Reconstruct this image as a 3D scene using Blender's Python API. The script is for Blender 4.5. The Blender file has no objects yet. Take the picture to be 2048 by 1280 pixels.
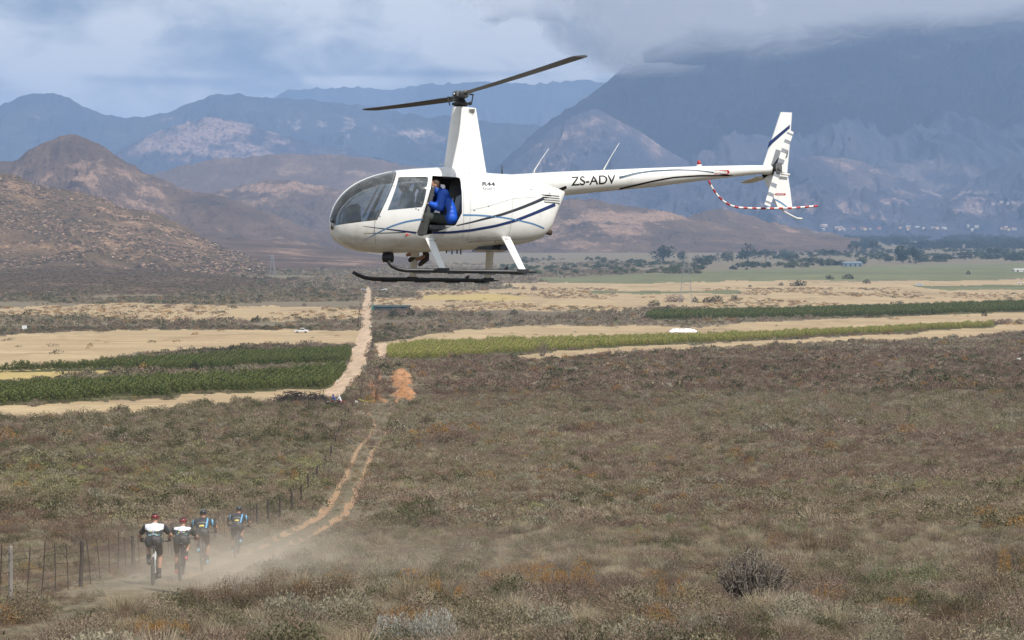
import bpy, bmesh, math, random
import numpy as np
from mathutils import Vector, Matrix, Euler
from mathutils.bvhtree import BVHTree

random.seed(7)
rng = np.random.default_rng(7)
scene = bpy.context.scene
COL = scene.collection
R = math.radians

# ------------------------------------------------------------------ camera
FPX = 3982.0                     # focal length in pixels of a 2048 px wide picture
PITCH = math.atan(190 / FPX)     # the true horizon lies at row 450 of 1280
cam_d = bpy.data.cameras.new('camera')
cam_d.sensor_width = 36.0
cam_d.lens = 36.0 * FPX / 2048
cam_d.clip_start = 0.5
cam_d.clip_end = 90000
cam = bpy.data.objects.new('camera', cam_d)
COL.objects.link(cam)
cam.location = (0, 0, 0)
cam.rotation_euler = (math.pi / 2 - PITCH, 0, 0)
scene.camera = cam

# ------------------------------------------------------------------ view, sampling
scene.render.engine = 'CYCLES'
vs = scene.view_settings
vs.view_transform = 'Standard'
vs.look = 'None'
vs.exposure = 0.25
vs.gamma = 1.0
vs.use_curve_mapping = False
cy = scene.cycles
cy.use_denoising = True
cy.max_bounces = 8
cy.diffuse_bounces = 2
cy.glossy_bounces = 3
cy.transmission_bounces = 6
cy.transparent_max_bounces = 24
cy.volume_bounces = 1
cy.volume_step_rate = 1.0
cy.volume_max_steps = 96
cy.sample_clamp_indirect = 4.0

# ------------------------------------------------------------------ sun and sky
SUN = Vector((0.42, -0.46, 0.78)).normalized()
sun_d = bpy.data.lights.new('sun', 'SUN')
sun_d.energy = 4.4
sun_d.angle = R(0.53)
sun_d.color = (1.0, 0.955, 0.89)
sun = bpy.data.objects.new('sun', sun_d)
COL.objects.link(sun)
sun.rotation_euler = SUN.to_track_quat('Z', 'Y').to_euler()
sun.location = SUN * 200


class NT:
    """small helper round a node tree"""
    def __init__(s, tree):
        s.t = tree; s.n = tree.nodes; s.l = tree.links

    def node(s, typ, **kw):
        nd = s.n.new(typ)
        for k, v in kw.items():
            setattr(nd, k, v)
        return nd

    def put(s, sock, v):
        if v is None:
            return
        if isinstance(v, bpy.types.NodeSocket):
            s.l.new(v, sock)
        else:
            if isinstance(v, (tuple, list)) and len(v) == 3 and sock.type == 'RGBA':
                v = (*v, 1)
            sock.default_value = v

    def math(s, op, a, b=None, c=None, clamp=False):
        nd = s.node('ShaderNodeMath', operation=op, use_clamp=clamp)
        s.put(nd.inputs[0], a); s.put(nd.inputs[1], b); s.put(nd.inputs[2], c)
        return nd.outputs[0]

    def vmath(s, op, a, b=None):
        nd = s.node('ShaderNodeVectorMath', operation=op)
        s.put(nd.inputs[0], a); s.put(nd.inputs[1], b)
        return nd.outputs[0]

    def mix(s, f, a, b, blend='MIX'):
        nd = s.node('ShaderNodeMix', data_type='RGBA', blend_type=blend)
        s.put(nd.inputs[0], f); s.put(nd.inputs[6], a); s.put(nd.inputs[7], b)
        return nd.outputs[2]

    def noise(s, vec, scale, detail=4, rough=0.55, dist=0.0, dim='3D'):
        nd = s.node('ShaderNodeTexNoise', noise_dimensions=dim)
        s.put(nd.inputs['Vector'], vec)
        nd.inputs['Scale'].default_value = scale
        nd.inputs['Detail'].default_value = detail
        nd.inputs['Roughness'].default_value = rough
        nd.inputs['Distortion'].default_value = dist
        return nd.outputs[0]

    def vor(s, vec, scale, feature='F1', out=0, rnd=1.0):
        nd = s.node('ShaderNodeTexVoronoi', feature=feature)
        s.put(nd.inputs['Vector'], vec)
        nd.inputs['Scale'].default_value = scale
        nd.inputs['Randomness'].default_value = rnd
        return nd.outputs[out]

    def ramp(s, f, stops, interp='LINEAR'):
        nd = s.node('ShaderNodeValToRGB')
        cr = nd.color_ramp
        cr.interpolation = interp
        while len(cr.elements) < len(stops):
            cr.elements.new(0.5)
        for e, (p, c) in zip(cr.elements, stops):
            e.position = p
            e.color = (*c, 1) if len(c) == 3 else c
        s.put(nd.inputs[0], f)
        return nd.outputs[0]

    def rng(s, f, a, b, c=0.0, d=1.0, smooth=True):
        nd = s.node('ShaderNodeMapRange', interpolation_type='SMOOTHSTEP' if smooth else 'LINEAR')
        s.put(nd.inputs[0], f)
        for i, v in enumerate((a, b, c, d)):
            nd.inputs[i + 1].default_value = v
        return nd.outputs[0]

    def scalevec(s, vec, sc, loc=(0, 0, 0)):
        nd = s.node('ShaderNodeMapping')
        s.put(nd.inputs['Vector'], vec)
        nd.inputs['Scale'].default_value = sc
        nd.inputs['Location'].default_value = loc
        return nd.outputs[0]


world = bpy.data.worlds.new('World')
scene.world = world
world.use_nodes = True
W = NT(world.node_tree)
W.n.clear()
sky = W.node('ShaderNodeTexSky', sky_type='NISHITA')
sky.sun_disc = False
sky.sun_elevation = math.asin(SUN.z)
sky.sun_rotation = math.atan2(SUN.x, SUN.y)
sky.air_density = 1.0
sky.dust_density = 1.5
tc = W.node('ShaderNodeTexCoord')
sep = W.node('ShaderNodeSeparateXYZ')
W.l.new(tc.outputs['Generated'], sep.inputs[0])
dx, dy, dz = sep.outputs
el = W.math('ARCSINE', dz)                       # elevation and azimuth in radians
az = W.math('ARCTAN2', dx, dy)
# cloud coordinates: a layer seen at a low angle is drawn out sideways near the horizon
cmb = W.node('ShaderNodeCombineXYZ')
W.put(cmb.inputs[0], az); W.put(cmb.inputs[1], W.math('MULTIPLY', el, 2.1))
cv = cmb.outputs[0]
n1 = W.noise(cv, 9.0, 7, 0.52, 0.35)
n2 = W.noise(W.vmath('ADD', cv, (3.1, 1.7, 0)), 26.0, 6, 0.58, 0.5)
n3 = W.noise(W.vmath('ADD', cv, (8.1, 4.2, 0)), 3.2, 3, 0.5, 0.0)


def blob(u, v, su, sv):
    """a soft cloud mass towards one direction (azimuth, elevation)"""
    a0 = math.atan((u - 1024) / FPX); e0 = math.atan((450 - v) / FPX)
    a = W.math('DIVIDE', W.math('SUBTRACT', az, a0), su / FPX)
    e = W.math('DIVIDE', W.math('SUBTRACT', el, e0), sv / FPX)
    q = W.math('ADD', W.math('MULTIPLY', a, a), W.math('MULTIPLY', e, e))
    return W.math('EXPONENT', W.math('MULTIPLY', q, -1.0))


acc = W.math('ADD', W.math('MULTIPLY', n1, 1.05), W.math('MULTIPLY', n2, 0.52))
acc = W.math('ADD', W.math('ADD', acc, W.math('MULTIPLY', n3, 0.25)), -0.325)
for u, v, su, sv, k in CLOUDS if 'CLOUDS' in globals() else [
        (260, 95, 80, 55, .17), (110, 150, 140, 26, .15), (900, 60, 200, 30, .06), (600, 10, 150, 40, .12), (760, 110, 200, 40, .05), (1080, 75, 230, 60, .17), (1180, 140, 120, 18, .15),
        (420, 155, 60, 9, .10), (660, 158, 200, 9, .07), (300, 205, 150, 22, .06), (700, 170, 260, 10, .10),
        (1200, 150, 60, 10, .12),
        (330, 168, 200, 10, -.15), (170, 160, 40, 12, -.10), (860, 150, 260, 8, -.12), (1030, 148, 200, 7, -.06),
        (30, 30, 140, 40, -.05), (420, 95, 130, 26, -.10), (1500, 40, 500, 60, -.03)]:
    acc = W.math('ADD', acc, W.math('MULTIPLY', blob(u, v, su, sv), k))
n4 = W.noise(W.vmath('ADD', cv, (1.1, 9.2, 0)), 75.0, 5, 0.62, 0.6)
acc = W.math('ADD', acc, W.math('MULTIPLY', W.math('SUBTRACT', n4, 0.5), 0.16))
cloud_col = W.ramp(acc, [(0.38, (0.225, 0.28, 0.345)), (0.47, (0.33, 0.375, 0.42)), (0.555, (0.46, 0.495, 0.52)), (0.64, (0.63, 0.645, 0.64)), (0.73, (0.78, 0.775, 0.755))])
STR = 0.1
cloud_scaled = W.mix(1.0, cloud_col, (1 / STR, 1 / STR, 1 / STR), 'MULTIPLY')
cover = W.rng(acc, 0.30, 0.42, 0.92, 1.0)
skycol = W.mix(cover, sky.outputs[0], cloud_scaled)
bg = W.node('ShaderNodeBackground')
bg.inputs['Strength'].default_value = STR
W.l.new(skycol, bg.inputs['Color'])
wo = W.node('ShaderNodeOutputWorld')
W.l.new(bg.outputs[0], wo.inputs['Surface'])
world.cycles.sampling_method = 'MANUAL'
world.cycles.sample_map_resolution = 512


# ------------------------------------------------------------------ object helpers
def tag(o, label=None, cat=None, group=None, kind=None):
    if label: o['label'] = label
    if cat: o['category'] = cat
    if group: o['group'] = group
    if kind: o['kind'] = kind
    return o


def link(name, mesh, mats=None, parent=None):
    o = bpy.data.objects.new(name, mesh)
    COL.objects.link(o)
    if mats is not None:
        for m in (mats if isinstance(mats, (list, tuple)) else [mats]):
            mesh.materials.append(m)
    if parent is not None:
        o.parent = parent
    return o


def empty(name, loc=(0, 0, 0), rz=0.0):
    o = bpy.data.objects.new(name, None)
    COL.objects.link(o)
    o.location = loc
    o.rotation_euler = (0, 0, rz)
    return o


def copy_tree(o, parent=None):
    c = o.copy()
    COL.objects.link(c)
    c.parent = parent
    for ch in list(o.children):
        copy_tree(ch, c)
    return c


def np_mesh(name, verts, faces, smooth=False):
    """fast mesh from numpy arrays; faces (n, k)"""
    me = bpy.data.meshes.new(name)
    verts = np.asarray(verts, dtype=np.float32)
    faces = np.asarray(faces, dtype=np.int32)
    n, k = faces.shape
    me.vertices.add(len(verts)); me.vertices.foreach_set('co', verts.ravel())
    me.loops.add(n * k); me.loops.foreach_set('vertex_index', faces.ravel())
    me.polygons.add(n)
    me.polygons.foreach_set('loop_start', np.arange(0, n * k, k, dtype=np.int32))
    me.polygons.foreach_set('loop_total', np.full(n, k, dtype=np.int32))
    me.polygons.foreach_set('use_smooth', np.full(n, smooth, dtype=bool))
    me.update(calc_edges=True)
    return me


def fattr(me, name, arr):
    a = me.attributes.new(name, 'FLOAT', 'POINT')
    a.data.foreach_set('value', np.asarray(arr, dtype=np.float32).ravel())


class MB:
    """mesh builder: collects verts and faces"""
    def __init__(s): s.v = []; s.f = []; s.m = []

    def add(s, vs_, fs, m=0):
        k = len(s.v)
        s.v.extend([tuple(p) for p in vs_])
        s.f.extend([tuple(i + k for i in f) for f in fs])
        s.m.extend([m] * len(fs))

    def box(s, x0, x1, y0, y1, z0, z1, m=0, M=None):
        c = [(x, y, z) for x in (x0, x1) for y in (y0, y1) for z in (z0, z1)]
        if M is not None: c = [M @ Vector(p) for p in c]
        s.add(c, [(0, 1, 3, 2), (4, 6, 7, 5), (0, 4, 5, 1), (2, 3, 7, 6), (0, 2, 6, 4), (1, 5, 7, 3)], m)

    def tube(s, pts, r, n=8, m=0, caps=True, flat=1.0):
        """a tube along pts with radius r (number or list); flat squeezes the second axis"""
        pts = [Vector(p) for p in pts]
        rs = r if isinstance(r, (list, tuple)) else [r] * len(pts)
        up = Vector((0, 0, 1))
        rings = []
        prev = None
        for i, p in enumerate(pts):
            t = (pts[min(i + 1, len(pts) - 1)] - pts[max(i - 1, 0)])
            if t.length < 1e-9: t = Vector((0, 0, 1))
            t.normalize()
            if prev is None:
                a = t.cross(up if abs(t.z) < 0.95 else Vector((1, 0, 0))).normalized()
            else:
                a = (prev - t * prev.dot(t)).normalized()
            prev = a
            b = t.cross(a)
            rings.append([p + (a * math.cos(2 * math.pi * k / n) + b * (flat * math.sin(2 * math.pi * k / n))) * rs[i] for k in range(n)])
        vs_ = [q for ring in rings for q in ring]
        fs = []
        for i in range(len(rings) - 1):
            for k in range(n):
                fs.append((i * n + k, i * n + (k + 1) % n, (i + 1) * n + (k + 1) % n, (i + 1) * n + k))
        if caps:
            fs.append(tuple(range(n))[::-1])
            fs.append(tuple((len(rings) - 1) * n + k for k in range(n)))
        s.add(vs_, fs, m)

    def ball(s, c, rx, ry=None, rz=None, nu=12, nv=8, m=0, M=None):
        ry = rx if ry is None else ry; rz = rx if rz is None else rz
        vs_ = [Vector((0, 0, rz))]
        for i in range(1, nv):
            th = math.pi * i / nv
            for k in range(nu):
                ph = 2 * math.pi * k / nu
                vs_.append(Vector((rx * math.sin(th) * math.cos(ph), ry * math.sin(th) * math.sin(ph), rz * math.cos(th))))
        vs_.append(Vector((0, 0, -rz)))
        if M is not None: vs_ = [M @ q for q in vs_]
        c = Vector(c)
        vs_ = [q + c for q in vs_]
        fs = [(0, 1 + k, 1 + (k + 1) % nu) for k in range(nu)]
        for i in range(nv - 2):
            for k in range(nu):
                a = 1 + i * nu
                fs.append((a + k, a + nu + k, a + nu + (k + 1) % nu, a + (k + 1) % nu))
        e = len(vs_) - 1; a = 1 + (nv - 2) * nu
        fs += [(a + k, e, a + (k + 1) % nu) for k in range(nu)]
        s.add(vs_, fs, m)

    def torus(s, c, Rr, r, axis='x', n=32, k=8, m=0, flat=1.0):
        vs_ = []
        for i in range(n):
            a = 2 * math.pi * i / n
            for j in range(k):
                b = 2 * math.pi * j / k
                rr = Rr + r * math.cos(b); h = r * flat * math.sin(b)
                p = (h, rr * math.cos(a), rr * math.sin(a)) if axis == 'x' else ((rr * math.cos(a), h, rr * math.sin(a)) if axis == 'y' else (rr * math.cos(a), rr * math.sin(a), h))
                vs_.append(Vector(p) + Vector(c))
        fs = [(i * k + j, i * k + (j + 1) % k, ((i + 1) % n) * k + (j + 1) % k, ((i + 1) % n) * k + j) for i in range(n) for j in range(k)]
        s.add(vs_, fs, m)

    def prism(s, poly, axis, a0, a1, m=0):
        """poly of 2-D points extruded along an axis: 'y' uses (x, z), 'x' uses (y, z), 'z' uses (x, y)"""
        def P(p, t):
            return (p[0], t, p[1]) if axis == 'y' else ((t, p[0], p[1]) if axis == 'x' else (p[0], p[1], t))
        n = len(poly)
        vs_ = [P(p, a0) for p in poly] + [P(p, a1) for p in poly]
        fs = [tuple(range(n)), tuple(range(2 * n - 1, n - 1, -1))]
        fs += [(i, i + n, (i + 1) % n + n, (i + 1) % n) for i in range(n)]
        s.add(vs_, fs, m)

    def mesh(s, name, smooth=False, fix=True):
        me = bpy.data.meshes.new(name)
        me.from_pydata([tuple(p) for p in s.v], [], s.f)
        me.polygons.foreach_set('material_index', s.m)
        if fix:
            bm = bmesh.new(); bm.from_mesh(me)
            bmesh.ops.recalc_face_normals(bm, faces=bm.faces)
            bm.to_mesh(me); bm.free()
        if smooth:
            me.polygons.foreach_set('use_smooth', [True] * len(me.polygons))
        me.update()
        return me

    def obj(s, name, mats, parent=None, smooth=False, fix=True):
        return link(name, s.mesh(name, smooth, fix), mats, parent)


def smooth_angle(me, deg=35):
    me.polygons.foreach_set('use_smooth', [True] * len(me.polygons))
    bm = bmesh.new(); bm.from_mesh(me)
    for e in bm.edges:
        e.smooth = not (len(e.link_faces) == 2 and e.calc_face_angle(0) > R(deg))
    bm.to_mesh(me); bm.free()


# ------------------------------------------------------------------ value noise in numpy
def _h(ix, iy, seed):
    n = (ix.astype(np.int64) * 374761393 + iy.astype(np.int64) * 668265263 + seed * 1442695041) & 0x7fffffff
    n = ((n ^ (n >> 13)) * 1274126177) & 0x7fffffff
    n = (n ^ (n >> 16))
    return (n & 0xffff) / 65535.0


def vn(x, y, seed=0):
    x = np.asarray(x, float); y = np.asarray(y, float)
    ix = np.floor(x); iy = np.floor(y); fx = x - ix; fy = y - iy
    fx = fx * fx * fx * (fx * (fx * 6 - 15) + 10); fy = fy * fy * fy * (fy * (fy * 6 - 15) + 10)
    a = _h(ix, iy, seed); b = _h(ix + 1, iy, seed); c = _h(ix, iy + 1, seed); d = _h(ix + 1, iy + 1, seed)
    return (a * (1 - fx) + b * fx) * (1 - fy) + (c * (1 - fx) + d * fx) * fy


def fbm(x, y, oct=5, seed=0, gain=0.5, lac=2.03):
    s = 0.0; a = 1.0; t = 0.0
    for i in range(oct):
        s = s + a * vn(x, y, seed + i * 17); t += a
        a *= gain; x = x * lac + 13.7; y = y * lac + 7.3
    return s / t


def ridged(x, y, oct=5, seed=0, gain=0.5):
    s = 0.0; a = 1.0; t = 0.0
    for i in range(oct):
        s = s + a * (1 - np.abs(2 * vn(x, y, seed + i * 31) - 1)); t += a
        a *= gain; x = x * 2.07 + 3.7; y = y * 2.07 + 9.3
    return s / t


# ------------------------------------------------------------------ picture geometry (measuring only)
CP, SP = math.cos(PITCH), math.sin(PITCH)


def ray(u, v):
    """world direction of a pixel of the 2048 x 1280 picture, scaled to y = 1"""
    sx = (u - 1024) / FPX; sy = -(v - 640) / FPX
    y = CP + sy * SP
    return sx / y, 1.0, (sy * CP - SP) / y


def at(u, v, d):
    r = ray(u, v)
    return Vector((r[0] * d, d, r[2] * d))


def to_px(x, y, z):
    """world point(s) to pixel"""
    cyy = y * CP - z * SP          # depth along the view axis
    cz = y * SP + z * CP
    return 1024 + FPX * x / cyy, 640 - FPX * cz / cyy


# ------------------------------------------------------------------ plain materials
def mat(name, col, rough=0.6, metal=0.0, spec=0.5, nscale=0.0, namp=0.15, bump=0.0, coat=0.0, coords='Object', dirt=None):
    m = bpy.data.materials.new(name)
    m.use_nodes = True
    N = NT(m.node_tree)
    b = N.n['Principled BSDF']
    b.inputs['Roughness'].default_value = rough
    b.inputs['Metallic'].default_value = metal
    b.inputs['Specular IOR Level'].default_value = spec
    b.inputs['Coat Weight'].default_value = coat
    b.inputs['Base Color'].default_value = (*col, 1)
    if nscale:
        t = N.node('ShaderNodeTexCoord')
        n = N.noise(t.outputs[coords], nscale, 5, 0.6)
        dark = tuple(c * (1 - namp) for c in col); lite = tuple(min(1, c * (1 + namp)) for c in col)
        c = N.ramp(n, [(0.3, dark), (0.7, lite)])
        if dirt:
            n4 = N.noise(t.outputs[coords], nscale * 3.3, 6, 0.7)
            c = N.mix(N.rng(n4, 0.52, 0.72, 0, dirt[1]), c, dirt[0])
        N.l.new(c, b.inputs['Base Color'])
        if bump:
            bp = N.node('ShaderNodeBump')
            bp.inputs['Strength'].default_value = bump
            bp.inputs['Distance'].default_value = 0.02
            N.l.new(N.noise(t.outputs[coords], nscale * 4, 4), bp.inputs['Height'])
            N.l.new(bp.outputs[0], b.inputs['Normal'])
    return m

# ================================================================== TERRAIN
_pd = np.array([0, 10, 20, 28, 35, 48, 60, 72, 92, 120, 160, 220, 300, 400, 550, 711, 1085, 1490, 2000, 2800, 4000, 6000, 9000, 14000, 30000.])
_pz = np.array([-1.7, -3.2, -4.7, -5.9, -6.9, -8.65, -10.25, -11.75, -13.9, -16.4, -19.3, -22.9, -26.8, -31.0, -35.5, -38.2, -43, -47.5, -51.5, -56, -57, -52, -42, -40, -40.])
_lx = np.log(_pd + 25.0)
_gx = np.linspace(_lx[0], _lx[-1], 4000)
_gz = np.interp(_gx, _lx, _pz)
_k = np.exp(-0.5 * (np.arange(-90, 91) / 38.0) ** 2); _k /= _k.sum()
_gz = np.convolve(np.pad(_gz, 90, mode='edge'), _k, mode='valid')


def zbase(d):
    return np.interp(np.log(np.maximum(d, 0) + 25.0), _gx, _gz)


def zg(x, y):
    """ground height"""
    x = np.asarray(x, float); y = np.asarray(y, float)
    d = np.maximum(y, 0)
    amp = np.interp(d, [0, 30, 100, 300, 1000, 4000], [0.08, 0.12, 0.25, 0.8, 1.2, 3.0])
    lam = np.interp(d, [0, 30, 100, 300, 1000, 4000], [9, 9, 9, 9, 9, 9])
    n = (fbm(x / 14, y / 14, 3, 5) - 0.5) * np.minimum(amp, 0.45) + (fbm(x / 90, y / 90, 3, 9) - 0.5) * amp * 0.9
    return zbase(d) + n


_vd = np.concatenate([np.linspace(1, 100, 800), np.geomspace(100.5, 14000, 3000)])
_vv = to_px(0.0, _vd, zbase(_vd))[1]


def d_of_v(v):
    """distance of the ground seen at a picture row"""
    return np.interp(-np.asarray(v, float), -_vv[::1][np.argsort(-_vv)], _vd[np.argsort(-_vv)])


def G(u, v):
    d = float(d_of_v(v))
    x = ray(u, v)[0] * d
    return Vector((x, d, float(zg(x, d))))


def inpoly(u, v, poly):
    u = np.asarray(u); v = np.asarray(v)
    c = np.zeros(u.shape, bool)
    n = len(poly)
    for i in range(n):
        x0, y0 = poly[i]; x1, y1 = poly[(i + 1) % n]
        if y0 == y1: continue
        t = (v > min(y0, y1)) & (v <= max(y0, y1))
        xi = x0 + (v - y0) * (x1 - x0) / (y1 - y0)
        c ^= t & (u < xi)
    return c


def band(u, v, pts):
    """inside a strip given by (u, v, half width) points, ordered by falling v"""
    p = np.array(sorted(pts, key=lambda q: q[1]))
    c = np.interp(v, p[:, 1], p[:, 0]); w = np.interp(v, p[:, 1], p[:, 2])
    return (v >= p[0, 1]) & (v <= p[-1, 1]) & (np.abs(u - c) < w)


ROAD = [(735, 574, 2), (737, 584, 6), (734, 610, 8.5), (732, 640, 9), (731, 662, 11), (729, 684, 16), (718, 704, 18), (716, 728, 18),
        (703, 748, 18), (688, 764, 17), (673, 780, 22), (664, 797, 14)]
RUT_L = [(728, 806, 2), (731, 822, 2), (752, 846, 3), (738, 872, 3), (716, 898, 4.5), (702, 925, 5), (690, 955, 6), (672, 990, 7.5), (640, 1030, 9), (600, 1052, 11), (545, 1080, 12),
         (490, 1104, 13), (440, 1124, 14), (400, 1140, 15), (355, 1156, 16), (305, 1172, 17), (220, 1203, 20), (100, 1246, 24), (-60, 1300, 30)]
RUT_R = [(779, 860, 3), (762, 880, 3), (746, 905, 4.5), (733, 935, 5), (722, 965, 6), (706, 1000, 7.5), (690, 1025, 9), (640, 1058, 10), (590, 1082, 11), (530, 1112, 12), (470, 1138, 14), (400, 1168, 15), (330, 1196, 17), (230, 1236, 20), (100, 1286, 24), (-40, 1340, 30)]
SPUR = [(760, 690, 14), (766, 706, 11), (760, 722, 8)]
PALE = [
    [(1726, 559), (1737, 546), (1742, 535), (1758, 534), (1753, 546), (1744, 559)],   # stubble and bare pale fields
    [(-400, 677), (0, 672), (60, 666), (300, 660), (590, 660), (724, 662), (716, 690), (560, 690), (300, 706), (200, 724), (0, 740), (-400, 752)],
    [(-400, 836), (0, 812), (280, 798), (560, 780), (650, 778), (672, 800), (560, 803), (420, 806), (300, 822), (0, 836), (-400, 846)],
    [(742, 690), (850, 672), (930, 658), (1060, 650), (1300, 652), (1400, 655), (1500, 646), (2048, 622), (2600, 610), (2600, 640), (2048, 640), (1900, 650), (1550, 668), (1300, 674), (950, 682), (800, 694), (772, 700)],
    [(1000, 712), (1200, 696), (1500, 684), (1800, 668), (2000, 650), (2048, 640), (2600, 618), (2600, 650), (2048, 664), (1900, 676), (1700, 684), (1500, 694), (1200, 708), (1060, 718)],
    [(-400, 622), (0, 616), (250, 606), (560, 612), (726, 618), (722, 636), (560, 642), (300, 640), (120, 632), (-400, 636)],
    [(748, 594), (1290, 600), (1330, 612), (1230, 625), (1100, 622), (820, 622), (742, 622)],
    [(830, 582), (1200, 574), (1900, 560), (2600, 556), (2600, 600), (2048, 602), (1700, 610), (1400, 618), (1150, 606), (860, 604)],
    [(1000, 566), (1350, 562), (1700, 556), (1720, 562), (1400, 572), (1050, 580)],
]
STRAW = [[(-400, 748), (0, 742), (180, 736), (278, 738), (150, 752), (0, 764), (-400, 770)],
         [(840, 590), (1000, 588), (1080, 596), (980, 604), (850, 600)]]
VINES_DARK = [
    [(-400, 800), (0, 781), (273, 768), (444, 759), (581, 752), (660, 744), (708, 741), (714, 745), (692, 758), (672, 769), (645, 779), (420, 787), (200, 801), (0, 811), (-400, 829)],
    [(-400, 752), (0, 745), (102, 740), (342, 725), (512, 713), (700, 703), (704, 710), (692, 729), (600, 731), (480, 735), (350, 745), (240, 742), (60, 745), (-400, 757)],
]
VINES_LIGHT = [[(776, 723), (778, 700), (850, 692), (1100, 685), (1400, 676), (1700, 663), (1990, 650), (1980, 655), (1750, 668), (1500, 681), (1250, 694), (1050, 706), (900, 716), (820, 722)]]
VINES_FAR = [[(1294, 634), (1310, 630), (1600, 624), (2048, 608), (2600, 598), (2600, 612), (2048, 624), (1700, 635), (1400, 641), (1296, 641)]]
GREEN_FAR = [[(1060, 558), (1300, 546), (1700, 532), (2600, 516), (2600, 548), (1900, 560), (1500, 562), (1250, 566), (1100, 564)],
             [(1180, 582), (1480, 582), (1480, 587), (1180, 588)], [(1820, 572), (2600, 560), (2600, 578), (1900, 580)]]
ORANGE = [[(783, 745), (806, 742), (822, 758), (822, 772), (836, 802), (812, 812), (774, 810), (788, 785), (778, 764)],
          [(738, 752), (758, 750), (757, 775), (768, 808), (734, 809), (739, 782)]]
DARKBAND = [[(745, 625), (1000, 622), (1240, 630), (1300, 645), (1100, 650), (940, 655), (860, 668), (750, 686)]]

CLASSES = ['ground', 'dirt_road', 'stubble_field', 'straw_field', 'vineyard_ground', 'far_green_field', 'orange_earth', 'footpath']


def cover(u, v):
    """land cover class at a ground point whose undisturbed picture position is (u, v)"""
    s = np.interp(v, [480, 560, 700, 830, 1000], [0.4, 1.0, 2.0, 3.5, 5])
    uu = u + (fbm(u / 30, v / 9, 3, 40) - 0.5) * 10 * s
    vv = v + (fbm(u / 34 + 50, v / 10, 4, 41) - 0.5) * 4.5 * s
    c = np.zeros(np.shape(u), np.int8)
    for p in PALE: c[inpoly(uu, vv, p)] = 2
    for p in STRAW: c[inpoly(uu, vv, p)] = 3
    for p in GREEN_FAR: c[inpoly(uu, vv, p)] = 5
    for p in VINES_DARK + VINES_LIGHT + VINES_FAR: c[inpoly(uu, v + (vv - v) * .4, p)] = 4
    for p in ORANGE: c[inpoly(uu, vv, p)] = 6
    c[band(u + (uu - u) * .25, vv, ROAD)] = 1
    c[band(u + (uu - u) * .25, vv, SPUR)] = 1
    nz = fbm(u / 16, v / 7, 3, 77)
    for r_ in (RUT_L, RUT_R):
        c[band(u + (uu - u) * .25, v, r_) & (nz > 0.30 + np.clip((v - 1060) / 300, 0, 1)) & (v < 1165)] = 7
    return c


def grid_faces(nr, nc):
    i = np.arange((nr - 1) * (nc - 1)); r_ = i // (nc - 1); c_ = i % (nc - 1)
    a = r_ * nc + c_
    return np.stack([a, a + 1, a + nc + 1, a + nc], 1)


# ---- ground materials: colour, fine grain and relief; the veld colour includes a cloud-shaded band
def ground_mat(name, cols, scales, bump=0.3, extra=None, stretch=None):
    m = bpy.data.materials.new(name); m.use_nodes = True
    N = NT(m.node_tree); b = N.n['Principled BSDF']
    b.inputs['Roughness'].default_value = 0.95
    b.inputs['Specular IOR Level'].default_value = 0.15
    g = N.node('ShaderNodeNewGeometry').outputs['Position']
    if stretch: gs = N.scalevec(g, stretch)
    else: gs = g
    a = N.noise(gs, scales[0], 6, 0.62)
    c = N.ramp(a, [(0.30, cols[0]), (0.5, cols[1]), (0.70, cols[2])])
    b2 = N.noise(g, scales[1], 5, 0.65)
    c = N.mix(N.rng(b2, 0.35, 0.7, 0, 0.8), c, cols[3])
    if extra:
        c = extra(N, g, c)
    N.l.new(c, b.inputs['Base Color'])
    if bump:
        bp = N.node('ShaderNodeBump'); bp.inputs['Strength'].default_value = bump; bp.inputs['Distance'].default_value = 0.3
        N.l.new(b2, bp.inputs['Height']); N.l.new(bp.outputs[0], b.inputs['Normal'])
    return m


def zone_extra(N, g, c):
    """broad colour zones of the veld, cloud shade over one band put into colour, and the dark speckle of low plants too small to build"""
    zn = N.node('ShaderNodeAttribute', attribute_name='zone').outputs['Fac']
    c = N.mix(zn, c, (0.115, 0.085, 0.058))
    v2 = N.noise(g, 0.55, 4, 0.7)
    sp = N.rng(v2, 0.50, 0.64, 0, 0.6)
    return N.mix(sp, c, (0.085, 0.078, 0.05))


M_veld = ground_mat('veld_soil', [(0.155, 0.125, 0.085), (0.20, 0.16, 0.108), (0.25, 0.19, 0.125), (0.14, 0.125, 0.08)], (0.06, 1.1), 0.4, zone_extra)


def field_lines(N, g, c):
    w = N.node('ShaderNodeTexNoise'); N.put(w.inputs['Vector'], N.scalevec(g, (0.02, 0.32, 1))); w.inputs['Scale'].default_value = 1.0; w.inputs['Detail'].default_value = 5
    c = N.mix(N.rng(w.outputs[0], 0.40, 0.66, 0, 0.8), c, (0.29, 0.205, 0.125))
    p2 = N.noise(N.scalevec(g, (1, .35, 1)), 0.035, 6, 0.68, 0.5)
    c = N.mix(N.rng(p2, 0.50, 0.68, 0, 0.7), c, (0.24, 0.175, 0.10))
    p3 = N.noise(g, 0.35, 4, 0.75)
    return N.mix(N.rng(p3, 0.60, 0.68, 0, 0.6), c, (0.13, 0.11, 0.065))


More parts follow.
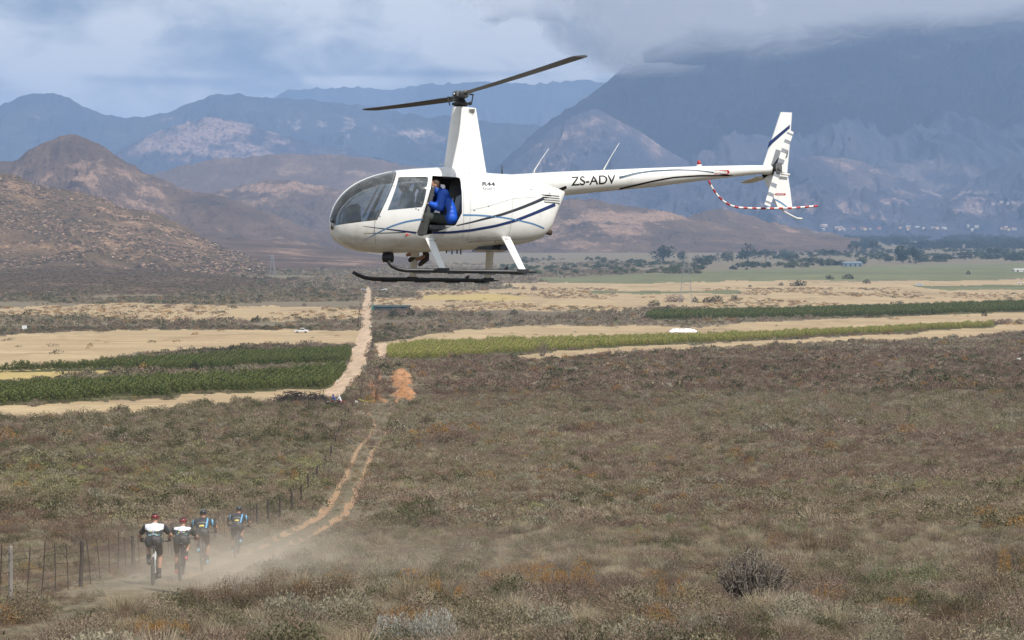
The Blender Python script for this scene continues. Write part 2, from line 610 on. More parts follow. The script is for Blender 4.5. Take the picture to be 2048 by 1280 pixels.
M_stub = ground_mat('stubble_field', [(0.350, 0.257, 0.146), (0.442, 0.333, 0.194), (0.534, 0.414, 0.249), (0.350, 0.261, 0.155)], (0.03, 0.6), 0.15, field_lines)
M_straw = ground_mat('straw_field', [(0.350, 0.270, 0.103), (0.423, 0.324, 0.129), (0.478, 0.378, 0.155), (0.331, 0.243, 0.112)], (0.05, 0.7), 0.15)
M_vsoil = ground_mat('vineyard_soil', [(0.10, 0.10, 0.045), (0.14, 0.125, 0.06), (0.20, 0.15, 0.08), (0.07, 0.085, 0.03)], (0.1, 0.9), 0.2)
M_green = ground_mat('green_field', [(0.12, 0.125, 0.065), (0.155, 0.16, 0.075), (0.21, 0.20, 0.10), (0.10, 0.105, 0.055)], (0.008, 0.05), 0.2, None, (0.3, 1, 1))
def wheel_lines(N, g, c):
    w = N.noise(N.scalevec(g, (0.9, 0.02, 1)), 1.0, 3, .6)
    c = N.mix(N.rng(w, 0.42, 0.58, 0, 0.6), c, (0.34, 0.25, 0.17))
    w2 = N.noise(N.scalevec(g, (0.5, 0.08, 1), (7, 3, 0)), 1.0, 4, .6)
    return N.mix(N.rng(w2, 0.58, 0.70, 0, 0.6), c, (0.19, 0.165, 0.10))


M_road = ground_mat('road_dirt', [(0.42, 0.29, 0.20), (0.52, 0.385, 0.27), (0.60, 0.46, 0.33), (0.43, 0.31, 0.215)], (0.08, 0.9), 0.2, wheel_lines)
M_orange = ground_mat('orange_earth', [(0.30, 0.145, 0.065), (0.40, 0.205, 0.10), (0.50, 0.29, 0.16), (0.22, 0.125, 0.07)], (0.5, 2.2), 0.6)
M_path = ground_mat('path_earth', [(0.30, 0.185, 0.11), (0.38, 0.245, 0.15), (0.42, 0.29, 0.19), (0.23, 0.16, 0.10)], (0.6, 3.0), 0.4)

vrows = np.concatenate([np.arange(1400, 1170, -4.0), np.arange(1170, 830, -2.5), np.arange(830, 600, -1.8), np.arange(600, 459, -1.25)])
drow = d_of_v(vrows)
ucols = np.concatenate([np.arange(-420, -20, 20.0), np.arange(-20, 2070, 2.5), np.arange(2080, 2480, 20.0)])
UU, VV = np.meshgrid(ucols, vrows)
DD = np.repeat(drow[:, None], len(ucols), 1)
XX = (UU - 1024) / FPX / (CP - (VV - 640) / FPX * SP) * DD
ZZ = zg(XX, DD)
# orange spoil heap and trench stand out of the ground
mound = np.exp(-(((UU - 806) / 20) ** 2 + ((VV - 772) / 30) ** 2) ** 1.5) * (0.2 + 0.4 * fbm(XX / 3, DD / 6, 3, 3))
trench = np.exp(-((UU - 748) / 7) ** 2) * ((VV > 738) & (VV < 806)) * 1.6
ZZ = ZZ + mound * 1.1 - trench
rut = (band(UU, VV, RUT_L) | band(UU, VV, RUT_R)) & (VV < 1165)
ZZ = ZZ - rut * 0.10
F = grid_faces(len(vrows), len(ucols))
V3 = np.stack([XX, DD, ZZ], -1).reshape(-1, 3)
uc = UU.reshape(-1)[F].mean(1); vc = VV.reshape(-1)[F].mean(1)
cls = cover(uc, vc)
zone = np.clip(np.interp(VV, [690, 715, 740, 790, 830], [0, .3, 1, .8, 0]) * np.clip((UU - 800) / 300, 0, 1) * (0.6 + 0.6 * fbm(UU / 200, VV / 20, 3, 8))
               + (inpoly(UU, VV, DARKBAND[0]) * 0.5), 0, 1)  # mid-right band: cloud shade put into the veld colour
for k, nm in enumerate(CLASSES):
    sel = F[cls == k]
    if not len(sel): continue
    used, inv = np.unique(sel, return_inverse=True)
    me = np_mesh(nm, V3[used], inv.reshape(sel.shape), True)
    o = link(nm, me, [M_veld, M_road, M_stub, M_straw, M_vsoil, M_green, M_orange, M_path][k])
    o['kind'] = 'structure'
    if k == 0: fattr(me, 'zone', zone.reshape(-1)[used])
# the rest of the ground, behind and beside the view, one coarse sheet a little lower where it passes under the fine one
gx = np.concatenate([-np.geomspace(24000, 20, 40), np.linspace(-15, 15, 7), np.geomspace(20, 24000, 40)])
gy = np.concatenate([-np.geomspace(6000, 8, 20), np.linspace(-4, 12, 5), np.geomspace(15, 26000, 70)])
GX, GY = np.meshgrid(gx, gy)
under = np.interp(np.maximum(GY, 0), [0, 2, 6, 40, 300, 1500, 6000, 26000], [0, 0.0, 0.9, 1.6, 7, 14, 40, 60])
inside = np.abs(GX / np.maximum(GY, 1)) < 0.45
GZ = zbase(np.maximum(GY, 0)) - under * inside - 0.35 * (GY < 0) * 0 + np.where(GY < 0, -GY * 0.06, 0)
outer = link('outer_ground', np_mesh('outer_ground', np.stack([GX, GY, GZ], -1).reshape(-1, 3), grid_faces(len(gy), len(gx)), True), M_veld)
outer['kind'] = 'structure'


# ---- hills and mountains: each a body of its own with front, crest and back
def hill_mat(name, dark, mid, light, patch, pscale, speck, sscale, bump=0.6, patch_lo=0.5, patch_hi=0.62):
    m = bpy.data.materials.new(name); m.use_nodes = True
    N = NT(m.node_tree); b = N.n['Principled BSDF']
    b.inputs['Roughness'].default_value = 1.0; b.inputs['Specular IOR Level'].default_value = 0.05
    g = N.node('ShaderNodeNewGeometry').outputs['Position']
    a = N.noise(g, pscale, 7, 0.6, 0.4)
    c = N.ramp(a, [(0.30, dark), (0.52, mid), (0.72, light)])
    rockm = N.node('ShaderNodeAttribute', attribute_name='rock').outputs['Fac']
    s1 = N.noise(g, sscale, 3, 0.75)
    s2 = N.noise(g, sscale * 0.27, 4, 0.7)
    # pale rock where the rock attribute says so, broken by bush-sized speckle
    pm = N.math('MULTIPLY', N.rng(N.math('ADD', rockm, N.math('MULTIPLY', N.math('ADD', N.math('SUBTRACT', s2, 0.5), N.math('SUBTRACT', a, 0.5)), 2.2)), 0.38, 0.95), N.rng(s1, 0.36, 0.56, 0.15, 1))
    c = N.mix(pm, c, patch)
    c = N.mix(N.rng(s1, 0.54, 0.66, 0, speck), c, tuple(q * 0.45 for q in dark))
    N.l.new(c, b.inputs['Base Color'])
    bp = N.node('ShaderNodeBump'); bp.inputs['Strength'].default_value = bump; bp.inputs['Distance'].default_value = 2.0 / max(sscale, 0.02) * 0.12
    N.l.new(s1, bp.inputs['Height']); N.l.new(bp.outputs[0], b.inputs['Normal'])
    return m


def hill(name, ridge, dr, db, material, nu=500, nt=120, gully=0.10, fine=0.02, rock=None, seed=0, u0=None, u1=None, back=0.5, shape=0.9, gl=None, base_v=None):
    r_ = np.array(ridge, float)
    u0 = r_[0, 0] if u0 is None else u0; u1 = r_[-1, 0] if u1 is None else u1
    us = np.linspace(u0, u1, nu)
    tf = np.linspace(0, 1, nt); tb = np.linspace(0, 1, 14)[1:]
    rv = np.interp(us, r_[:, 0], r_[:, 1])
    kk = np.exp(-0.5 * (np.arange(-6, 7) / 2.4) ** 2); kk /= kk.sum()
    rv = np.convolve(np.pad(rv, 6, mode='edge'), kk, mode='valid')
    rz = (450 - rv) / FPX * dr                                    # crest height
    T, U = np.meshgrid(tf, us, indexing='ij')
    D = db + (dr - db) * T
    X = (U - 1024) / FPX * D
    zb = zbase(np.full_like(us, db)) - 3
    s = T ** shape * (1 - 0.0 * T)
    s = s * (1 - 0.28 * np.sin(np.pi * T))                         # concave foot
    H = (rz - zb)[None, :]
    Z = zb[None, :] + H * s
    L = gl or (dr - db) * 0.22
    wx = X + (fbm(X / L, D / L, 3, seed + 5) - .5) * L
    g = ridged(wx / L, D / (L * 1.8), 5, seed) - 0.62
    env = np.clip(4 * T * (1 - T) * 0.9 + 0.06, 0, 1)
    g2 = ridged(wx / (L * .33) + 7, D / (L * .75), 4, seed + 19) - 0.6
    Z = Z + H * gully * (g + 0.42 * g2) * env * 2.6
    fn = (fbm(X / (L * .09), D / (L * .09), 4, seed + 3, 0.62) - 0.5)
    crest = 0.12 + 0.88 * env
    Z = Z + np.maximum(H, 20) * fine * fn * 2.0 * crest + (ridged(U / 26, T * 3, 4, seed + 8) - .6) * 8.0 * (dr / FPX) * (T > 0.9) * ((T - .9) * 10)
    # back side falls away behind the crest
    Tb, Ub = np.meshgrid(tb, us, indexing='ij')
    Db = dr + (dr - db) * back * Tb
    Xb = (Ub - 1024) / FPX * Db
    Zb = Z[-1][None, :] - (Z[-1] - zb + 20)[None, :] * Tb ** 1.3
    Xa = np.concatenate([X, Xb]); Da = np.concatenate([D, Db]); Za = np.concatenate([Z, Zb])
    me = np_mesh(name, np.stack([Xa, Da, Za], -1).reshape(-1, 3), grid_faces(Xa.shape[0], nu), True)
    if rock is not None:
        pv = to_px(Xa, Da, Za)
        rk = rock(pv[0], pv[1], np.concatenate([T, Tb + 1]))
    else:
        rk = np.zeros_like(Xa)
    fattr(me, 'rock', rk)
    o = link(name, me, material)
    o['kind'] = 'structure'
    return o


def el_(u, v, cu, cv_, su, sv):
    return np.exp(-(((u - cu) / su) ** 2 + ((v - cv_) / sv) ** 2))


MH0 = hill_mat('hillfoot_scrub', (0.070, 0.055, 0.040), (0.10, 0.074, 0.052), (0.14, 0.10, 0.066), (0.24, 0.18, 0.13), 0.006, 0.5, 0.16)
MH1 = hill_mat('rocky_hill', (0.080, 0.061, 0.038), (0.13, 0.091, 0.056), (0.20, 0.128, 0.076), (0.36, 0.235, 0.155), 0.016, 0.75, 0.20, 1.0)
MH2 = hill_mat('brown_hill', (0.068, 0.050, 0.038), (0.11, 0.077, 0.055), (0.17, 0.112, 0.076), (0.31, 0.205, 0.145), 0.010, 0.7, 0.11, 1.0)
MH3 = hill_mat('dull_hill', (0.085, 0.062, 0.05), (0.125, 0.088, 0.068), (0.19, 0.135, 0.095), (0.28, 0.20, 0.14), 0.006, 0.5, 0.07, 0.8)
MM = hill_mat('far_mountain', (0.025, 0.038, 0.06), (0.045, 0.055, 0.075), (0.075, 0.078, 0.092), (0.42, 0.33, 0.30), 0.0022, 0.4, 0.035, 1.0)  # dark bluish colour holds cloud shade and blue air
MM2 = hill_mat('mountain_face', (0.03, 0.038, 0.06), (0.06, 0.062, 0.085), (0.115, 0.092, 0.098), (0.30, 0.22, 0.20), 0.003, 0.5, 0.045, 1.0)  # cloud shade and blue of the air in these tones too

MM3 = hill_mat('mountain_wall', (0.030, 0.038, 0.060), (0.052, 0.056, 0.078), (0.085, 0.078, 0.092), (0.16, 0.135, 0.14), 0.003, 0.4, 0.045, 0.8)  # wall colour likewise darkened and blued for cloud shade and air

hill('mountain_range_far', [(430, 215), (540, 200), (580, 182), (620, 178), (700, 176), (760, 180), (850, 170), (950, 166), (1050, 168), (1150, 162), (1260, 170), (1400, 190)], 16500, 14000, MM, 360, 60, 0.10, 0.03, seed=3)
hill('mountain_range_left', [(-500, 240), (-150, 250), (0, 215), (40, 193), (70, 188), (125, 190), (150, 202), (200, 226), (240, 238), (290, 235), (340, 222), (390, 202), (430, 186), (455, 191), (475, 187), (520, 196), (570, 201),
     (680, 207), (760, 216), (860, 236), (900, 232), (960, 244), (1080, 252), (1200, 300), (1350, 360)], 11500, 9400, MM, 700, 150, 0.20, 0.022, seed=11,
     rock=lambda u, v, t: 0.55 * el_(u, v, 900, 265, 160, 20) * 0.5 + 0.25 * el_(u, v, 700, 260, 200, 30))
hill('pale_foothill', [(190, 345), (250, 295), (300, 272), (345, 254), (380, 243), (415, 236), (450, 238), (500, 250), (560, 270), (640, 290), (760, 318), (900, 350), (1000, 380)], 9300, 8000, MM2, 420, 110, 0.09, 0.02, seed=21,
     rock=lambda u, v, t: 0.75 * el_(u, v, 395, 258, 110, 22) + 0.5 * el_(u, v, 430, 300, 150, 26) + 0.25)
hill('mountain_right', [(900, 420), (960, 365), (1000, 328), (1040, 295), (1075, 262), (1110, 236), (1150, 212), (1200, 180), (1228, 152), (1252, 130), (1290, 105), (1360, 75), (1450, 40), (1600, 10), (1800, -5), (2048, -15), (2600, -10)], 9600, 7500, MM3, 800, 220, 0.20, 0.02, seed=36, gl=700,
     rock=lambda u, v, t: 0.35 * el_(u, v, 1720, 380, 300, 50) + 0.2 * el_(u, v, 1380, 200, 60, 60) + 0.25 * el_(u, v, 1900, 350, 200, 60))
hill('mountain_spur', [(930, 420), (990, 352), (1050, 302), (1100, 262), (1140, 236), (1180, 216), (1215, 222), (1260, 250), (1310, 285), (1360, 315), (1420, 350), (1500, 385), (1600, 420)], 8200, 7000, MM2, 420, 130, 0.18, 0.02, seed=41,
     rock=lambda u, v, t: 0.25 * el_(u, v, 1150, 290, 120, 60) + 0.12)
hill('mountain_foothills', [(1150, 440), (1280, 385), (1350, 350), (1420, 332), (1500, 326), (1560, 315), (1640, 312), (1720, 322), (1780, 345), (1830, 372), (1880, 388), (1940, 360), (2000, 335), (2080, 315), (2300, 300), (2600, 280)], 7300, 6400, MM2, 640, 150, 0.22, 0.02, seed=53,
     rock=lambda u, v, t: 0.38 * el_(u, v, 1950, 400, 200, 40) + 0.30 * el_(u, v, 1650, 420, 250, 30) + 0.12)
hill('long_smooth_hill', [(150, 440), (240, 392), (310, 348), (360, 331), (430, 319), (520, 311), (600, 309), (700, 312), (760, 320), (850, 336), (950, 362), (1050, 395), (1150, 430)], 6800, 5900, MH3, 520, 110, 0.05, 0.008, seed=61,
     rock=lambda u, v, t: 0.45 * el_(u, v, 700, 345, 160, 10) + 0.1 + 0.4 * el_(u, v, 760, 366, 90, 6))
hill('speckled_hill', [(330, 470), (380, 410), (430, 384), (480, 372), (540, 361), (590, 362), (640, 372), (700, 381), (760, 388), (830, 402), (900, 428), (1000, 462), (1090, 490)], 5400, 4850, MH2, 520, 140, 0.14, 0.03, seed=71,
     rock=lambda u, v, t: 0.75 * el_(u, v, 545, 378, 110, 14) + 0.2)
hill('brown_peak_hill', [(-500, 350), (-100, 338), (0, 323), (40, 319), (62, 302), (90, 284), (118, 274), (160, 272), (180, 280), (210, 296), (240, 315), (275, 336), (315, 354), (350, 370), (375, 380), (415, 388), (450, 394), (520, 420), (600, 450), (700, 486), (760, 512), (850, 532)], 4200, 3600, MH2, 700, 170, 0.15, 0.02, seed=83,
     rock=lambda u, v, t: 0.62 * el_(u, v, 175, 350, 75, 36) + 0.75 * el_(u, v, 285, 385, 45, 30) + 0.75 * el_(u, v, 560, 500, 45, 10) + 0.45 * el_(u, v, 620, 490, 80, 14) + 0.12)
hill('rocky_near_hill', [(-500, 330), (-100, 340), (0, 347), (22, 349), (45, 354), (60, 364), (110, 374), (160, 384), (215, 400), (235, 414), (280, 420), (310, 424), (350, 446), (385, 458), (410, 476), (440, 494), (480, 506), (520, 520), (560, 536), (640, 550), (720, 562), (800, 568)], 2650, 1980, MH1, 900, 260, 0.11, 0.035, seed=97, gl=170,
     rock=lambda u, v, t: 0.20 + 0.4 * el_(u, v, 300, 470, 160, 40) + 0.35 * el_(u, v, 40, 360, 60, 20) - 0.25 * el_(u, v, 30, 430, 70, 40) - 0.5 * (u > 520))
hill('hillfoot_left', [(-500, 528), (0, 536), (150, 533), (260, 538), (340, 541), (430, 550), (520, 556), (620, 566), (690, 576), (760, 584), (840, 590)], 1800, 1180, MH0, 620, 110, 0.05, 0.03, seed=101, gl=110,
     rock=lambda u, v, t: 0.15 + 0 * u)
hill('low_slope', [(300, 460), (380, 468), (450, 474), (520, 480), (600, 487), (680, 496), (760, 508), (850, 517), (950, 524), (1050, 532), (1150, 540), (1250, 545)], 3300, 2300, MH2, 480, 110, 0.05, 0.02, seed=131,
     rock=lambda u, v, t: 0.8 * el_(u, v, 690, 525, 60, 6) + 0.6 * el_(u, v, 590, 505, 50, 8) + 0.6 * el_(u, v, 780, 545, 90, 5) + 0.15)
hill('sandy_hill', [(900, 470), (960, 440), (1040, 412), (1120, 400), (1180, 398), (1230, 406), (1290, 418), (1340, 425), (1400, 440), (1480, 455), (1580, 466), (1700, 478)], 4500, 4050, MH2, 460, 120, 0.09, 0.02, seed=111,
     rock=lambda u, v, t: 0.75 * el_(u, v, 1200, 445, 120, 26) + 0.75 * el_(u, v, 1320, 432, 60, 10) + 0.35 * el_(u, v, 1150, 480, 130, 20) + 0.1)
hill('round_hill_right', [(1330, 458), (1375, 436), (1405, 423), (1440, 418), (1470, 422), (1510, 436), (1560, 448), (1640, 464), (1720, 476)], 4900, 4500, MH2, 300, 70, 0.08, 0.02, seed=121,
     rock=lambda u, v, t: 0.28 + 0 * u)

# ---- cloud wrapped round the right mountain's upper part: a closed lumpy body whose thin rims let light through
mcl = bpy.data.materials.new('cloud_vapour'); mcl.use_nodes = True
N = NT(mcl.node_tree); N.n.clear()
gpos = N.node('ShaderNodeNewGeometry').outputs['Position']
tcc = N.node('ShaderNodeTexCoord').outputs['Object']
lw = N.node('ShaderNodeLayerWeight'); lw.inputs['Blend'].default_value = 0.5
face = N.math('SUBTRACT', 1.0, lw.outputs['Facing'])
nz = N.noise(gpos, 0.0022, 6, 0.6, 0.5)
hgt = N.node('ShaderNodeAttribute', attribute_name='up').outputs['Fac']
dens = N.rng(N.math('ADD', hgt, N.math('MULTIPLY', N.math('SUBTRACT', nz, 0.5), 0.30)), -0.02, 0.22, 0.0, 1.0)
alpha = N.math('MULTIPLY', dens, N.rng(face, 0.02, 0.30))
dif = N.node('ShaderNodeBsdfDiffuse'); dif.inputs['Color'].default_value = (0.92, 0.92, 0.93, 1)
trl = N.node('ShaderNodeBsdfTranslucent'); trl.inputs['Color'].default_value = (0.92, 0.92, 0.93, 1)
trn = N.node('ShaderNodeBsdfTransparent')
m1 = N.node('ShaderNodeMixShader'); m1.inputs[0].default_value = 0.5
N.l.new(dif.outputs[0], m1.inputs[1]); N.l.new(trl.outputs[0], m1.inputs[2])
m2 = N.node('ShaderNodeMixShader'); N.l.new(alpha, m2.inputs[0]); N.l.new(trn.outputs[0], m2.inputs[1]); N.l.new(m1.outputs[0], m2.inputs[2])
mo = N.node('ShaderNodeOutputMaterial'); N.l.new(m2.outputs[0], mo.inputs['Surface'])


def cloud_body(name, line, d0, d1, ztop, seed, thick=1.0):
    """line: (u, v) of the cloud base; the body spans depth d0..d1 and rises to ztop"""
    l_ = np.array(line, float)
    nu, nk = 240, 48
    us = np.linspace(l_[0, 0], l_[-1, 0], nu)
    vb = np.interp(us, l_[:, 0], l_[:, 1])
    dc = (d0 + d1) / 2; zb = (450 - vb) / FPX * dc
    endf = np.clip(np.minimum((us - us[0]) / 260, 1), 0, 1) ** 0.5
    A = np.linspace(0, 2 * np.pi, nk, endpoint=False)
    Uu, Aa = np.meshgrid(us, A, indexing='ij')
    zc = ((zb + ztop) / 2)[:, None]; hz = ((ztop - zb) / 2 * endf)[:, None] + 8
    lump = 0.88 + 0.24 * fbm(Uu / 120, np.cos(Aa) * 1.6 + np.sin(Aa) * 1.3 + 5, 3, seed)
    D = dc + np.cos(Aa) * (d1 - d0) / 2 * lump
    Z = zc + np.sin(Aa) * hz * np.where(np.sin(Aa) > 0, 1, lump)
    X = (Uu - 1024) / FPX * D
    i = np.arange((nu - 1) * nk); r_ = i // nk; c_ = i % nk
    Fc = np.stack([r_ * nk + c_, r_ * nk + (c_ + 1) % nk, (r_ + 1) * nk + (c_ + 1) % nk, (r_ + 1) * nk + c_], 1)
    me = np_mesh(name, np.stack([X, D, Z], -1).reshape(-1, 3), Fc, True)
    fattr(me, 'up', (Z - (zc - hz)) / (2 * hz) - (0.9 + .8 * (fbm(Uu / 70, Aa * 2.0, 4, 71) - .5)) * np.clip(1 - (Uu - us[0]) / 330, 0, 1))
    o = link(name, me, mcl)
    tag(o, kind='stuff')
    return o


cloud_body('cloud_bank', [(900, 120), (1050, 148), (1150, 156), (1250, 152), (1400, 138), (1500, 132), (1650, 112), (1800, 96), (2048, 80), (2600, 60)], 7900, 9750, 1235, 5)

# ---- the air: one closed box round everything
mh = bpy.data.materials.new('haze_air'); mh.use_nodes = True
N = NT(mh.node_tree); N.n.clear()
pv_ = N.node('ShaderNodeVolumePrincipled')
pv_.inputs['Color'].default_value = (0.40, 0.60, 0.98, 1)
pv_.inputs["Density"].default_value = 7.8e-5
pv_.inputs['Anisotropy'].default_value = 0.0
mo = N.node('ShaderNodeOutputMaterial'); N.l.new(pv_.outputs[0], mo.inputs['Volume'])
b = MB(); b.box(-25000, 25000, -7000, 27000, -150, 1290)
hz = b.obj('haze', mh); hz['kind'] = 'stuff'

# ================================================================== VEGETATION
def leaf_mat(name, cols, rough=0.85, trans=0.25, var=0.22):
    """foliage: colour differs from plant to plant and from leaf to leaf"""
    m = bpy.data.materials.new(name); m.use_nodes = True
    N = NT(m.node_tree); N.n.clear()
    oi = N.node('ShaderNodeObjectInfo').outputs['Random']
    g = N.node('ShaderNodeNewGeometry')
    c = N.ramp(oi, [(i / max(1, len(cols) - 1), q) for i, q in enumerate(cols)])
    ri = g.outputs['Random Per Island']
    hs = N.node('ShaderNodeHueSaturation')
    N.put(hs.inputs['Value'], N.rng(ri, 0, 1, 1 - var, 1 + var, False))
    N.put(hs.inputs['Color'], c)
    d = N.node('ShaderNodeBsdfDiffuse'); N.l.new(hs.outputs[0], d.inputs['Color'])
    t = N.node('ShaderNodeBsdfTranslucent'); N.l.new(hs.outputs[0], t.inputs['Color'])
    mx = N.node('ShaderNodeMixShader'); mx.inputs[0].default_value = trans
    N.l.new(d.outputs[0], mx.inputs[1]); N.l.new(t.outputs[0], mx.inputs[2])
    o = N.node('ShaderNodeOutputMaterial'); N.l.new(mx.outputs[0], o.inputs['Surface'])
    return m


L_grey = leaf_mat('leaf_grey', [(0.235, 0.174, 0.130), (0.320, 0.249, 0.182), (0.269, 0.188, 0.145), (0.394, 0.310, 0.236)])
L_olive = leaf_mat('leaf_olive', [(0.184, 0.158, 0.097), (0.257, 0.216, 0.132), (0.213, 0.184, 0.124), (0.294, 0.247, 0.166)])
L_yellow = leaf_mat('leaf_yellow', [(0.227, 0.210, 0.106), (0.313, 0.295, 0.149), (0.237, 0.233, 0.149)])
L_orange = leaf_mat('leaf_orange', [(0.275, 0.151, 0.056), (0.367, 0.210, 0.070), (0.248, 0.159, 0.085)])
L_dark = leaf_mat('leaf_dark', [(0.091, 0.093, 0.050), (0.126, 0.123, 0.068), (0.105, 0.098, 0.062)])
L_grass = leaf_mat('leaf_grass', [(0.374, 0.315, 0.233), (0.475, 0.398, 0.283), (0.302, 0.270, 0.182), (0.432, 0.337, 0.226)])
L_dead = leaf_mat('leaf_dead', [(0.166, 0.109, 0.076), (0.215, 0.148, 0.112), (0.184, 0.132, 0.100)])
L_silver = leaf_mat('leaf_silver', [(0.239, 0.217, 0.154), (0.319, 0.287, 0.211), (0.259, 0.241, 0.178)])
T_twig = leaf_mat('twig', [(0.12, 0.09, 0.07), (0.20, 0.165, 0.135)], trans=0.0)
L_vine = leaf_mat('leaf_vine', [(0.115, 0.14, 0.05), (0.155, 0.175, 0.06), (0.145, 0.15, 0.055)], trans=0.35)
L_vinel = leaf_mat('leaf_vine_pale', [(0.30, 0.31, 0.09), (0.36, 0.35, 0.11), (0.36, 0.31, 0.12)], trans=0.35)
L_tree = leaf_mat('leaf_tree', [(0.035, 0.050, 0.024), (0.05, 0.066, 0.030), (0.045, 0.055, 0.03)], trans=0.15)
L_bush = leaf_mat('leaf_bush', [(0.045, 0.055, 0.028), (0.065, 0.075, 0.035)], trans=0.15)
L_treel = leaf_mat('leaf_tree_light', [(0.08, 0.10, 0.04), (0.11, 0.125, 0.05)], trans=0.2)


def dome_pts(r, n, w=0.5, h=0.5, hollow=0.5, lumps=5):
    """random points through a lumpy dome, more of them near its skin"""
    d = r.normal(size=(n, 3)); d /= np.linalg.norm(d, axis=1)[:, None]; d[:, 2] = np.abs(d[:, 2])
    k = r.normal(size=(lumps, 3)); k /= np.linalg.norm(k, axis=1)[:, None]; k[:, 2] = np.abs(k[:, 2])
    bump = (np.maximum(0, d @ k.T) ** 6).max(1)
    rad = (0.62 + 0.42 * bump) * (hollow + (1 - hollow) * r.random(n) ** 0.5)
    p = d * rad[:, None] * np.array([w, w, h])
    return p, d


def leaf_tris(r, p, size, up=0.0, d=None, thin=0.5):
    """a small triangle pair (kite) at every point"""
    n = len(p)
    a = r.normal(size=(n, 3)); a[:, 2] += up
    if d is not None: a += d * 0.8
    a /= np.linalg.norm(a, axis=1)[:, None]
    b = np.cross(a, r.normal(size=(n, 3))); b /= np.linalg.norm(b, axis=1)[:, None]
    s = size * (0.6 + 0.8 * r.random(n))[:, None]
    a = a * s; b = b * s * thin
    v = np.stack([p - a * .5, p + b * .5, p + a * .6, p - b * .5], 1).reshape(-1, 3)
    f = np.arange(4 * n).reshape(-1, 4)
    return v, f


def twigs(r, n, w, h, width, spread=1.0, seg=2):
    """thin bent stems that fan out from the base"""
    vs_, fs = [], []; k = 0
    th = r.random(n) * 2 * np.pi; tilt = (r.random(n) ** 0.7) * spread
    L = (0.55 + 0.55 * r.random(n))
    for i in range(n):
        e = np.array([math.cos(th[i]) * tilt[i] * w, math.sin(th[i]) * tilt[i] * w, h * L[i]])
        b0 = np.array([math.cos(th[i]), math.sin(th[i]), 0]) * w * 0.12 * r.random()
        mid = b0 * .5 + e * 0.5 + r.normal(size=3) * 0.06 * w; mid[2] *= 0.85
        side = np.cross(e, r.normal(size=3)); side /= np.linalg.norm(side) + 1e-9
        pts = [b0, mid, e + b0]; ww = [width, width * .75, width * .35]
        for j in range(3):
            vs_.append(pts[j] - side * ww[j] / 2); vs_.append(pts[j] + side * ww[j] / 2)
        fs += [(k, k + 1, k + 3, k + 2), (k + 2, k + 3, k + 5, k + 4)]; k += 6
    return np.array(vs_), np.array(fs)


PROTO = bpy.data.collections.new('plant_kinds')      # kept out of the scene; the ground cover draws copies of these
PIDX = {}


def proto(key, parts, mats):
    V, Fc, Mi = [], [], []; k = 0
    for (v, f, mi) in parts:
        V.append(v); Fc.append(f + k); Mi.append(np.full(len(f), mi)); k += len(v)
    me = np_mesh(key, np.concatenate(V), np.concatenate(Fc))
    for m in mats: me.materials.append(m)
    me.polygons.foreach_set('material_index', np.concatenate(Mi).astype(np.int32))
    nm = 'k%03d_%s' % (len(PIDX), key)
    o = bpy.data.objects.new(nm, me)
    PROTO.objects.link(o)
    PIDX[key] = len(PIDX)
    return o


KINDS_P = {   # leaf material, width, height, leaf size, twig share, up, thin
    'grey': (L_grey, .50, .42, .026, 1.0, .3, .45), 'olive': (L_olive, .48, .46, .026, .3, .4, .6), 'yellow': (L_yellow, .45, .45, .028, .3, .6, .5),
    'orange': (L_orange, .50, .50, .026, .6, .8, .5), 'dark': (L_dark, .5, .48, .028, .3, .3, .6), 'grass': (L_grass, .38, .40, .02, .0, 0, 0),
    'dead': (L_dead, .5, .44, .025, 1.2, .4, .4), 'silver': (L_silver, .44, .38, .036, .6, .6, .4)}
for kd, (lm, w_, h_, ls, tw, up, th_) in KINDS_P.items():
    for lod, (nl, nt_, k_) in {'hi': (1250, 110, 1.0), 'mid': (260, 26, 2.2), 'far': (70, 5, 4.4)}.items():
        for var_ in range(2 if lod != 'far' else 1):
            r_ = np.random.default_rng(hash_ := (sum(map(ord, kd + lod)) * 7 + var_))
            if kd == 'grass':
                n_ = {'hi': 170, 'mid': 50, 'far': 16}[lod]
                v, f = twigs(r_, n_ * 2, w_ * .75, h_ * .9, 0.006 * k_, 1.0)
                v2, f2 = twigs(r_, n_, w_ * 1.0, h_ * .55, 0.006 * k_, 1.0)
                proto('%s_%s%d' % (kd, lod, var_), [(v, f, 0), (v2, f2, 0)], [lm])
                continue
            p, d = dome_pts(r_, nl, w_, h_, 0.45 if lod == 'hi' else .6, 6)
            v, f = leaf_tris(r_, p, ls * k_, up, d, th_)
            v2, f2 = twigs(r_, max(2, int(nt_ * tw * .6)), w_, h_ * .92, 0.007 * k_)
            proto('%s_%s%d' % (kd, lod, var_), [(v, f, 0), (v2, f2, 1)], [lm, T_twig if kd not in ('silver',) else L_silver])

# vine hedge pieces
for kd, lm in (('vine', L_vine), ('vinel', L_vinel)):
    r_ = np.random.default_rng(5)
    p = r_.random((150, 3)) * [1.5, .8, 1.1] + [-.75, -.4, .55]; p[:, 2] += .25 * np.sin(p[:, 0] * 5)
    v, f = leaf_tris(r_, p, .24, 0, None, .8)
    v2 = np.array([[-.03, 0, 0], [.03, 0, 0], [.03, 0, .8], [-.03, 0, .8], [0, -.03, 0], [0, .03, 0], [0, .03, .8], [0, -.03, .8]]); f2 = np.array([[0, 1, 2, 3], [4, 5, 6, 7]])
    proto(kd, [(v, f, 0), (v2, f2, 1)], [lm, T_twig])
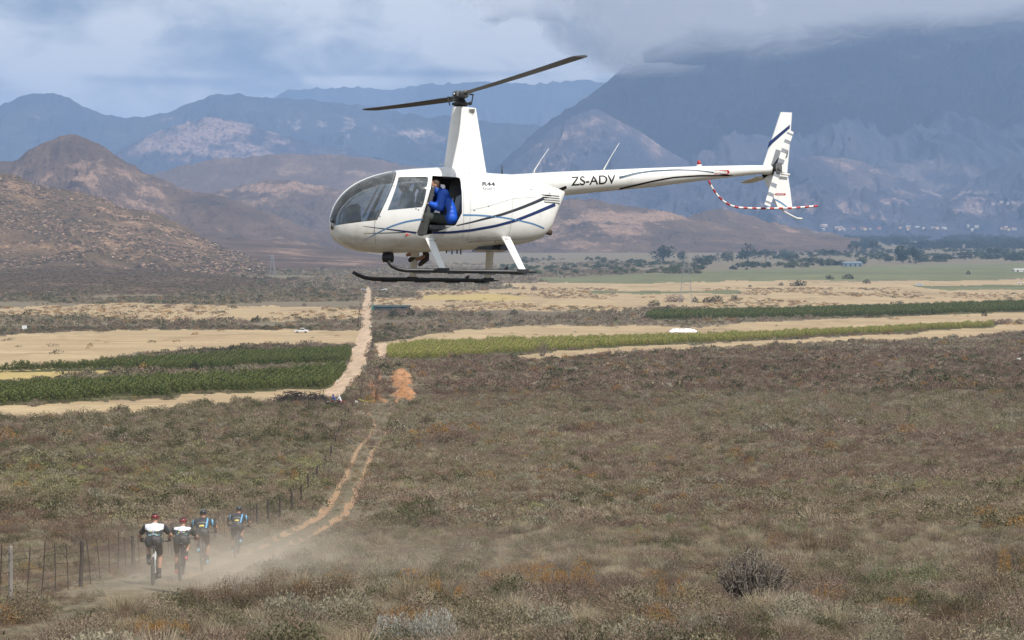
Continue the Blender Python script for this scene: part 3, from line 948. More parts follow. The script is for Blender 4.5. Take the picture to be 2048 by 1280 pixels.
# a rock for the hillsides, and far tree blobs
def rock_proto(key, seed, m):
    r_ = np.random.default_rng(seed)
    bm = bmesh.new(); bmesh.ops.create_icosphere(bm, subdivisions=1, radius=0.5)
    for v in bm.verts: v.co *= 0.75 + 0.5 * r_.random(); v.co.z *= .8
    me = bpy.data.meshes.new(key); bm.to_mesh(me); bm.free(); me.materials.append(m)
    o = bpy.data.objects.new('k%03d_%s' % (len(PIDX), key), me); PROTO.objects.link(o); PIDX[key] = len(PIDX)


M_rock = leaf_mat('rock_pale', [(0.26, 0.175, 0.12), (0.36, 0.26, 0.19), (0.25, 0.16, 0.11), (0.33, 0.26, 0.21)], trans=0, var=.1)
rock_proto('rock_a', 1, M_rock); rock_proto('rock_b', 2, M_rock)


def tree_mesh(seed, w=1.0, h=1.0, n=420, leaf=.085, kind='round', mats=None, trunk=True):
    """crown of unit height as many leaf faces gathered in clumps; the trunk with limbs is returned apart"""
    r_ = np.random.default_rng(seed)
    nc = 14 if kind != 'tall' else 11
    C = []
    for i in range(nc):
        a = r_.random() * 2 * np.pi; q = r_.random() ** .5
        if kind == 'tall': C.append((math.cos(a) * .22 * q, math.sin(a) * .22 * q, .25 + .68 * (i / nc), .17))
        elif kind == 'flat': C.append((math.cos(a) * .55 * q, math.sin(a) * .55 * q, .62 + .22 * r_.random() * (1 - .5 * q), .19))
        else: C.append((math.cos(a) * .40 * q, math.sin(a) * .40 * q, .30 + .55 * r_.random() * (1 - .45 * q), .22))
    C = np.array(C)
    ci = r_.integers(0, nc, n)
    d = r_.normal(size=(n, 3)); d /= np.linalg.norm(d, axis=1)[:, None]
    p = C[ci, :3] + d * (C[ci, 3:] * (0.45 + .6 * r_.random((n, 1))))
    p[:, 2] = np.maximum(p[:, 2], .05)
    v, f = leaf_tris(r_, p, leaf, 0, d * .3, .8)
    b = MB()
    b.tube([(0, 0, 0), (.01, 0, .25), (0, .01, .5)], [.035, .026, .014], 6)
    for i in range(5):
        c = C[i]; b.tube([(0, 0, .2 + .05 * i), (c[0] * .6, c[1] * .6, c[2] * .8), (c[0], c[1], c[2])], [.016, .010, .005], 4)
    return v, f, b


TREES = {}
for kd, lm in (('round', L_tree), ('tall', L_tree), ('flat', L_tree), ('light', L_treel), ('bush', L_bush), ('greybush', L_grey), ('olivebush', L_olive)):
    for s_ in range(3):
        if 'bush' in kd:
            r_ = np.random.default_rng(40 + s_)
            p, d = dome_pts(r_, 420, .5, .95, .5, 7)
            v, f = leaf_tris(r_, p, .085, .2, d, .7)
            b = MB(); 
            for i in range(6):
                a = i * 1.05; b.tube([(0, 0, 0), (.15 * math.cos(a), .15 * math.sin(a), .3), (.3 * math.cos(a), .3 * math.sin(a), .6)], [.02, .014, .006], 4)
        else:
            v, f, b = tree_mesh(11 * s_ + len(kd), kind='round' if kd == 'light' else kd, leaf=.075, n=620)
        me = np_mesh('crown', v, f); me.materials.append(lm)
        tm = b.mesh('trunk'); tm.materials.append(T_twig)
        TREES[kd, s_] = (me, tm)
for kd, s_, key in (('round', 0, 'tree_a'), ('round', 1, 'tree_b'), ('flat', 0, 'tree_c'), ('tall', 0, 'tree_d'), ('light', 0, 'tree_e')):
    o = bpy.data.objects.new('k%03d_%s' % (len(PIDX), key), TREES[kd, s_][0]); PROTO.objects.link(o); PIDX[key] = len(PIDX)


def scatter(name, P, idx, scl, rot, label=None):
    """one object whose points carry plant copies"""
    me = bpy.data.meshes.new(name)
    me.vertices.add(len(P)); me.vertices.foreach_set('co', np.asarray(P, np.float32).ravel())
    a = me.attributes.new('pick', 'INT', 'POINT'); a.data.foreach_set('value', np.asarray(idx, np.int32))
    a = me.attributes.new('scl', 'FLOAT_VECTOR', 'POINT'); a.data.foreach_set('vector', np.asarray(scl, np.float32).ravel())
    a = me.attributes.new('rot', 'FLOAT_VECTOR', 'POINT'); a.data.foreach_set('vector', np.asarray(rot, np.float32).ravel())
    me.update()
    o = link(name, me)
    o['kind'] = 'stuff'
    ng = bpy.data.node_groups.new(name + '_nodes', 'GeometryNodeTree')
    ng.interface.new_socket('Geometry', in_out='INPUT', socket_type='NodeSocketGeometry')
    ng.interface.new_socket('Geometry', in_out='OUTPUT', socket_type='NodeSocketGeometry')
    n = ng.nodes
    gi = n.new('NodeGroupInput'); go = n.new('NodeGroupOutput')
    iop = n.new('GeometryNodeInstanceOnPoints'); ci = n.new('GeometryNodeCollectionInfo')
    ci.inputs['Collection'].default_value = PROTO
    ci.inputs['Separate Children'].default_value = True
    ci.inputs['Reset Children'].default_value = True
    def na(nm, t):
        q = n.new('GeometryNodeInputNamedAttribute'); q.data_type = t; q.inputs[0].default_value = nm; return q.outputs['Attribute']
    L = ng.links.new
    L(gi.outputs[0], iop.inputs['Points']); L(ci.outputs[0], iop.inputs['Instance'])
    iop.inputs['Pick Instance'].default_value = True
    L(na('pick', 'INT'), iop.inputs['Instance Index'])
    L(na('scl', 'FLOAT_VECTOR'), iop.inputs['Scale'])
    L(na('rot', 'FLOAT_VECTOR'), iop.inputs['Rotation'])
    L(iop.outputs[0], go.inputs[0])
    o.modifiers.new('plants', 'NODES').node_group = ng
    return o


def zpts(d0, d1, cell, u0=-420, u1=2500):
    """jittered grid over the ground between two distances, kept inside a wedge a little wider than the view"""
    W_ = (u1 - u0) / FPX * d1
    ny = int((d1 - d0) / cell) + 1; nx = int(W_ / cell) + 1
    gx, gy = np.meshgrid(np.arange(nx), np.arange(ny))
    x = ((gx + rng.random(gx.shape)) * cell + (u0 - 1024) / FPX * d1).ravel()
    y = (d0 + (gy + rng.random(gy.shape)) * cell).ravel()
    lo = (u0 - 1024) / FPX * y; hi = (u1 - 1024) / FPX * y
    k = (x > lo) & (x < hi) & (y < d1)
    x = x[k]; y = y[k]
    u, v = to_px(x, y, zbase(y))
    return x, y, u, v


def pick_kinds(u, v, x, y, lam=1.0):
    """share of each plant kind by zone and patch; returns indices into the names"""
    names = ['grey', 'olive', 'yellow', 'orange', 'dark', 'grass', 'dead', 'silver']
    n = len(u)
    w = np.zeros((n, 8))
    pa = fbm(x / (2.6 * lam), y / (3.8 * lam), 3, 201) * .7 + .3 * fbm(x / 16, y / 30, 3, 211); pb = fbm(x / (2.2 * lam), y / (3.2 * lam), 3, 202) * .75 + .25 * fbm(x / 13, y / 25, 3, 212); pc = fbm(x / (3.5 * lam), y / (5 * lam), 3, 203) * .7 + .3 * fbm(x / 30, y / 50, 3, 213)
    pa = .5 + (pa - .5) * 1.35; pb = .5 + (pb - .5) * 1.35; pc = .5 + (pc - .5) * 1.3
    near = np.clip((v - 980) / 160, 0, 1)
    w[:, 0] = 0.55 + 14 * np.clip(pa - .52, 0, 1)
    w[:, 1] = 0.45 + 16 * np.clip(pb - .52, 0, 1)
    w[:, 2] = 0.03 + 0.35 * (pc > .62) * (near < .9)
    w[:, 3] = 0.04 + 0.7 * (pb > .72) + 0.4 * (pa < .28)
    w[:, 4] = 0.12 + 1.6 * (pc < .38)
    w[:, 5] = 0.22 + .2 * near 
    w[:, 6] = 0.25 + 2.4 * (pa < .38)
    w[:, 7] = 0.12 + 0.6 * (pb < .34)
    zb1 = fbm(u / 210, v / 26, 3, 301); zb2 = fbm(u / 170 + 9, v / 20, 3, 302)
    w[:, 6] *= 0.5 + 5.0 * np.clip(zb1 - .5, 0, 1) * 3; w[:, 5] *= .6 + 6 * np.clip(.5 - zb1, 0, 1) * 3; w[:, 7] *= .6 + 4 * np.clip(zb2 - .5, 0, 1) * 3
    w[:, 4] *= .5 + 5 * np.clip(.46 - zb2, 0, 1) * 3; w[:, 1] *= .7 + 2.5 * np.clip(zb2 - .45, 0, 1) * 3
    right = (u > 700) & (v > 800); w[right, 7] += .15; w[right, 0] *= 1.2; w[right, 4] *= .55
    left = (u < 660) & (v < 1040)
    w[left, 4] += 0.9; w[left, 1] += .8; w[left, 0] *= .6; w[left, 5] *= .5
    yb = left & (v > 890) & (v < 990) & (pb > .44); w[yb, 2] += 4.0
    yr = (u > 1500) & (v > 900) & (v < 990) & (pb > .55); w[yr, 2] += 1.0
    far_l = (u < 700) & (v < 900); w[far_l, 2] *= .2; w[far_l, 3] += .03
    gr = (u > 1150) & (v > 855) & (v < 960) & (fbm(u / 260, v / 40, 3, 60) > .42); w[gr, 0] += 5; w[gr, 6] += 2.5; w[gr, 2] *= .2
    br = (u > 820) & (v > 700) & (v < 790); w[br, 6] += 3.5; w[br, 3] += .10; w[br, 4] += .7; w[br, 5] *= .3; w[br, 7] *= .3; w[br, 1] *= .4
    ol = (u > 760) & (v > 790) & (v < 860); w[ol, 1] += 1.6; w[ol, 7] += .5
    w /= w.sum(1)[:, None]
    c = np.cumsum(w, 1); q = rng.random(n)[:, None]
    return np.minimum((q > c).sum(1), 7), names


def veg(name, d0, d1, cell, lod, smin, smax, thin=None):
    x, y, u, v = zpts(d0, d1, cell)
    c = cover(u, v)
    keep = (c == 0)
    if thin is not None: keep &= thin(x, y, u, v)
    # keep the ruts and the riders' line open
    for rr in (RUT_L, RUT_R):
        q = np.array(sorted(rr, key=lambda t: t[1]))
        cc = np.interp(v, q[:, 1], q[:, 0]); ww = np.interp(v, q[:, 1], q[:, 2])
        keep &= ~((np.abs(u - cc) < np.where(v < 1020, ww * 1.7 + 1, ww * 1.1)) & (v > q[0, 1]) & (rng.random(len(u)) < .93))
    x, y, u, v = x[keep], y[keep], u[keep], v[keep]
    lam = {'hi': .7, 'mid': 1.5, 'far': 4.0}[lod]
    k, names = pick_kinds(u, v, x, y, lam)
    nv = 2 if lod != 'far' else 1
    base = np.array([PIDX['%s_%s0' % (n_, lod)] for n_ in names])
    idx = base[k] + rng.integers(0, nv, len(k))
    big = 0.5 + 0.95 * np.clip(.5 + 1.5 * (fbm(x / (2.4 * lam), y / (3.4 * lam), 3, 222) - .5), 0, 1)
    s = (smin + (smax - smin) * rng.random(len(k)) ** 2.2) * big
    mid = (RUTMID(v) if False else 0)
    sc = np.stack([s * (0.85 + .4 * rng.random(len(k))), s * (0.85 + .4 * rng.random(len(k))), s * (0.75 + .45 * rng.random(len(k)))], 1)
    # plants between and right beside the ruts stay low
    ql = np.array(sorted(RUT_L, key=lambda t: t[1])); qr = np.array(sorted(RUT_R, key=lambda t: t[1]))
    ul = np.interp(v, ql[:, 1], ql[:, 0] - ql[:, 2] * 2.2); ur = np.interp(v, qr[:, 1], qr[:, 0] + qr[:, 2] * 2.2)
    low = (u > ul) & (u < ur) & (v > 808)
    sc[low] *= 0.45
    # the trodden strip along the riders' line (it runs straight away at x = -9 m)
    strip = (np.abs(x + 8.4) < 1.7) & (y < 105) & (y > 43)
    sc[strip] *= 0.42
    sc[(np.abs(x + 8.3 * y / 48) < 2.3) & (y < 50) & (y > 37)] *= 0.5
    sc[(x < -9.4) & (x > -12.6) & (y < 100)] *= 0.62
    sc[(np.abs(x + 8.9) < .8) & (y < 100) & (y > 43)] *= 0.5
    P = np.stack([x, y, zg(x, y) - 0.03], 1)
    rot = np.stack([rng.normal(size=len(k)) * .1, rng.normal(size=len(k)) * .1, rng.random(len(k)) * 6.28], 1)
    scatter(name, P, idx, sc, rot)
    return len(k)


nn = [veg('scrub_near', 22, 85, 0.38, 'hi', .45, 1.25),
      veg('scrub_middle', 85, 190, 0.74, 'mid', .7, 1.8),
      veg('scrub_slope', 190, 345, 1.15, 'mid', .9, 2.6),
      veg('scrub_plain', 345, 760, 2.0, 'far', 1.4, 3.2),
      veg('scrub_distance', 760, 1500, 4.2, 'far', 2.0, 5.0, lambda x, y, u, v: fbm(x / 60, y / 120, 3, 12) > .40),
      veg('scrub_far', 1500, 2900, 8.5, 'far', 3.0, 8.0, lambda x, y, u, v: (fbm(x / 120, y / 240, 3, 13) > .38) & (u < 1250))]


def pale_specks():
    """scattered low bushes on the bare fields"""
    x, y, u, v = zpts(345, 1500, 7.0)
    c = cover(u, v)
    n_ = fbm(x / 40, y / 160, 4, 90)
    keep = (((c == 2) & (v < 650) & (n_ > .50)) | ((c == 2) & (v >= 650) & (rng.random(len(u)) < .05)) | ((c == 3) & (rng.random(len(u)) < .03)))
    x, y, u, v = x[keep], y[keep], u[keep], v[keep]
    n = len(x)
    idx = np.array([PIDX['orange_far0'], PIDX['dead_far0'], PIDX['olive_far0'], PIDX['dark_far0']])[rng.choice(4, n, p=[.4, .3, .2, .1])]
    s = 1.4 + 3.0 * rng.random(n) ** 2
    scatter('low_field_bushes', np.stack([x, y, zg(x, y)], 1), idx, np.stack([s * 1.5, s, s * .7], 1), np.stack([0 * s, 0 * s, rng.random(n) * 6.28], 1))


pale_specks()


def vines(name, polys, kind, spacing, step, h=1.0, dirv=None):
    P = []; Rz = []
    for poly in polys:
        pts = [G(min(max(a, -250), 2300), b) for a, b in poly]
        a0 = min(pts, key=lambda p: p.x); a1 = max(pts, key=lambda p: p.x)
        dv = (a1 - a0); ang = math.atan2(dv.y, dv.x)
        ca, sa = math.cos(ang), math.sin(ang)
        us = [p.x * ca + p.y * sa for p in pts]; vs_ = [-p.x * sa + p.y * ca for p in pts]
        g1, g2 = np.meshgrid(np.arange(min(us), max(us), step), np.arange(min(vs_), max(vs_), spacing))
        g1 = g1.ravel() + rng.random(g1.size) * step * .3; g2 = g2.ravel() + rng.normal(size=g2.size) * .08
        x = g1 * ca - g2 * sa; y = g1 * sa + g2 * ca
        ok = y > 100
        x, y = x[ok], y[ok]
        u, v = to_px(x, y, zbase(y))
        k = (cover(u, v) == 4) & inpoly(u, v, [(q[0] + (0), q[1]) for q in poly]) & (u > -250) & (u < 2300) & (rng.random(len(u)) > .05) & (fbm(x / 9, y / 9, 3, 55) > .30)
        P.append(np.stack([x[k], y[k], zg(x[k], y[k])], 1)); Rz.append(np.full(k.sum(), ang))
    P = np.concatenate(P); Rz = np.concatenate(Rz) + rng.normal(size=len(P)) * .05 + np.pi * (rng.random(len(P)) > .5)
    s = (0.85 + .35 * rng.random(len(P))) * h
    scatter(name, P, np.full(len(P), PIDX[kind]), np.stack([s, s, s * (0.9 + .25 * rng.random(len(P)))], 1), np.stack([0 * Rz, 0 * Rz, Rz], 1))
    return len(P)


nn += [vines('vineyard_left', VINES_DARK, 'vine', 2.4, 1.2), vines('vineyard_right', VINES_LIGHT, 'vinel', 2.6, 1.3), vines('vineyard_far', VINES_FAR, 'vine', 4.0, 1.8, 1.4)]

# rocks and shrubs over the near left hill and its foot, plus far woodland: points taken from the hill meshes
def on_mesh(oname, n, fn, seed):
    me = bpy.data.objects[oname].data
    co = np.empty(len(me.vertices) * 3, np.float32); me.vertices.foreach_get('co', co); co = co.reshape(-1, 3)
    r_ = np.random.default_rng(seed)
    i = r_.integers(0, len(co), n)
    p = co[i] + r_.normal(size=(n, 3)) * [1.2, 1.2, 0]
    u, v = to_px(p[:, 0], p[:, 1], p[:, 2])
    k = (u > -150) & (u < 2200) & fn(u, v, p)
    return p[k], r_


p, r_ = on_mesh('rocky_near_hill', 42000, lambda u, v, p: fbm(p[:, 0] / 60, p[:, 1] / 60 + p[:, 2] / 40, 4, 31) > .40, 3)
n = len(p); isr = r_.random(n) < .42
idx = np.where(isr, PIDX['rock_a'] + (r_.random(n) > .5), np.array([PIDX['dark_far0'], PIDX['dead_far0'], PIDX['dead_far0']])[r_.integers(0, 3, n)])
s = np.where(isr, 1.2 + 3.2 * r_.random(n) ** 3, 2.5 + 4 * r_.random(n) ** 2)
scatter('hillside_rocks_and_shrubs', p, idx, np.stack([s * 1.3, s, s * .8], 1), np.stack([0 * s, 0 * s, r_.random(n) * 6.28], 1))
p, r_ = on_mesh('hillfoot_left', 30000, lambda u, v, p: v > 520, 4)
n = len(p); idx = np.array([PIDX['dark_far0'], PIDX['dead_far0'], PIDX['olive_far0'], PIDX['grey_far0']])[r_.choice(4, n, p=[.30, .66, .0, .04])]
s = 1.3 + 2.2 * r_.random(n) ** 2
scatter('hillfoot_shrubs', p, idx, np.stack([s * 1.3, s, s * .7], 1), np.stack([0 * s, 0 * s, r_.random(n) * 6.28], 1))

# woodland belts on the far right plain
def belt(name, pts, n, kinds, h0, h1, seed):
    """pts: (u, v_lo, v_hi) spans"""
    r_ = np.random.default_rng(seed)
    q = np.array(pts, float)
    u = q[0, 0] + (q[-1, 0] - q[0, 0]) * r_.random(n)
    lo = np.interp(u, q[:, 0], q[:, 1]); hi = np.interp(u, q[:, 0], q[:, 2])
    v = lo + (hi - lo) * r_.random(n)
    k = fbm(u / 60, v / 6, 3, seed) > .42
    u, v = u[k], v[k]; d = d_of_v(v)
    x = (u - 1024) / FPX / (CP - (v - 640) / FPX * SP) * d
    s = h0 + (h1 - h0) * r_.random(len(u)) ** 1.5
    idx = np.array([PIDX[k_] for k_ in kinds])[r_.integers(0, len(kinds), len(u))]
    scatter(name, np.stack([x, d, zg(x, d)], 1), idx, np.stack([s * (1.0 + .6 * r_.random(len(u))), s * 1.2, s], 1), np.stack([0 * s, 0 * s, r_.random(len(u)) * 6.28], 1))


belt('far_woodland', [(1330, 482, 496), (1420, 474, 500), (1700, 472, 500), (2150, 470, 500)], 2700, ['tree_a', 'tree_b', 'tree_c', 'tree_d'], 8, 25, 3)
belt('riverside_bushland', [(1400, 514, 544), (1600, 500, 536), (1800, 500, 528), (2150, 500, 520)], 1500, ['tree_a', 'tree_b', 'tree_e', 'tree_e'], 4, 10, 4)
belt('low_bushland', [(1000, 520, 552), (1150, 516, 550), (1400, 530, 548)], 1500, ['olive_far0', 'dark_far0', 'tree_e', 'dead_far0'], 3, 8, 14)
belt('town_gardens', [(1500, 458, 466), (2150, 456, 466)], 1300, ['tree_a', 'tree_b', 'tree_e'], 8, 22, 5)
print('INSTANCES', nn)

# ================================================================== HELICOPTER
YAW, HPITCH, ROLL = R(17), R(1.2), R(6.3)
F0 = Vector((-math.cos(YAW), -math.sin(YAW), 0)); L0 = Vector((math.sin(YAW), -math.cos(YAW), 0)); U0 = Vector((0, 0, 1))
HF = (F0 * math.cos(HPITCH) + U0 * math.sin(HPITCH)).normalized()
HU_ = HF.cross(L0).normalized()
HL = (L0 * math.cos(ROLL) + HU_ * math.sin(ROLL)).normalized()
HU = HF.cross(HL).normalized()
HR = Matrix((HF, HL, HU)).transposed()                 # columns: forward, left, up
HUBZ = 3.15
HO = at(921, 192, 35.3) - HR @ Vector((0, 0, HUBZ))    # point under the mast at skid level
HM = Matrix.Translation(HO) @ HR.to_4x4()


def pl(u, v, y=0.0):
    """where the line of sight of a pixel meets the helicopter's plane at y to the left of its middle: (x forward, z up)"""
    d = Vector(ray(u, v)); n = HL
    t = (HO + HL * y).dot(n) / d.dot(n)
    q = HR.transposed() @ (d * t - HO)
    return q.x, q.z


H_white = mat('white_paint', (0.80, 0.80, 0.78), 0.22, 0, 0.5, 2.2, 0.02, coat=0.4, dirt=((0.55, 0.52, 0.46), 0.4))
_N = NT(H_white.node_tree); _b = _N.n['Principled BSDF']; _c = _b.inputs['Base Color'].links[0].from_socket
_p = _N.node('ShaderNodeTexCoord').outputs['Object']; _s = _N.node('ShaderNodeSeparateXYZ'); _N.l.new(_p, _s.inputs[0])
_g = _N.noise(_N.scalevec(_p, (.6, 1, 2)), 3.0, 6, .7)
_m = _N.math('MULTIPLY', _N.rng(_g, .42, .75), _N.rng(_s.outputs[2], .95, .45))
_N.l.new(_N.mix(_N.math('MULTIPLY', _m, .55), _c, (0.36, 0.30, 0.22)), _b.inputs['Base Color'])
H_dark = mat('cabin_black', (0.028, 0.028, 0.03), 0.75)
H_seat = mat('seat_vinyl', (0.06, 0.062, 0.066), 0.38, nscale=12, namp=.2)
H_black = mat('black_metal', (0.025, 0.026, 0.028), 0.45, 0.2, nscale=8, namp=.4)
H_grey = mat('grey_metal', (0.17, 0.17, 0.17), 0.4, 0.7, nscale=14, namp=.4)
H_blade = mat('blade_grey', (0.045, 0.047, 0.05), 0.55, nscale=1.2, namp=.25)
H_red = mat('red_paint', (0.42, 0.03, 0.03), 0.4)
H_navy = mat('navy_stripe', (0.018, 0.035, 0.12), 0.45, spec=.25)
H_char = mat('charcoal_stripe', (0.035, 0.042, 0.055), 0.45, spec=.25)
H_sky = mat('sky_blue_stripe', (0.10, 0.23, 0.42), 0.45, spec=.25)
H_slate = mat('slate_stripe', (0.07, 0.11, 0.15), 0.45, spec=.25)
H_ink = mat('black_stripe', (0.010, 0.010, 0.012), 0.5, spec=.2)
H_line = mat('panel_gap', (0.30, 0.30, 0.29), 0.8)
H_fair = mat('white_fairing', (0.76, 0.76, 0.73), 0.35, nscale=3, namp=.04)
H_lens = mat('lens_dark', (0.01, 0.012, 0.015), 0.08)
H_brown = mat('exhaust_brown', (0.10, 0.07, 0.05), 0.6, 0.5)

gm = bpy.data.materials.new('acrylic_glass'); gm.use_nodes = True
N = NT(gm.node_tree); N.n.clear()
tr_ = N.node('ShaderNodeBsdfTransparent'); tr_.inputs['Color'].default_value = (0.80, 0.86, 0.90, 1)
gl_ = N.node('ShaderNodeBsdfGlossy'); gl_.inputs['Roughness'].default_value = 0.06; gl_.inputs['Color'].default_value = (1, 1, 1, 1)
df_ = N.node('ShaderNodeBsdfDiffuse'); df_.inputs['Color'].default_value = (0.45, 0.45, 0.45, 1)
fr_ = N.node('ShaderNodeFresnel'); fr_.inputs['IOR'].default_value = 1.5
m1 = N.node('ShaderNodeMixShader'); N.l.new(N.math('MULTIPLY', fr_.outputs[0], 1.6, clamp=True), m1.inputs[0]); N.l.new(tr_.outputs[0], m1.inputs[1]); N.l.new(gl_.outputs[0], m1.inputs[2])
gd = N.noise(N.node('ShaderNodeTexCoord').outputs['Object'], 5, 6, 0.7)
m2 = N.node('ShaderNodeMixShader'); N.l.new(N.rng(gd, 0.45, 0.8, 0.03, 0.22), m2.inputs[0]); N.l.new(m1.outputs[0], m2.inputs[1]); N.l.new(df_.outputs[0], m2.inputs[2])
mo = N.node('ShaderNodeOutputMaterial'); N.l.new(m2.outputs[0], mo.inputs['Surface'])

heli = bpy.data.objects.new('helicopter', None); COL.objects.link(heli)
heli.matrix_world = HM
tag(heli, 'white four seat helicopter with blue and grey stripes hovering over the scrub', 'helicopter')

# hull outline, traced at the middle plane
top_px = [(658.5, 443), (659.5, 433), (664, 418), (671, 404), (682, 389), (698, 374), (720, 361), (748, 350), (785, 342), (830, 338), (888, 335), (930, 339), (972, 347), (1030, 350), (1080, 352), (1124, 356)]
bot_px = [(658.5, 443), (659.5, 456), (663, 470), (671, 482), (688, 493), (712, 501), (760, 506), (820, 505), (890, 502), (960, 498), (1020, 492), (1052, 486), (1080, 478), (1096, 469), (1107, 440), (1124, 398)]
tp = np.array([pl(*q) for q in top_px]); bp_ = np.array([pl(*q) for q in bot_px])
XN, XR = tp[0, 0], tp[-1, 0]
order = np.argsort(tp[:, 0]); tp = tp[order]
order = np.argsort(bp_[:, 0]); bp_ = bp_[order]
ST = XN - XR
t_ = (1 - np.cos(np.linspace(0, np.pi / 2, 26))) * 0.30
xs = np.concatenate([XN - t_[:20] * ST, np.linspace(XN - t_[20] * ST, XR, 44)])
xs[0] = XN - 0.0006


def sm(arr, x):
    return np.interp(x, arr[:, 0], arr[:, 1])


zt = sm(tp, xs); zb_ = sm(bp_, xs)
for arr in (zt, zb_):
    for _ in range(2):
        a2 = arr.copy(); a2[10:-4] = (arr[9:-5] + 2 * arr[10:-4] + arr[11:-3]) / 4; arr[:] = a2
wk = np.array([(XR, .15), (XR + .25, .24), (XR + .6, .36), (XR + 1.0, .47), (XR + 1.5, .575), (XR + 2.0, .635), (XN - 1.5, .645), (XN - 1.1, .62), (XN - .75, .565), (XN - .45, .475), (XN - .25, .375), (XN - .12, .27), (XN - .05, .18), (XN - .015, .10), (XN, .0)])
wd = np.interp(xs, wk[:, 0], wk[:, 1])
NTH = 56


def hull_mesh(off=0.0):
    vs_, fs = [], []
    for i, x in enumerate(xs):
        zc = (zt[i] + zb_[i]) / 2; hz_ = max((zt[i] - zb_[i]) / 2 - off, .0008); w_ = max(wd[i] - off, .0008)
        for k in range(NTH):
            a = 2 * math.pi * k / NTH
            c, s = math.cos(a), math.sin(a)
            e = 2 / 2.55
            yy = w_ * math.copysign(abs(c) ** e, c)
            # shoulders narrower than the waist
            zz = hz_ * math.copysign(abs(s) ** e, s)
            yy *= 1 - 0.16 * max(0, s) ** 2 - 0.10 * max(0, -s) ** 2
            vs_.append((x - (off if i == 0 else 0), yy, zc + zz))
    n = len(xs)
    for i in range(n - 1):
        for k in range(NTH):
            fs.append((i * NTH + k, i * NTH + (k + 1) % NTH, (i + 1) * NTH + (k + 1) % NTH, (i + 1) * NTH + k))
    fs.append(tuple(range(NTH))); fs.append(tuple((n - 1) * NTH + k for k in range(NTH))[::-1])
    b = MB(); b.add(vs_, fs)
    return b.mesh('hull', True)


hull_closed = hull_mesh()
bmh = bmesh.new(); bmh.from_mesh(hull_closed)
BV = BVHTree.FromBMesh(bmh)


def surf(x, z, side=1, off=0.002, bv=None):
    """point just outside the hull skin at (x, z) on the left (+1) or right side"""
    hit = (bv or BV).ray_cast(Vector((x, 3 * side, z)), Vector((0, -side, 0)))
    if hit[0] is None: return None
    nrm = hit[1]
    if nrm.y * side < 0: nrm = -nrm
    return hit[0] + nrm * off


# openings, traced on the left skin
def ply(pts, y): return [pl(u, v, y) for u, v in pts]


win_front = ply([(775.5, 420.5), (777, 416), (801, 353), (804, 351.5), (857, 351.5), (859.5, 354), (845, 411), (842, 415)], .60)
doorway = ply([(869, 349), (921, 353), (923.5, 356), (923.5, 426), (912, 450), (866, 466.5), (846, 471), (839, 470), (835.5, 464), (838, 455)], .61)
ws = [pl(755.5, 439.5, .60), pl(671.5, 450, .30)]
nose_x = XN
ws_poly = [ws[0], ws[1], (nose_x - .05, ws[1][1] + .02), (nose_x - .012, ws[1][1] + .09), (nose_x + .4, ws[1][1] + .09), (nose_x + .4, 4), pl(797, 300, .45)[0:1] + (4,), pl(796.5, 343.5, .42)]
cut = MB()
for sgn in (1, -1):
    cut.prism(win_front, 'y', sgn * .2, sgn * 1.2)
    cut.prism(doorway, 'y', sgn * .2, sgn * 1.2)
    cut.prism(ws_poly, 'y', sgn * .022, sgn * 1.2)
cut_me = cut.mesh('cut')
cut_o = bpy.data.objects.new('cut', cut_me)


def boolean(me, op, other, thick=None):
    """me (op) other through modifiers, evaluated without operators"""
    o = bpy.data.objects.new('tmp', me); COL.objects.link(o); COL.objects.link(other)
    if thick:
        sd = o.modifiers.new('s', 'SOLIDIFY'); sd.thickness = thick; sd.offset = -1; sd.use_even_offset = False; sd.material_offset = 1
    md = o.modifiers.new('b', 'BOOLEAN'); md.operation = op; md.object = other; md.solver = 'EXACT'
    dg = bpy.context.evaluated_depsgraph_get()
    dg.update()
    out = bpy.data.meshes.new_from_object(o.evaluated_get(dg), depsgraph=dg)
    bpy.data.objects.remove(o); COL.objects.unlink(other)
    return out


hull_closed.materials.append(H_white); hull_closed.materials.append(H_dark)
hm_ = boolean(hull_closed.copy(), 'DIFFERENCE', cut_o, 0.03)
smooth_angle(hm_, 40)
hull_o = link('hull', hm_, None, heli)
gcl = hull_mesh(0.010)
gcl.materials.append(gm)


def glass(name, polys, sgn, y0=.022):
    c = MB()
    for p_ in polys: c.prism(p_, 'y', sgn * y0, sgn * 1.2)
    co = bpy.data.objects.new('cut2', c.mesh('cut2'))
    g = boolean(gcl.copy(), 'INTERSECT', co, 0.004)
    # keep only the outer skin sheet
    bm = bmesh.new(); bm.from_mesh(g)
    smooth_angle(g, 30)
    bm.free()
    return link(name, g, None, heli)


glass('windscreen_pane', [ws_poly], 1); glass('windscreen_pane', [ws_poly], -1)
glass('door_window', [win_front], 1, .2); glass('door_window', [win_front], -1, .2)


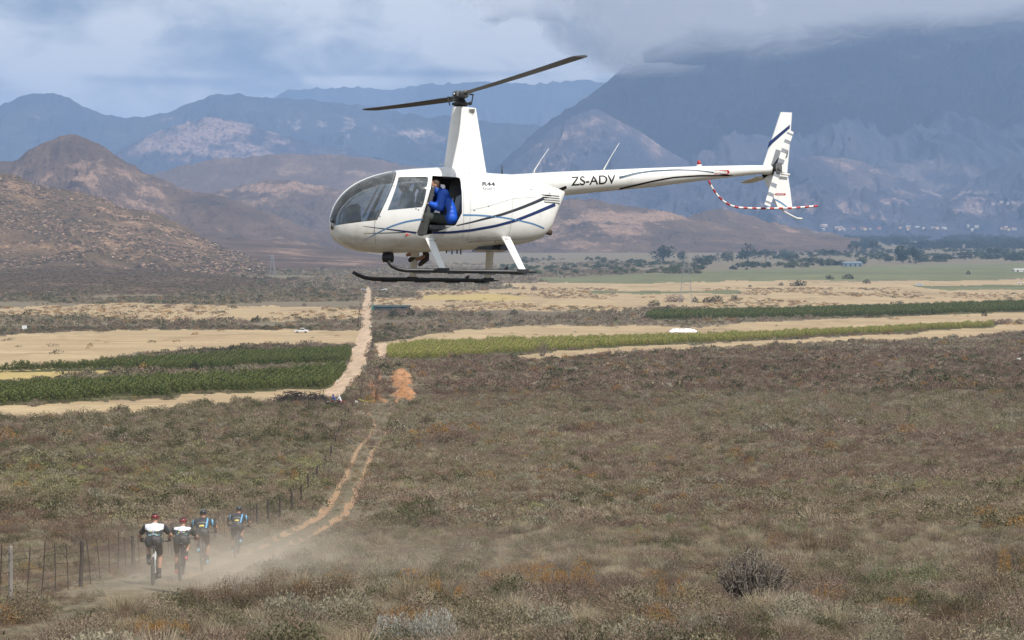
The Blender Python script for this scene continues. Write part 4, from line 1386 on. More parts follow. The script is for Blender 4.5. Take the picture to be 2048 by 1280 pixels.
def ribbon(name, pts, m, y=.6, side=1, bv=None, off=0.003, parent=heli, n=None):
    """pts: (u, v, width px); a thin strip laid on the skin"""
    P_ = np.array([(*pl(u, v, y), w / 2 / 112.0) for u, v, w in pts])
    s_ = np.concatenate([[0], np.cumsum(np.hypot(np.diff(P_[:, 0]), np.diff(P_[:, 1])))])
    n = n or max(8, int(s_[-1] / .035))
    q = np.linspace(0, s_[-1], n)
    # smooth the hand-read points
    c = np.stack([np.interp(q, s_, P_[:, i]) for i in range(3)], 1)
    for _ in range(6): c[1:-1] = (c[:-2] + 2 * c[1:-1] + c[2:]) / 4
    vs_, fs = [], []
    ok_prev = False; k = 0
    for i in range(n):
        t = c[min(i + 1, n - 1), :2] - c[max(i - 1, 0), :2]; t /= np.linalg.norm(t) + 1e-9
        nn_ = np.array([-t[1], t[0]])
        row = []
        for j in (-1, 0, 1):
            p = surf(*(c[i, :2] + nn_ * c[i, 2] * j), side, off, bv)
            if p is None: row = None; break
            row.append(p)
        if row is None: ok_prev = False; continue
        vs_ += row
        if ok_prev: fs += [(k - 3, k - 2, k + 1, k), (k - 2, k - 1, k + 2, k + 1)]
        k += 3; ok_prev = True
    b = MB(); b.add(vs_, fs)
    return b.obj(name, m, parent, True) if fs else None


# ---- tail boom
bt = [(1004, 350), (1060, 347), (1120, 343.5), (1200, 340.5), (1300, 336), (1400, 332.5), (1500, 330.5), (1546, 331)]
bb = [(1004, 396), (1060, 396), (1120, 392), (1200, 383.5), (1300, 374.5), (1400, 361.5), (1500, 350), (1546, 347)]
T_ = np.array([pl(*q) for q in bt]); B_ = np.array([pl(*q) for q in bb])
xb = np.linspace(T_[-1, 0], T_[0, 0], 40)
zt2 = np.interp(xb, T_[::-1, 0], T_[::-1, 1]); zb2 = np.interp(xb, B_[::-1, 0], B_[::-1, 1])
b = MB()
b.tube([(x, 0, (a + c) / 2) for x, a, c in zip(xb, zt2, zb2)], [(a - c) / 2 for a, c in zip(zt2, zb2)], 40)
bm_me = b.mesh('tail_boom', True)
smooth_angle(bm_me, 50)
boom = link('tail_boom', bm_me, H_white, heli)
bmb = bmesh.new(); bmb.from_mesh(bm_me); BVB = BVHTree.FromBMesh(bmb)
TAILX = xb[0]
# joint rings on the boom
for u in (1210, 1318, 1425):
    x = pl(u, 350)[0]
    i = np.interp(x, xb, np.arange(len(xb))); r_b = np.interp(x, xb, (zt2 - zb2) / 2); zc = np.interp(x, xb, (zt2 + zb2) / 2)
    b = MB(); b.torus((x, 0, zc), r_b, .0022, 'x', 32, 4); b.obj('panel_seam', H_line, boom, True)

# ---- mast fairing
fb0, fb1 = pl(885, 352), pl(974, 358); ft0, ft1 = pl(904.5, 216), pl(951.5, 215)
b = MB(); rows = []
for i in range(13):
    t = i / 12
    xf = fb0[0] + (ft0[0] - fb0[0]) * t; xa = fb1[0] + (ft1[0] - fb1[0]) * t
    z = (fb0[1] + fb1[1]) / 2 * (1 - t) + (ft0[1] + ft1[1]) / 2 * t
    L_ = xf - xa; th = .20 * (1 - t) + .115 * t
    prof = [(0, 0), (.03, .45), (.10, .78), (.22, .97), (.36, 1), (.55, .86), (.75, .58), (.92, .25), (1, .06)]
    ring = [(xf - L_ * a, th * c_, z) for a, c_ in prof] + [(xf - L_ * a, -th * c_, z) for a, c_ in prof[:0:-1]]
    rows.append(ring)
n = len(rows[0])
b.add([p for r_ in rows for p in r_], [(i * n + k, i * n + (k + 1) % n, (i + 1) * n + (k + 1) % n, (i + 1) * n + k) for i in range(12) for k in range(n)] + [tuple(12 * n + k for k in range(n))])
fm = b.mesh('mast_fairing', True); smooth_angle(fm, 38)
fair = link('mast_fairing', fm, H_white, heli)
b = MB()
for k in range(5):
    x, z = pl(937.5 + k * 2.6, 222, .06); b.box(x - .003, x + .003, .03, .105, z - .035, z + .035)
b.obj('vent_slot', H_line, fair)
b = MB(); x, z = pl(886, 329); b.box(x - .02, x + .06, -.008, .008, z - .008, z + .008); b.obj('air_probe', H_fair, fair)

# ---- rotor head and blades
hubz = HUBZ
head = empty('rotor_head'); head.parent = heli
b = MB(); b.tube([(0, 0, pl(921, 222)[1]), (0, 0, hubz)], .035, 12); b.obj('rotor_shaft', H_grey, head, True)
b = MB()
zs = pl(921, 209)[1]
b.tube([(0, 0, zs - .03), (0, 0, zs), (0, 0, zs + .02), (0, 0, zs + .05)], [.10, .155, .155, .09], 20)
b.tube([(0, 0, zs + .05), (0, 0, zs + .12)], [.10, .06], 16)
b.obj('swash_plate', H_black, head, True)
b = MB(); b.tube([(0, 0, zs - .10), (0, 0, zs - .03)], .11, 16); b.obj('swash_plate_base', H_black, head, True)
# blade axis: the right-hand blade in the picture comes towards the camera
bd = Vector((2.0, -4.62, 0)); bd = HR.transposed() @ bd; bd.z = 0; bd.normalize()
bn = Vector((-bd.y, bd.x, 0))
MBl = Matrix((bd, bn, Vector((0, 0, 1)))).transposed().to_4x4()
b = MB()
b.box(-.19, .19, -.065, .065, hubz - .05, hubz + .05, M=MBl)
b.box(-.10, .10, -.11, .11, hubz - .025, hubz + .075, M=MBl)
b.tube([MBl @ Vector((0, -.14, hubz + .02)), MBl @ Vector((0, .14, hubz + .02))], .035, 10)
for s in (1, -1):
    b.tube([MBl @ Vector((s * .13, 0, hubz + .0)), MBl @ Vector((s * .30, 0, hubz + .012))], [.075, .055], 12)
b.obj('hub_block', H_grey, head)
for s in (1, -1):
    b = MB(); b.tube([MBl @ Vector((s * .14, s * .15, zs)), MBl @ Vector((s * .20, s * .16, hubz))], .011, 6)
    b.tube([MBl @ Vector((s * .20, s * .16, hubz)), MBl @ Vector((s * .24, 0, hubz))], .016, 6)
    b.obj('pitch_link', H_black, head)
b = MB(); b.tube([(.02, 0, hubz - .16), (-.17, .02, hubz - .13)], .013, 6); b.ball((-.17, .02, hubz - .13), .035, nu=8, nv=6); b.obj('weight_arm', H_black, head, True)


def blade(s, cone, pitch):
    """one main blade, root at the hub, gently twisted, tip at 5 m"""
    b = MB(); rows = []
    prof = [(-.30, 0), (-.28, .5), (-.2, .9), (-.05, 1), (.2, .82), (.45, .45), (.70, .04), (.70, -.04), (.45, -.40), (.2, -.72), (-.05, -.9), (-.2, -.8), (-.28, -.45)]
    for i in range(29):
        t = i / 28
        r_ = .27 + (5.03 - .27) * t
        ch = .254 * min(1, .34 + (r_ - .27) * 1.6) if r_ < .75 else .27
        if t > .985: ch *= .9
        th = .018 if r_ > .6 else .03
        tw = pitch + R(6) * (1 - t)
        z = hubz + .012 + math.sin(cone) * (r_ - .27) + .004 * r_ * r_ * .5
        row = []
        for a, c_ in prof:
            yy = a * ch; zz = c_ * th
            # leading edge looks into the turn (anticlockwise from above)
            y2 = -yy * math.cos(tw) + 0; z2 = zz - yy * math.sin(tw)
            row.append(MBl @ Vector((s * r_, s * y2, z + z2)))
        rows.append(row)
    n = len(prof)
    b.add([p for r_ in rows for p in r_], [(i * n + k, i * n + (k + 1) % n, (i + 1) * n + (k + 1) % n, (i + 1) * n + k) for i in range(28) for k in range(n)] + [tuple(range(n))[::-1], tuple(28 * n + k for k in range(n))])
    m = b.mesh('rotor_blade', True); smooth_angle(m, 50)
    return link('rotor_blade', m, H_blade, head)


blade(1, R(1.3 - 4.8), R(3)); blade(-1, R(1.3 + 4.8), R(3))

# ---- skids and legs
skz = .05
for sgn, toe_px, tail_px, nm in ((1, [(776, 523), (784, 532), (797, 538), (812, 540.5)], 1073, 'left'), (-1, [(706, 544), (716, 550), (730, 555.5), (748, 558)], 998, 'right')):
    y = 1.06 * sgn
    tp_ = [pl(u, v, y) for u, v in toe_px]
    xe = pl(tail_px, 541 if sgn > 0 else 559, y)[0]
    z0 = tp_[-1][1]
    skid = empty('skid'); skid.parent = heli
    b = MB()
    xq = [p[0] for p in tp_] + [tp_[-1][0] - k * (tp_[-1][0] - xe) / 8 for k in range(1, 9)]
    zq = [p[1] for p in tp_] + [z0] * 8
    b.tube([(x, y, z) for x, z in zip(xq, zq)], [.030, .034, .036, .038] + [.038] * 6 + [.033, .008], 14)
    b.obj('skid_tube', H_black, skid, True)
    for k in (.12, .38, .62, .86):
        b = MB(); x = xq[3] + (xe - xq[3]) * k; b.box(x - .14, x + .14, y - .03, y + .03, z0 - .052, z0 - .034)
        b.obj('wear_shoe', H_black, skid)
    b = MB(); x = pl(1012 if sgn > 0 else 934, 541, y)[0]; b.box(x - .03, x + .03, y - .012, y + .012, z0 + .03, z0 + .07); b.tube([(x - .02, y - .03, z0 + .075), (x - .02, y + .03, z0 + .075)], .018, 8)
    b.obj('wheel_pin', H_black, skid)
    for (ut, vt), (ub, vb), w0, w1 in (((865, 487), (886, 537), .155, .115), ((1018, 484), (1045.5, 538), .155, .125)):
        if sgn > 0:
            xt, zt_ = pl(ut, vt, .56); xl, zl = pl(ub, vb, y)
            tops.append((xt, zt_, xl, zl)) if 'tops' in globals() else globals().update(tops=[(xt, zt_, xl, zl)])
        else:
            xt, zt_, xl, zl = tops[0 if ut < 900 else 1]
        b = MB(); rows = []
        prof = [(-.5, 0), (-.42, .6), (-.2, 1), (.1, .9), (.4, .4), (.5, .05), (.5, -.05), (.4, -.4), (.1, -.9), (-.2, -1), (-.42, -.6)]
        for i in range(9):
            t = i / 8
            p0 = Vector((xt + .03, .47 * sgn, zt_ + .10)); p1 = Vector((xl, y, z0 + .02))
            c_ = p0.lerp(p1, t); w_ = w0 + (w1 - w0) * t
            rows.append([(c_.x - a * w_, c_.y + q_ * .024, c_.z + abs(q_) * .0) for a, q_ in prof])
        n = len(prof)
        b.add([p for r_ in rows for p in r_], [(i * n + k, i * n + (k + 1) % n, (i + 1) * n + (k + 1) % n, (i + 1) * n + k) for i in range(8) for k in range(n)] + [tuple(range(n)), tuple(8 * n + k for k in range(n))])
        m = b.mesh('skid_leg', True); smooth_angle(m, 50)
        lg = link('skid_leg', m, H_fair, skid)
        b = MB(); b.box(xl - .10, xl + .10, y - .045, y + .045, z0 - .02, z0 + .045); b.obj('leg_clamp', H_black, skid)
        if sgn > 0:
            b = MB(); b.tube([(xt + .06, .50, zt_ + .03), (xt - .06, .50, zt_ + .03)], .035, 8); b.obj('leg_socket', H_lens, skid)
# cross tubes under the belly
for k in (0, 1):
    x, z = tops[k][0] + .02, tops[k][1] + .06
    b = MB(); b.tube([(x, -.55, z), (x, .55, z)], .04, 10); b.obj('cross_tube', H_fair, heli, True)

# ---- livery
MID = [
    ('stripe', [(734, 477, .6), (750, 468.5, 1.6), (762, 462, 2.2), (782, 452.5, 3), (812, 443.5, 3.4), (841, 439.5, 3.4)], H_sky),
    ('stripe', [(923.5, 431, 3.4), (952, 431, 3.2), (1002.6, 434, 3), (1039, 439, 3), (1074, 445, 3), (1100, 453, 2.6)], H_sky),
    ('stripe', [(728, 451, .5), (762, 456.5, 1.4), (802, 461.5, 2.6), (833, 465.4, 3.2)], H_navy),
    ('stripe', [(866, 465.5, 3.6), (901, 464.5, 4.2), (941.6, 460.5, 4.6), (992, 451.5, 5), (1033, 440.5, 5.5), (1074, 424.5, 6), (1122, 404.5, 7)], H_navy),
    ('stripe', [(730, 465.5, .5), (782, 465.2, 1.4), (812, 464.3, 1.6)], H_char),
    ('stripe', [(912, 451.5, 2), (941.6, 445, 3), (972, 437, 4), (1002.6, 429.5, 5), (1043, 415.5, 5.5), (1084, 399, 6), (1112, 385, 7)], H_char),
]
for nm, pts, m in MID: ribbon(nm, pts, m, .55)
ribbon('stripe', [(1104, 388.5, 7), (1112, 384, 7.5), (1124, 378, 8), (1133, 373.8, 5)], H_ink, .2, 1, BVB)
ribbon('stripe', [(1237, 356, 5), (1268, 347.9, 4.4), (1307, 342, 3.6), (1354, 339.6, 3), (1393, 340.4, 2.6), (1429, 344.5, 2.4)], H_slate, .15, 1, BVB)
ribbon('stripe', [(1224, 380.5, 3), (1268, 371, 3.2), (1307.5, 361.8, 3.2), (1346.6, 354.8, 3), (1401, 350.8, 2.8), (1440, 350.4, 2.6), (1462, 350, 1.6)], H_ink, .15, 1, BVB)
ribbon('stripe', [(1440, 347.5, 1.2), (1450, 349.0, 2.6), (1468, 350.2, 1)], H_ink, .12, 1, BVB)
# door outline and panel seams
SEAM = [[(795, 345), (752, 437), (750, 455), (757, 486)], [(751, 437), (750, 470)], [(867, 347), (836, 455)],
        [(797, 345.5), (868, 346)], [(926, 351), (926, 455), (930, 478)], [(938, 345), (940, 480)],
        [(1032, 352), (1029, 400), (1024, 478)], [(940, 421), (975, 413), (1028, 396), (1078, 391)], [(942, 481), (1018, 477), (1080, 472)],
        [(985, 353), (1018, 366), (1030, 385)]]
for s in SEAM: ribbon('panel_seam', [(u, v, .55) for u, v in s], H_line, .58)
for u, v in ((790, 371), (761, 432), (831, 418), (836, 420), (978, 412), (948, 421), (945, 345), (948, 481), (1000, 480), (1071, 375)):
    x, z = pl(u, v, .6); p = surf(x, z, 1, .004)
    if p: b = MB(); b.ball(p, .014, .006, .010, 8, 6); b.obj('fastener', H_grey, heli, True)
x, z = pl(815, 469, .58); p = surf(x, z, 1, 0)
b = MB(); b.tube([p, p + Vector((.0, .03, 0))], .020, 10); b.tube([p + Vector((-.02, .02, 0)), p + Vector((-.07, .03, -.006))], .006, 6); b.obj('fuel_drain', H_red, heli)

fonts = {}


def text(name, s, u, v, h_px, w_px, y, m, bv, parent=heli, slope=0.0, shear=0.0, off=0.004, weight=0.0, side=1):
    """letters laid on the skin: (u, v) is the lower left corner, sizes in picture pixels"""
    cu = bpy.data.curves.new(name, 'FONT'); cu.body = s; cu.size = 1.0; cu.offset = weight; cu.shear = shear
    o = bpy.data.objects.new('tmp', cu); COL.objects.link(o)
    dg = bpy.context.evaluated_depsgraph_get(); dg.update()
    me = bpy.data.meshes.new_from_object(o.evaluated_get(dg), depsgraph=dg)
    bpy.data.objects.remove(o)
    bm = bmesh.new(); bm.from_mesh(me)
    xs_ = [q.co.x for q in bm.verts]; ys_ = [q.co.y for q in bm.verts]
    x0, x1, y0, y1 = min(xs_), max(xs_), min(ys_), max(ys_)
    for k in range(1, 9):
        yy = y0 + (y1 - y0) * k / 9
        bmesh.ops.bisect_plane(bm, geom=bm.verts[:] + bm.edges[:] + bm.faces[:], plane_co=(0, yy, 0), plane_no=(0, 1, 0))
    ax, az = pl(u, v, y); bx, bz = pl(u + w_px, v, y); cx, cz = pl(u, v - h_px, y)
    for q in bm.verts:
        tx = (q.co.x - x0) / (x1 - x0); ty = (q.co.y - y0) / (y1 - y0)
        x = ax + (bx - ax) * tx; z = az + (cz - az) * ty + (bz - az) * tx + slope * tx / 112 * w_px
        p = surf(x, z, side, off, bv) if bv is not None else Vector((x, y, z))
        if p is None: p = Vector((x, y, z))
        q.co = p
    bmesh.ops.recalc_face_normals(bm, faces=bm.faces)
    bm.to_mesh(me); bm.free()
    return link(name, me, m, parent)


text('registration_letters', 'ZS-ADV', 1142, 371.5, 18, 90, .2, H_ink, BVB, slope=.055, weight=.012)
text('model_letters', 'R44', 963.5, 372, 8.6, 28, .5, H_char, BV, weight=.03, shear=.12)
text('model_letters', 'Raven II', 963, 381, 6.4, 28, .5, H_slate, BV, shear=.35)
# danger arrows
def danger(u, v, w, h, y, bv, right=True):
    pts = [(u, v), (u + w - 3, v), (u + w, v - h / 2), (u + w - 3, v - h), (u, v - h)] if right else [(u, v - h / 2), (u + 3, v), (u + w, v), (u + w, v - h), (u + 3, v - h)]
    poly = [pl(a, b_, y) for a, b_ in pts]
    b = MB(); vs_ = [surf(x, z, 1, .004, bv) if bv is not None else Vector((x, y, z)) for x, z in poly]
    b.add(vs_, [tuple(range(len(vs_)))]); b.obj('danger_arrow', H_red, heli)
    t = text('danger_letters', 'DANGER', u + w * .10 + (0 if right else 2), v - h * .2, h * .6, w * .72, y, H_white, bv, off=.010)
    if bv is None:
        for q in t.data.vertices: q.co.y += .004


danger(1429, 348, 31, 8.5, .12, BVB)

# ---- tail surfaces
tail = empty('tail_fin'); tail.parent = heli


def fin(name, pts, y, th, m, parent):
    """plate with a rounded-off section: pts (u, v) around"""
    poly = [pl(u, v, y) for u, v in pts]
    cxm = sum(p[0] for p in poly) / len(poly); czm = sum(p[1] for p in poly) / len(poly)
    b = MB(); n = len(poly)
    inn = [(cxm + (x - cxm) * .86, czm + (z - czm) * .985) for x, z in poly]
    vs_ = [(x, y, z) for x, z in poly] + [(x, y + th, z) for x, z in inn] + [(x, y - th, z) for x, z in inn]
    fs = [tuple(n + i for i in range(n)), tuple(2 * n + i for i in range(n))[::-1]]
    for i in range(n):
        j = (i + 1) % n; fs += [(i, j, n + j, n + i), (i, 2 * n + i, 2 * n + j, j)]
    b.add(vs_, fs)
    return b.obj(name, m, parent)


FY = -.10
fin('upper_fin', [(1561, 224), (1584, 225), (1580, 285), (1574.5, 348), (1525, 333), (1541, 285)], FY, .022, H_white, tail)
fin('lower_fin', [(1523, 347), (1575.5, 347), (1581, 385), (1585, 419), (1554.5, 417), (1540, 385)], FY, .022, H_white, tail)


def decal(name, pts, m, y=FY + .026):
    b = MB(); b.add([(*(lambda q: (q[0], y, q[1]))(pl(u, v, y)),) for u, v in pts], [tuple(range(len(pts)))]); return b.obj(name, m, tail)


decal('fin_stripe', [(1534.5, 298), (1538, 284), (1552, 272), (1580, 249), (1579.5, 257), (1563, 271), (1545, 287)], H_navy)
decal('fin_stripe', [(1546, 330), (1556, 316), (1568, 303), (1577, 290), (1576, 305), (1574.5, 314), (1566, 322), (1562, 330)], H_char)
decal('fin_stripe', [(1523.5, 349), (1538, 350), (1527.5, 357)], H_ink)
decal('fin_stripe', [(1543.5, 395.5), (1556, 400), (1567, 407), (1577, 415), (1574, 415), (1562, 407), (1550, 400)], H_sky)
pts = [(1549, 388.5), (1552, 386.5), (1570, 386.5), (1572, 388.5), (1570, 390.5), (1552, 390.5)]
decal('danger_arrow', pts, H_red)
t = text('danger_letters', 'DANGER', 1553, 389.9, 2.6, 15, FY + .03, H_white, None, parent=tail)
# stabiliser on the right side
b = MB(); x0, z0 = pl(1530, 353, -.12); sp = [(0, 1), (.5, .97), (1, .8)]
rows = []
for yy, k in ((-.10, 1), (-.45, .97), (-.88, .86)):
    c = .30 * k
    rows.append([(x0 + .03 + c * a, yy, z0 - .015 + q * .018) for a, q in [(.55, 0), (.45, .7), (.2, 1), (-.2, .6), (-.5, .05), (-.5, -.05), (-.2, -.6), (.2, -1), (.45, -.7)]])
n = 9
b.add([p for r_ in rows for p in r_], [(i * n + k, i * n + (k + 1) % n, (i + 1) * n + (k + 1) % n, (i + 1) * n + k) for i in range(2) for k in range(n)] + [tuple(range(n)), tuple(2 * n + k for k in range(n))])
b.obj('stabiliser', H_fair, tail, True)
# gearbox and tail rotor on the left
trx, trz = pl(1558, 336, .22)
b = MB()
b.tube([(xb[0] + .02, 0, (zt2[0] + zb2[0]) / 2), (trx + .02, 0, trz)], [.07, .085], 14)
b.tube([(trx, -.02, trz), (trx, .10, trz), (trx, .22, trz)], [.085, .06, .025], 12)
b.ball((trx, 0, trz), .10, nu=12, nv=8)
b.obj('tail_gearbox', H_black, tail, True)
b = MB(); x, z = pl(1552, 345, .05); b.tube([(x + .02, .03, z), (x - .05, .05, z + .015)], .028, 10); b.obj('sight_cap', H_fair, tail, True)
b = MB(); x, z = pl(1577, 349, 0); b.tube([(x + .14, -.02, z + .01), (x - .03, -.02, z)], .02, 10); b.obj('tail_light', H_fair, tail, True)
trot = empty('tail_rotor'); trot.parent = heli
b = MB(); b.tube([(trx, .16, trz), (trx, .27, trz)], .04, 12); b.box(trx - .05, trx + .05, .185, .245, trz - .09, trz + .09); b.obj('rotor_hub', H_grey, trot)
H_band = mat('blade_band_dark', (0.26, 0.28, 0.31), 0.4)
for s, (ue, ve) in ((1, (1583, 258)), (-1, (1534, 414))):
    ex, ez = pl(ue, ve, .22); d_ = Vector((ex - trx, 0, ez - trz)); d_.normalize()
    nrm = Vector((-d_.z, 0, d_.x))
    b = MB()
    segs = [(.09, .18, 1), (.18, .30, 0), (.30, .38, 1), (.38, .49, 0), (.49, .56, 1), (.56, .66, 0), (.66, .70, 1), (.70, .745, 0)]
    for r0, r1, mi in segs:
        for q, (w0, th) in enumerate((((.062), .008),)):
            c8 = []
            for r_ in (r0, r1):
                c = Vector((trx, .215, trz)) + d_ * r_
                c8 += [c + nrm * w0 + Vector((0, 0, 0)), c + nrm * .02 + Vector((0, th, 0)), c - nrm * w0, c + nrm * .02 - Vector((0, th, 0))]
            b.add(c8, [(0, 1, 5, 4), (1, 2, 6, 5), (2, 3, 7, 6), (3, 0, 4, 7), (0, 3, 2, 1), (4, 5, 6, 7)], mi)
    b.obj('tail_rotor_blade', [H_white, H_band], trot)
# striped guard tube
gp = [(1417, 361), (1425, 377), (1436, 392), (1447, 402.5), (1460, 410.5), (1475, 415), (1500, 416.5), (1540, 417), (1585, 416), (1635, 412)]
gl3 = np.array([(*pl(u, v, .06),) for u, v in gp])
s_ = np.concatenate([[0], np.cumsum(np.hypot(np.diff(gl3[:, 0]), np.diff(gl3[:, 1])))])
guard = empty('rotor_guard'); guard.parent = heli
nseg = 27
for k in range(nseg):
    q = np.linspace(s_[-1] * k / nseg, s_[-1] * (k + 1) / nseg, 4)
    P_ = [(np.interp(a, s_, gl3[:, 0]), .06, np.interp(a, s_, gl3[:, 1])) for a in q]
    b = MB(); b.tube(P_, .019, 8, caps=k in (0, nseg - 1)); b.obj('red_band' if k % 2 == 0 else 'white_band', H_red if k % 2 == 0 else H_fair, guard, True)
b = MB(); b.tube([(*(lambda q: (q[0], .02, q[1]))(pl(u, v)),) for u, v in ((1561, 416), (1568, 424), (1581, 431), (1593, 437), (1603, 437.5))], .017, 8)
b.obj('tail_skid', H_fair, heli, True)
# whip antennas, beacon
for pts in ([(1066, 350), (1069, 340), (1083, 318), (1097.5, 297)], [(1205, 343), (1209, 336), (1222, 313), (1238.5, 286)]):
    q = [pl(*p) for p in pts]
    b = MB(); b.tube([(x, 0, z) for x, z in q], [.055, .026, .014, .009], 8, flat=.4); b.obj('antenna', H_fair, heli, True)
q = [pl(1003.5, 352), pl(1003.5, 331)]
b = MB(); b.tube([(q[0][0], .02, q[0][1]), (q[1][0], .02, q[1][1])], [.016, .009], 8); b.obj('antenna', H_black, heli, True)
x, z = pl(1398, 333)
b = MB(); b.tube([(x, 0, z - .01), (x, 0, z + .03)], .05, 12); b.obj('beacon_base', H_fair, heli, True)
b = MB(); b.tube([(x, 0, z + .02), (x, 0, z + .08), (x, 0, z + .115)], [.034, .034, .015], 12); b.obj('beacon', H_red, heli, True)
# louvres at the rear of the engine cowling
H_louv = mat('louvre_grey', (0.55, 0.55, 0.52), 0.6)  # even light grey slats
for k in range(4):
    v = 388.5 + k * 4.6
    a, z1 = pl(1084 + k * 1.5, v, .3); c_, z2 = pl(1119 + k * .6, v + 2.2, .2)
    b = MB(); n = 8; vs_ = []
    for i in range(n + 1):
        t = i / n; x = a + (c_ - a) * t; z = z1 + (z2 - z1) * t
        p0 = surf(x, z + .009, 1, .004); p1 = surf(x, z - .009, 1, .022)
        if p0 is None or p1 is None: break
        vs_ += [p0, p1]
    m_ = len(vs_) // 2
    if m_ > 1:
        b.add(vs_, [(2 * i, 2 * i + 1, 2 * i + 3, 2 * i + 2) for i in range(m_ - 1)]); b.obj('louvre', H_louv, heli)
# exhaust, belly bits, nose light, belly camera
x, z = pl(1098, 466); b = MB(); b.tube([(x + .15, .05, z + .03), (x - .03, .05, z + .0)], .05, 12); b.obj('exhaust_pipe', H_brown, heli, True)
x0, z0 = pl(950, 498); x1, z1 = pl(1010, 494)
b = MB(); b.box(x1, x0, -.2, .2, z0 - .03, z0 + .06); b.obj('belly_vent', H_lens, heli)
for u, v, hh in ((914, 502, .05), (921.5, 501, .07), (893, 503, .03), (904, 502, .06)):
    x, z = pl(u, v); b = MB(); b.tube([(x, 0, z + .03), (x, 0, z - hh)], .012, 6); b.obj('drain_tube', H_black, heli)
x, z = pl(774, 504)
b = MB(); b.tube([(x + .08, .05, z - .10), (x - .09, .05, z - .10)], [.085, .085], 16); b.box(x - .05, x + .05, 0, .10, z - .04, z + .02)
cm = b.obj('nose_camera', H_black, heli, True)
b = MB(); b.ball((x + .085, .05, z - .10), .02, .06, .06, 10, 8); b.obj('camera_lens', H_lens, cm, True)
for (u, v, rr) in ((661.5, 443, .035), (662, 455, .045)):
    x, z = pl(u, v); hit = BV.ray_cast(Vector((x - .5 + 1.2, .12, z)), Vector((-1, 0, 0)))
    if hit[0]:
        b = MB(); b.ball(hit[0], .03, rr, rr, 12, 8); b.obj('nose_light', H_lens, heli, True)
        b = MB(); b.torus(hit[0] + Vector((.012, 0, 0)), rr, .008, 'x', 20, 6); b.obj('light_ring', H_grey, heli, True)

# ---- cabin
zf = pl(850, 474, .5)[1]                          # cabin floor height
roof = pl(880, 340)[1]
xbk = pl(925, 400, .6)[0]
inner = hull_mesh(0.040)
inner_o = bpy.data.objects.new('inner', inner)


def trimmed(name, b, m, parent=heli):
    me = boolean(b.mesh('tmp'), 'INTERSECT', inner_o)
    me.materials.clear()
    o = link(name, me, m, parent)
    me.polygons.foreach_set('material_index', [0] * len(me.polygons))
    return o


b = MB(); b.box(xbk - .05, xbk + 2.35, -.70, .70, zf - .06, zf - .02); trimmed('cabin_floor', b, H_dark)
b = MB(); b.box(xbk - .09, xbk - .05, -.74, .74, zf - .02, roof + .3); trimmed('cabin_bulkhead', b, H_dark)


def seat(x, y, w=.44, back=.62, h=.34):
    s = empty('seat'); s.parent = heli
    b = MB(); b.box(x - .05, x + .42, y - w / 2, y + w / 2, zf - .02, zf + h - .08); trimmed('seat_box', b, H_dark, s)
    b = MB(); b.box(x, x + .46, y - w / 2, y + w / 2, zf + h - .08, zf + h + .02); me = b.mesh('cushion')
    o = link('cushion', me, H_seat, s); bv = o.modifiers.new('bevel', 'BEVEL'); bv.width = .03; bv.segments = 3
    b = MB(); Mx = Matrix.Translation((x, y, zf + h)) @ Matrix.Rotation(R(-12), 4, 'Y')
    b.box(-.10, -.01, -w / 2, w / 2, 0, back, M=Mx); o = link('backrest', b.mesh('backrest'), H_seat, s); bv = o.modifiers.new('bevel', 'BEVEL'); bv.width = .03; bv.segments = 3
    return s


xd = pl(862, 400, .6)[0]                          # door post
seat(xbk + .10, .26, .44, .60, .20); seat(xbk + .10, -.26, .44, .60, .20)
seat(xd + .10, .27, .44, .58); seat(xd + .10, -.27, .44, .58)
# instrument pod, pedestal, compass, stick
xi = pl(705, 430, .2)[0]
b = MB(); b.prism([(xi + .16, zf + .10), (xi - .16, zf + .06), (xi - .14, zf + .50), (xi - .10, zf + .60), (xi + .05, zf + .56)], 'y', -.20, .20)
pod = b.obj('instrument_pod', H_dark, heli)
b = MB(); b.box(xi - .15, xi - .135, -.17, .17, zf + .3, zf + .56); b.obj('instrument_face', H_lens, pod)
b = MB(); b.box(xi - .45, xi - .10, -.08, .08, zf, zf + .28); b.obj('pedestal', H_dark, pod)
for u, v in ((730, 367.5), (702, 388)):
    x, z = pl(u, v, .1); b = MB(); b.ball((x, .05, z), .05, .035, .03, 10, 8); b.tube([(x, .05, z), (x + .03, .03, z + .05)], .008, 5); b.obj('compass' if u > 710 else 'camera_unit', H_black, heli, True)
x, z = pl(760, 380, 0)
b = MB(); q0 = pl(727, 434, 0); q1 = pl(768, 352, 0); b.tube([(q0[0], -.03, q0[1]), (q1[0], -.03, q1[1])], .018, 6); b.obj('windscreen_post', H_dark, heli)
b = MB(); xs0, zs0 = pl(757, 440, 0); b.tube([(xs0, 0, zf), (xs0, 0, zf + .5), (xs0 - .1, 0, zf + .55)], .015, 6); b.tube([(xs0 - .1, -.3, zf + .55), (xs0 - .1, .3, zf + .55)], .014, 6); b.obj('cyclic_stick', H_black, heli)

# ================================================================== PEOPLE
def capsule(b, p0, r0, p1, r1, n=12, m=0):
    p0, p1 = Vector(p0), Vector(p1)
    d = (p1 - p0); L = d.length
    if L < 1e-6: b.ball(p0, r0, nu=n, nv=8); return
    d.normalize()
    pts, rs = [], []
    for a in (80, 60, 35, 12): pts.append(p0 - d * r0 * math.sin(R(a))); rs.append(r0 * math.cos(R(a)))
    pts += [p0, p1]; rs += [r0, r1]
    for a in (12, 35, 60, 80): pts.append(p1 + d * r1 * math.sin(R(a))); rs.append(r1 * math.cos(R(a)))
    b.tube(pts, rs, n, m)


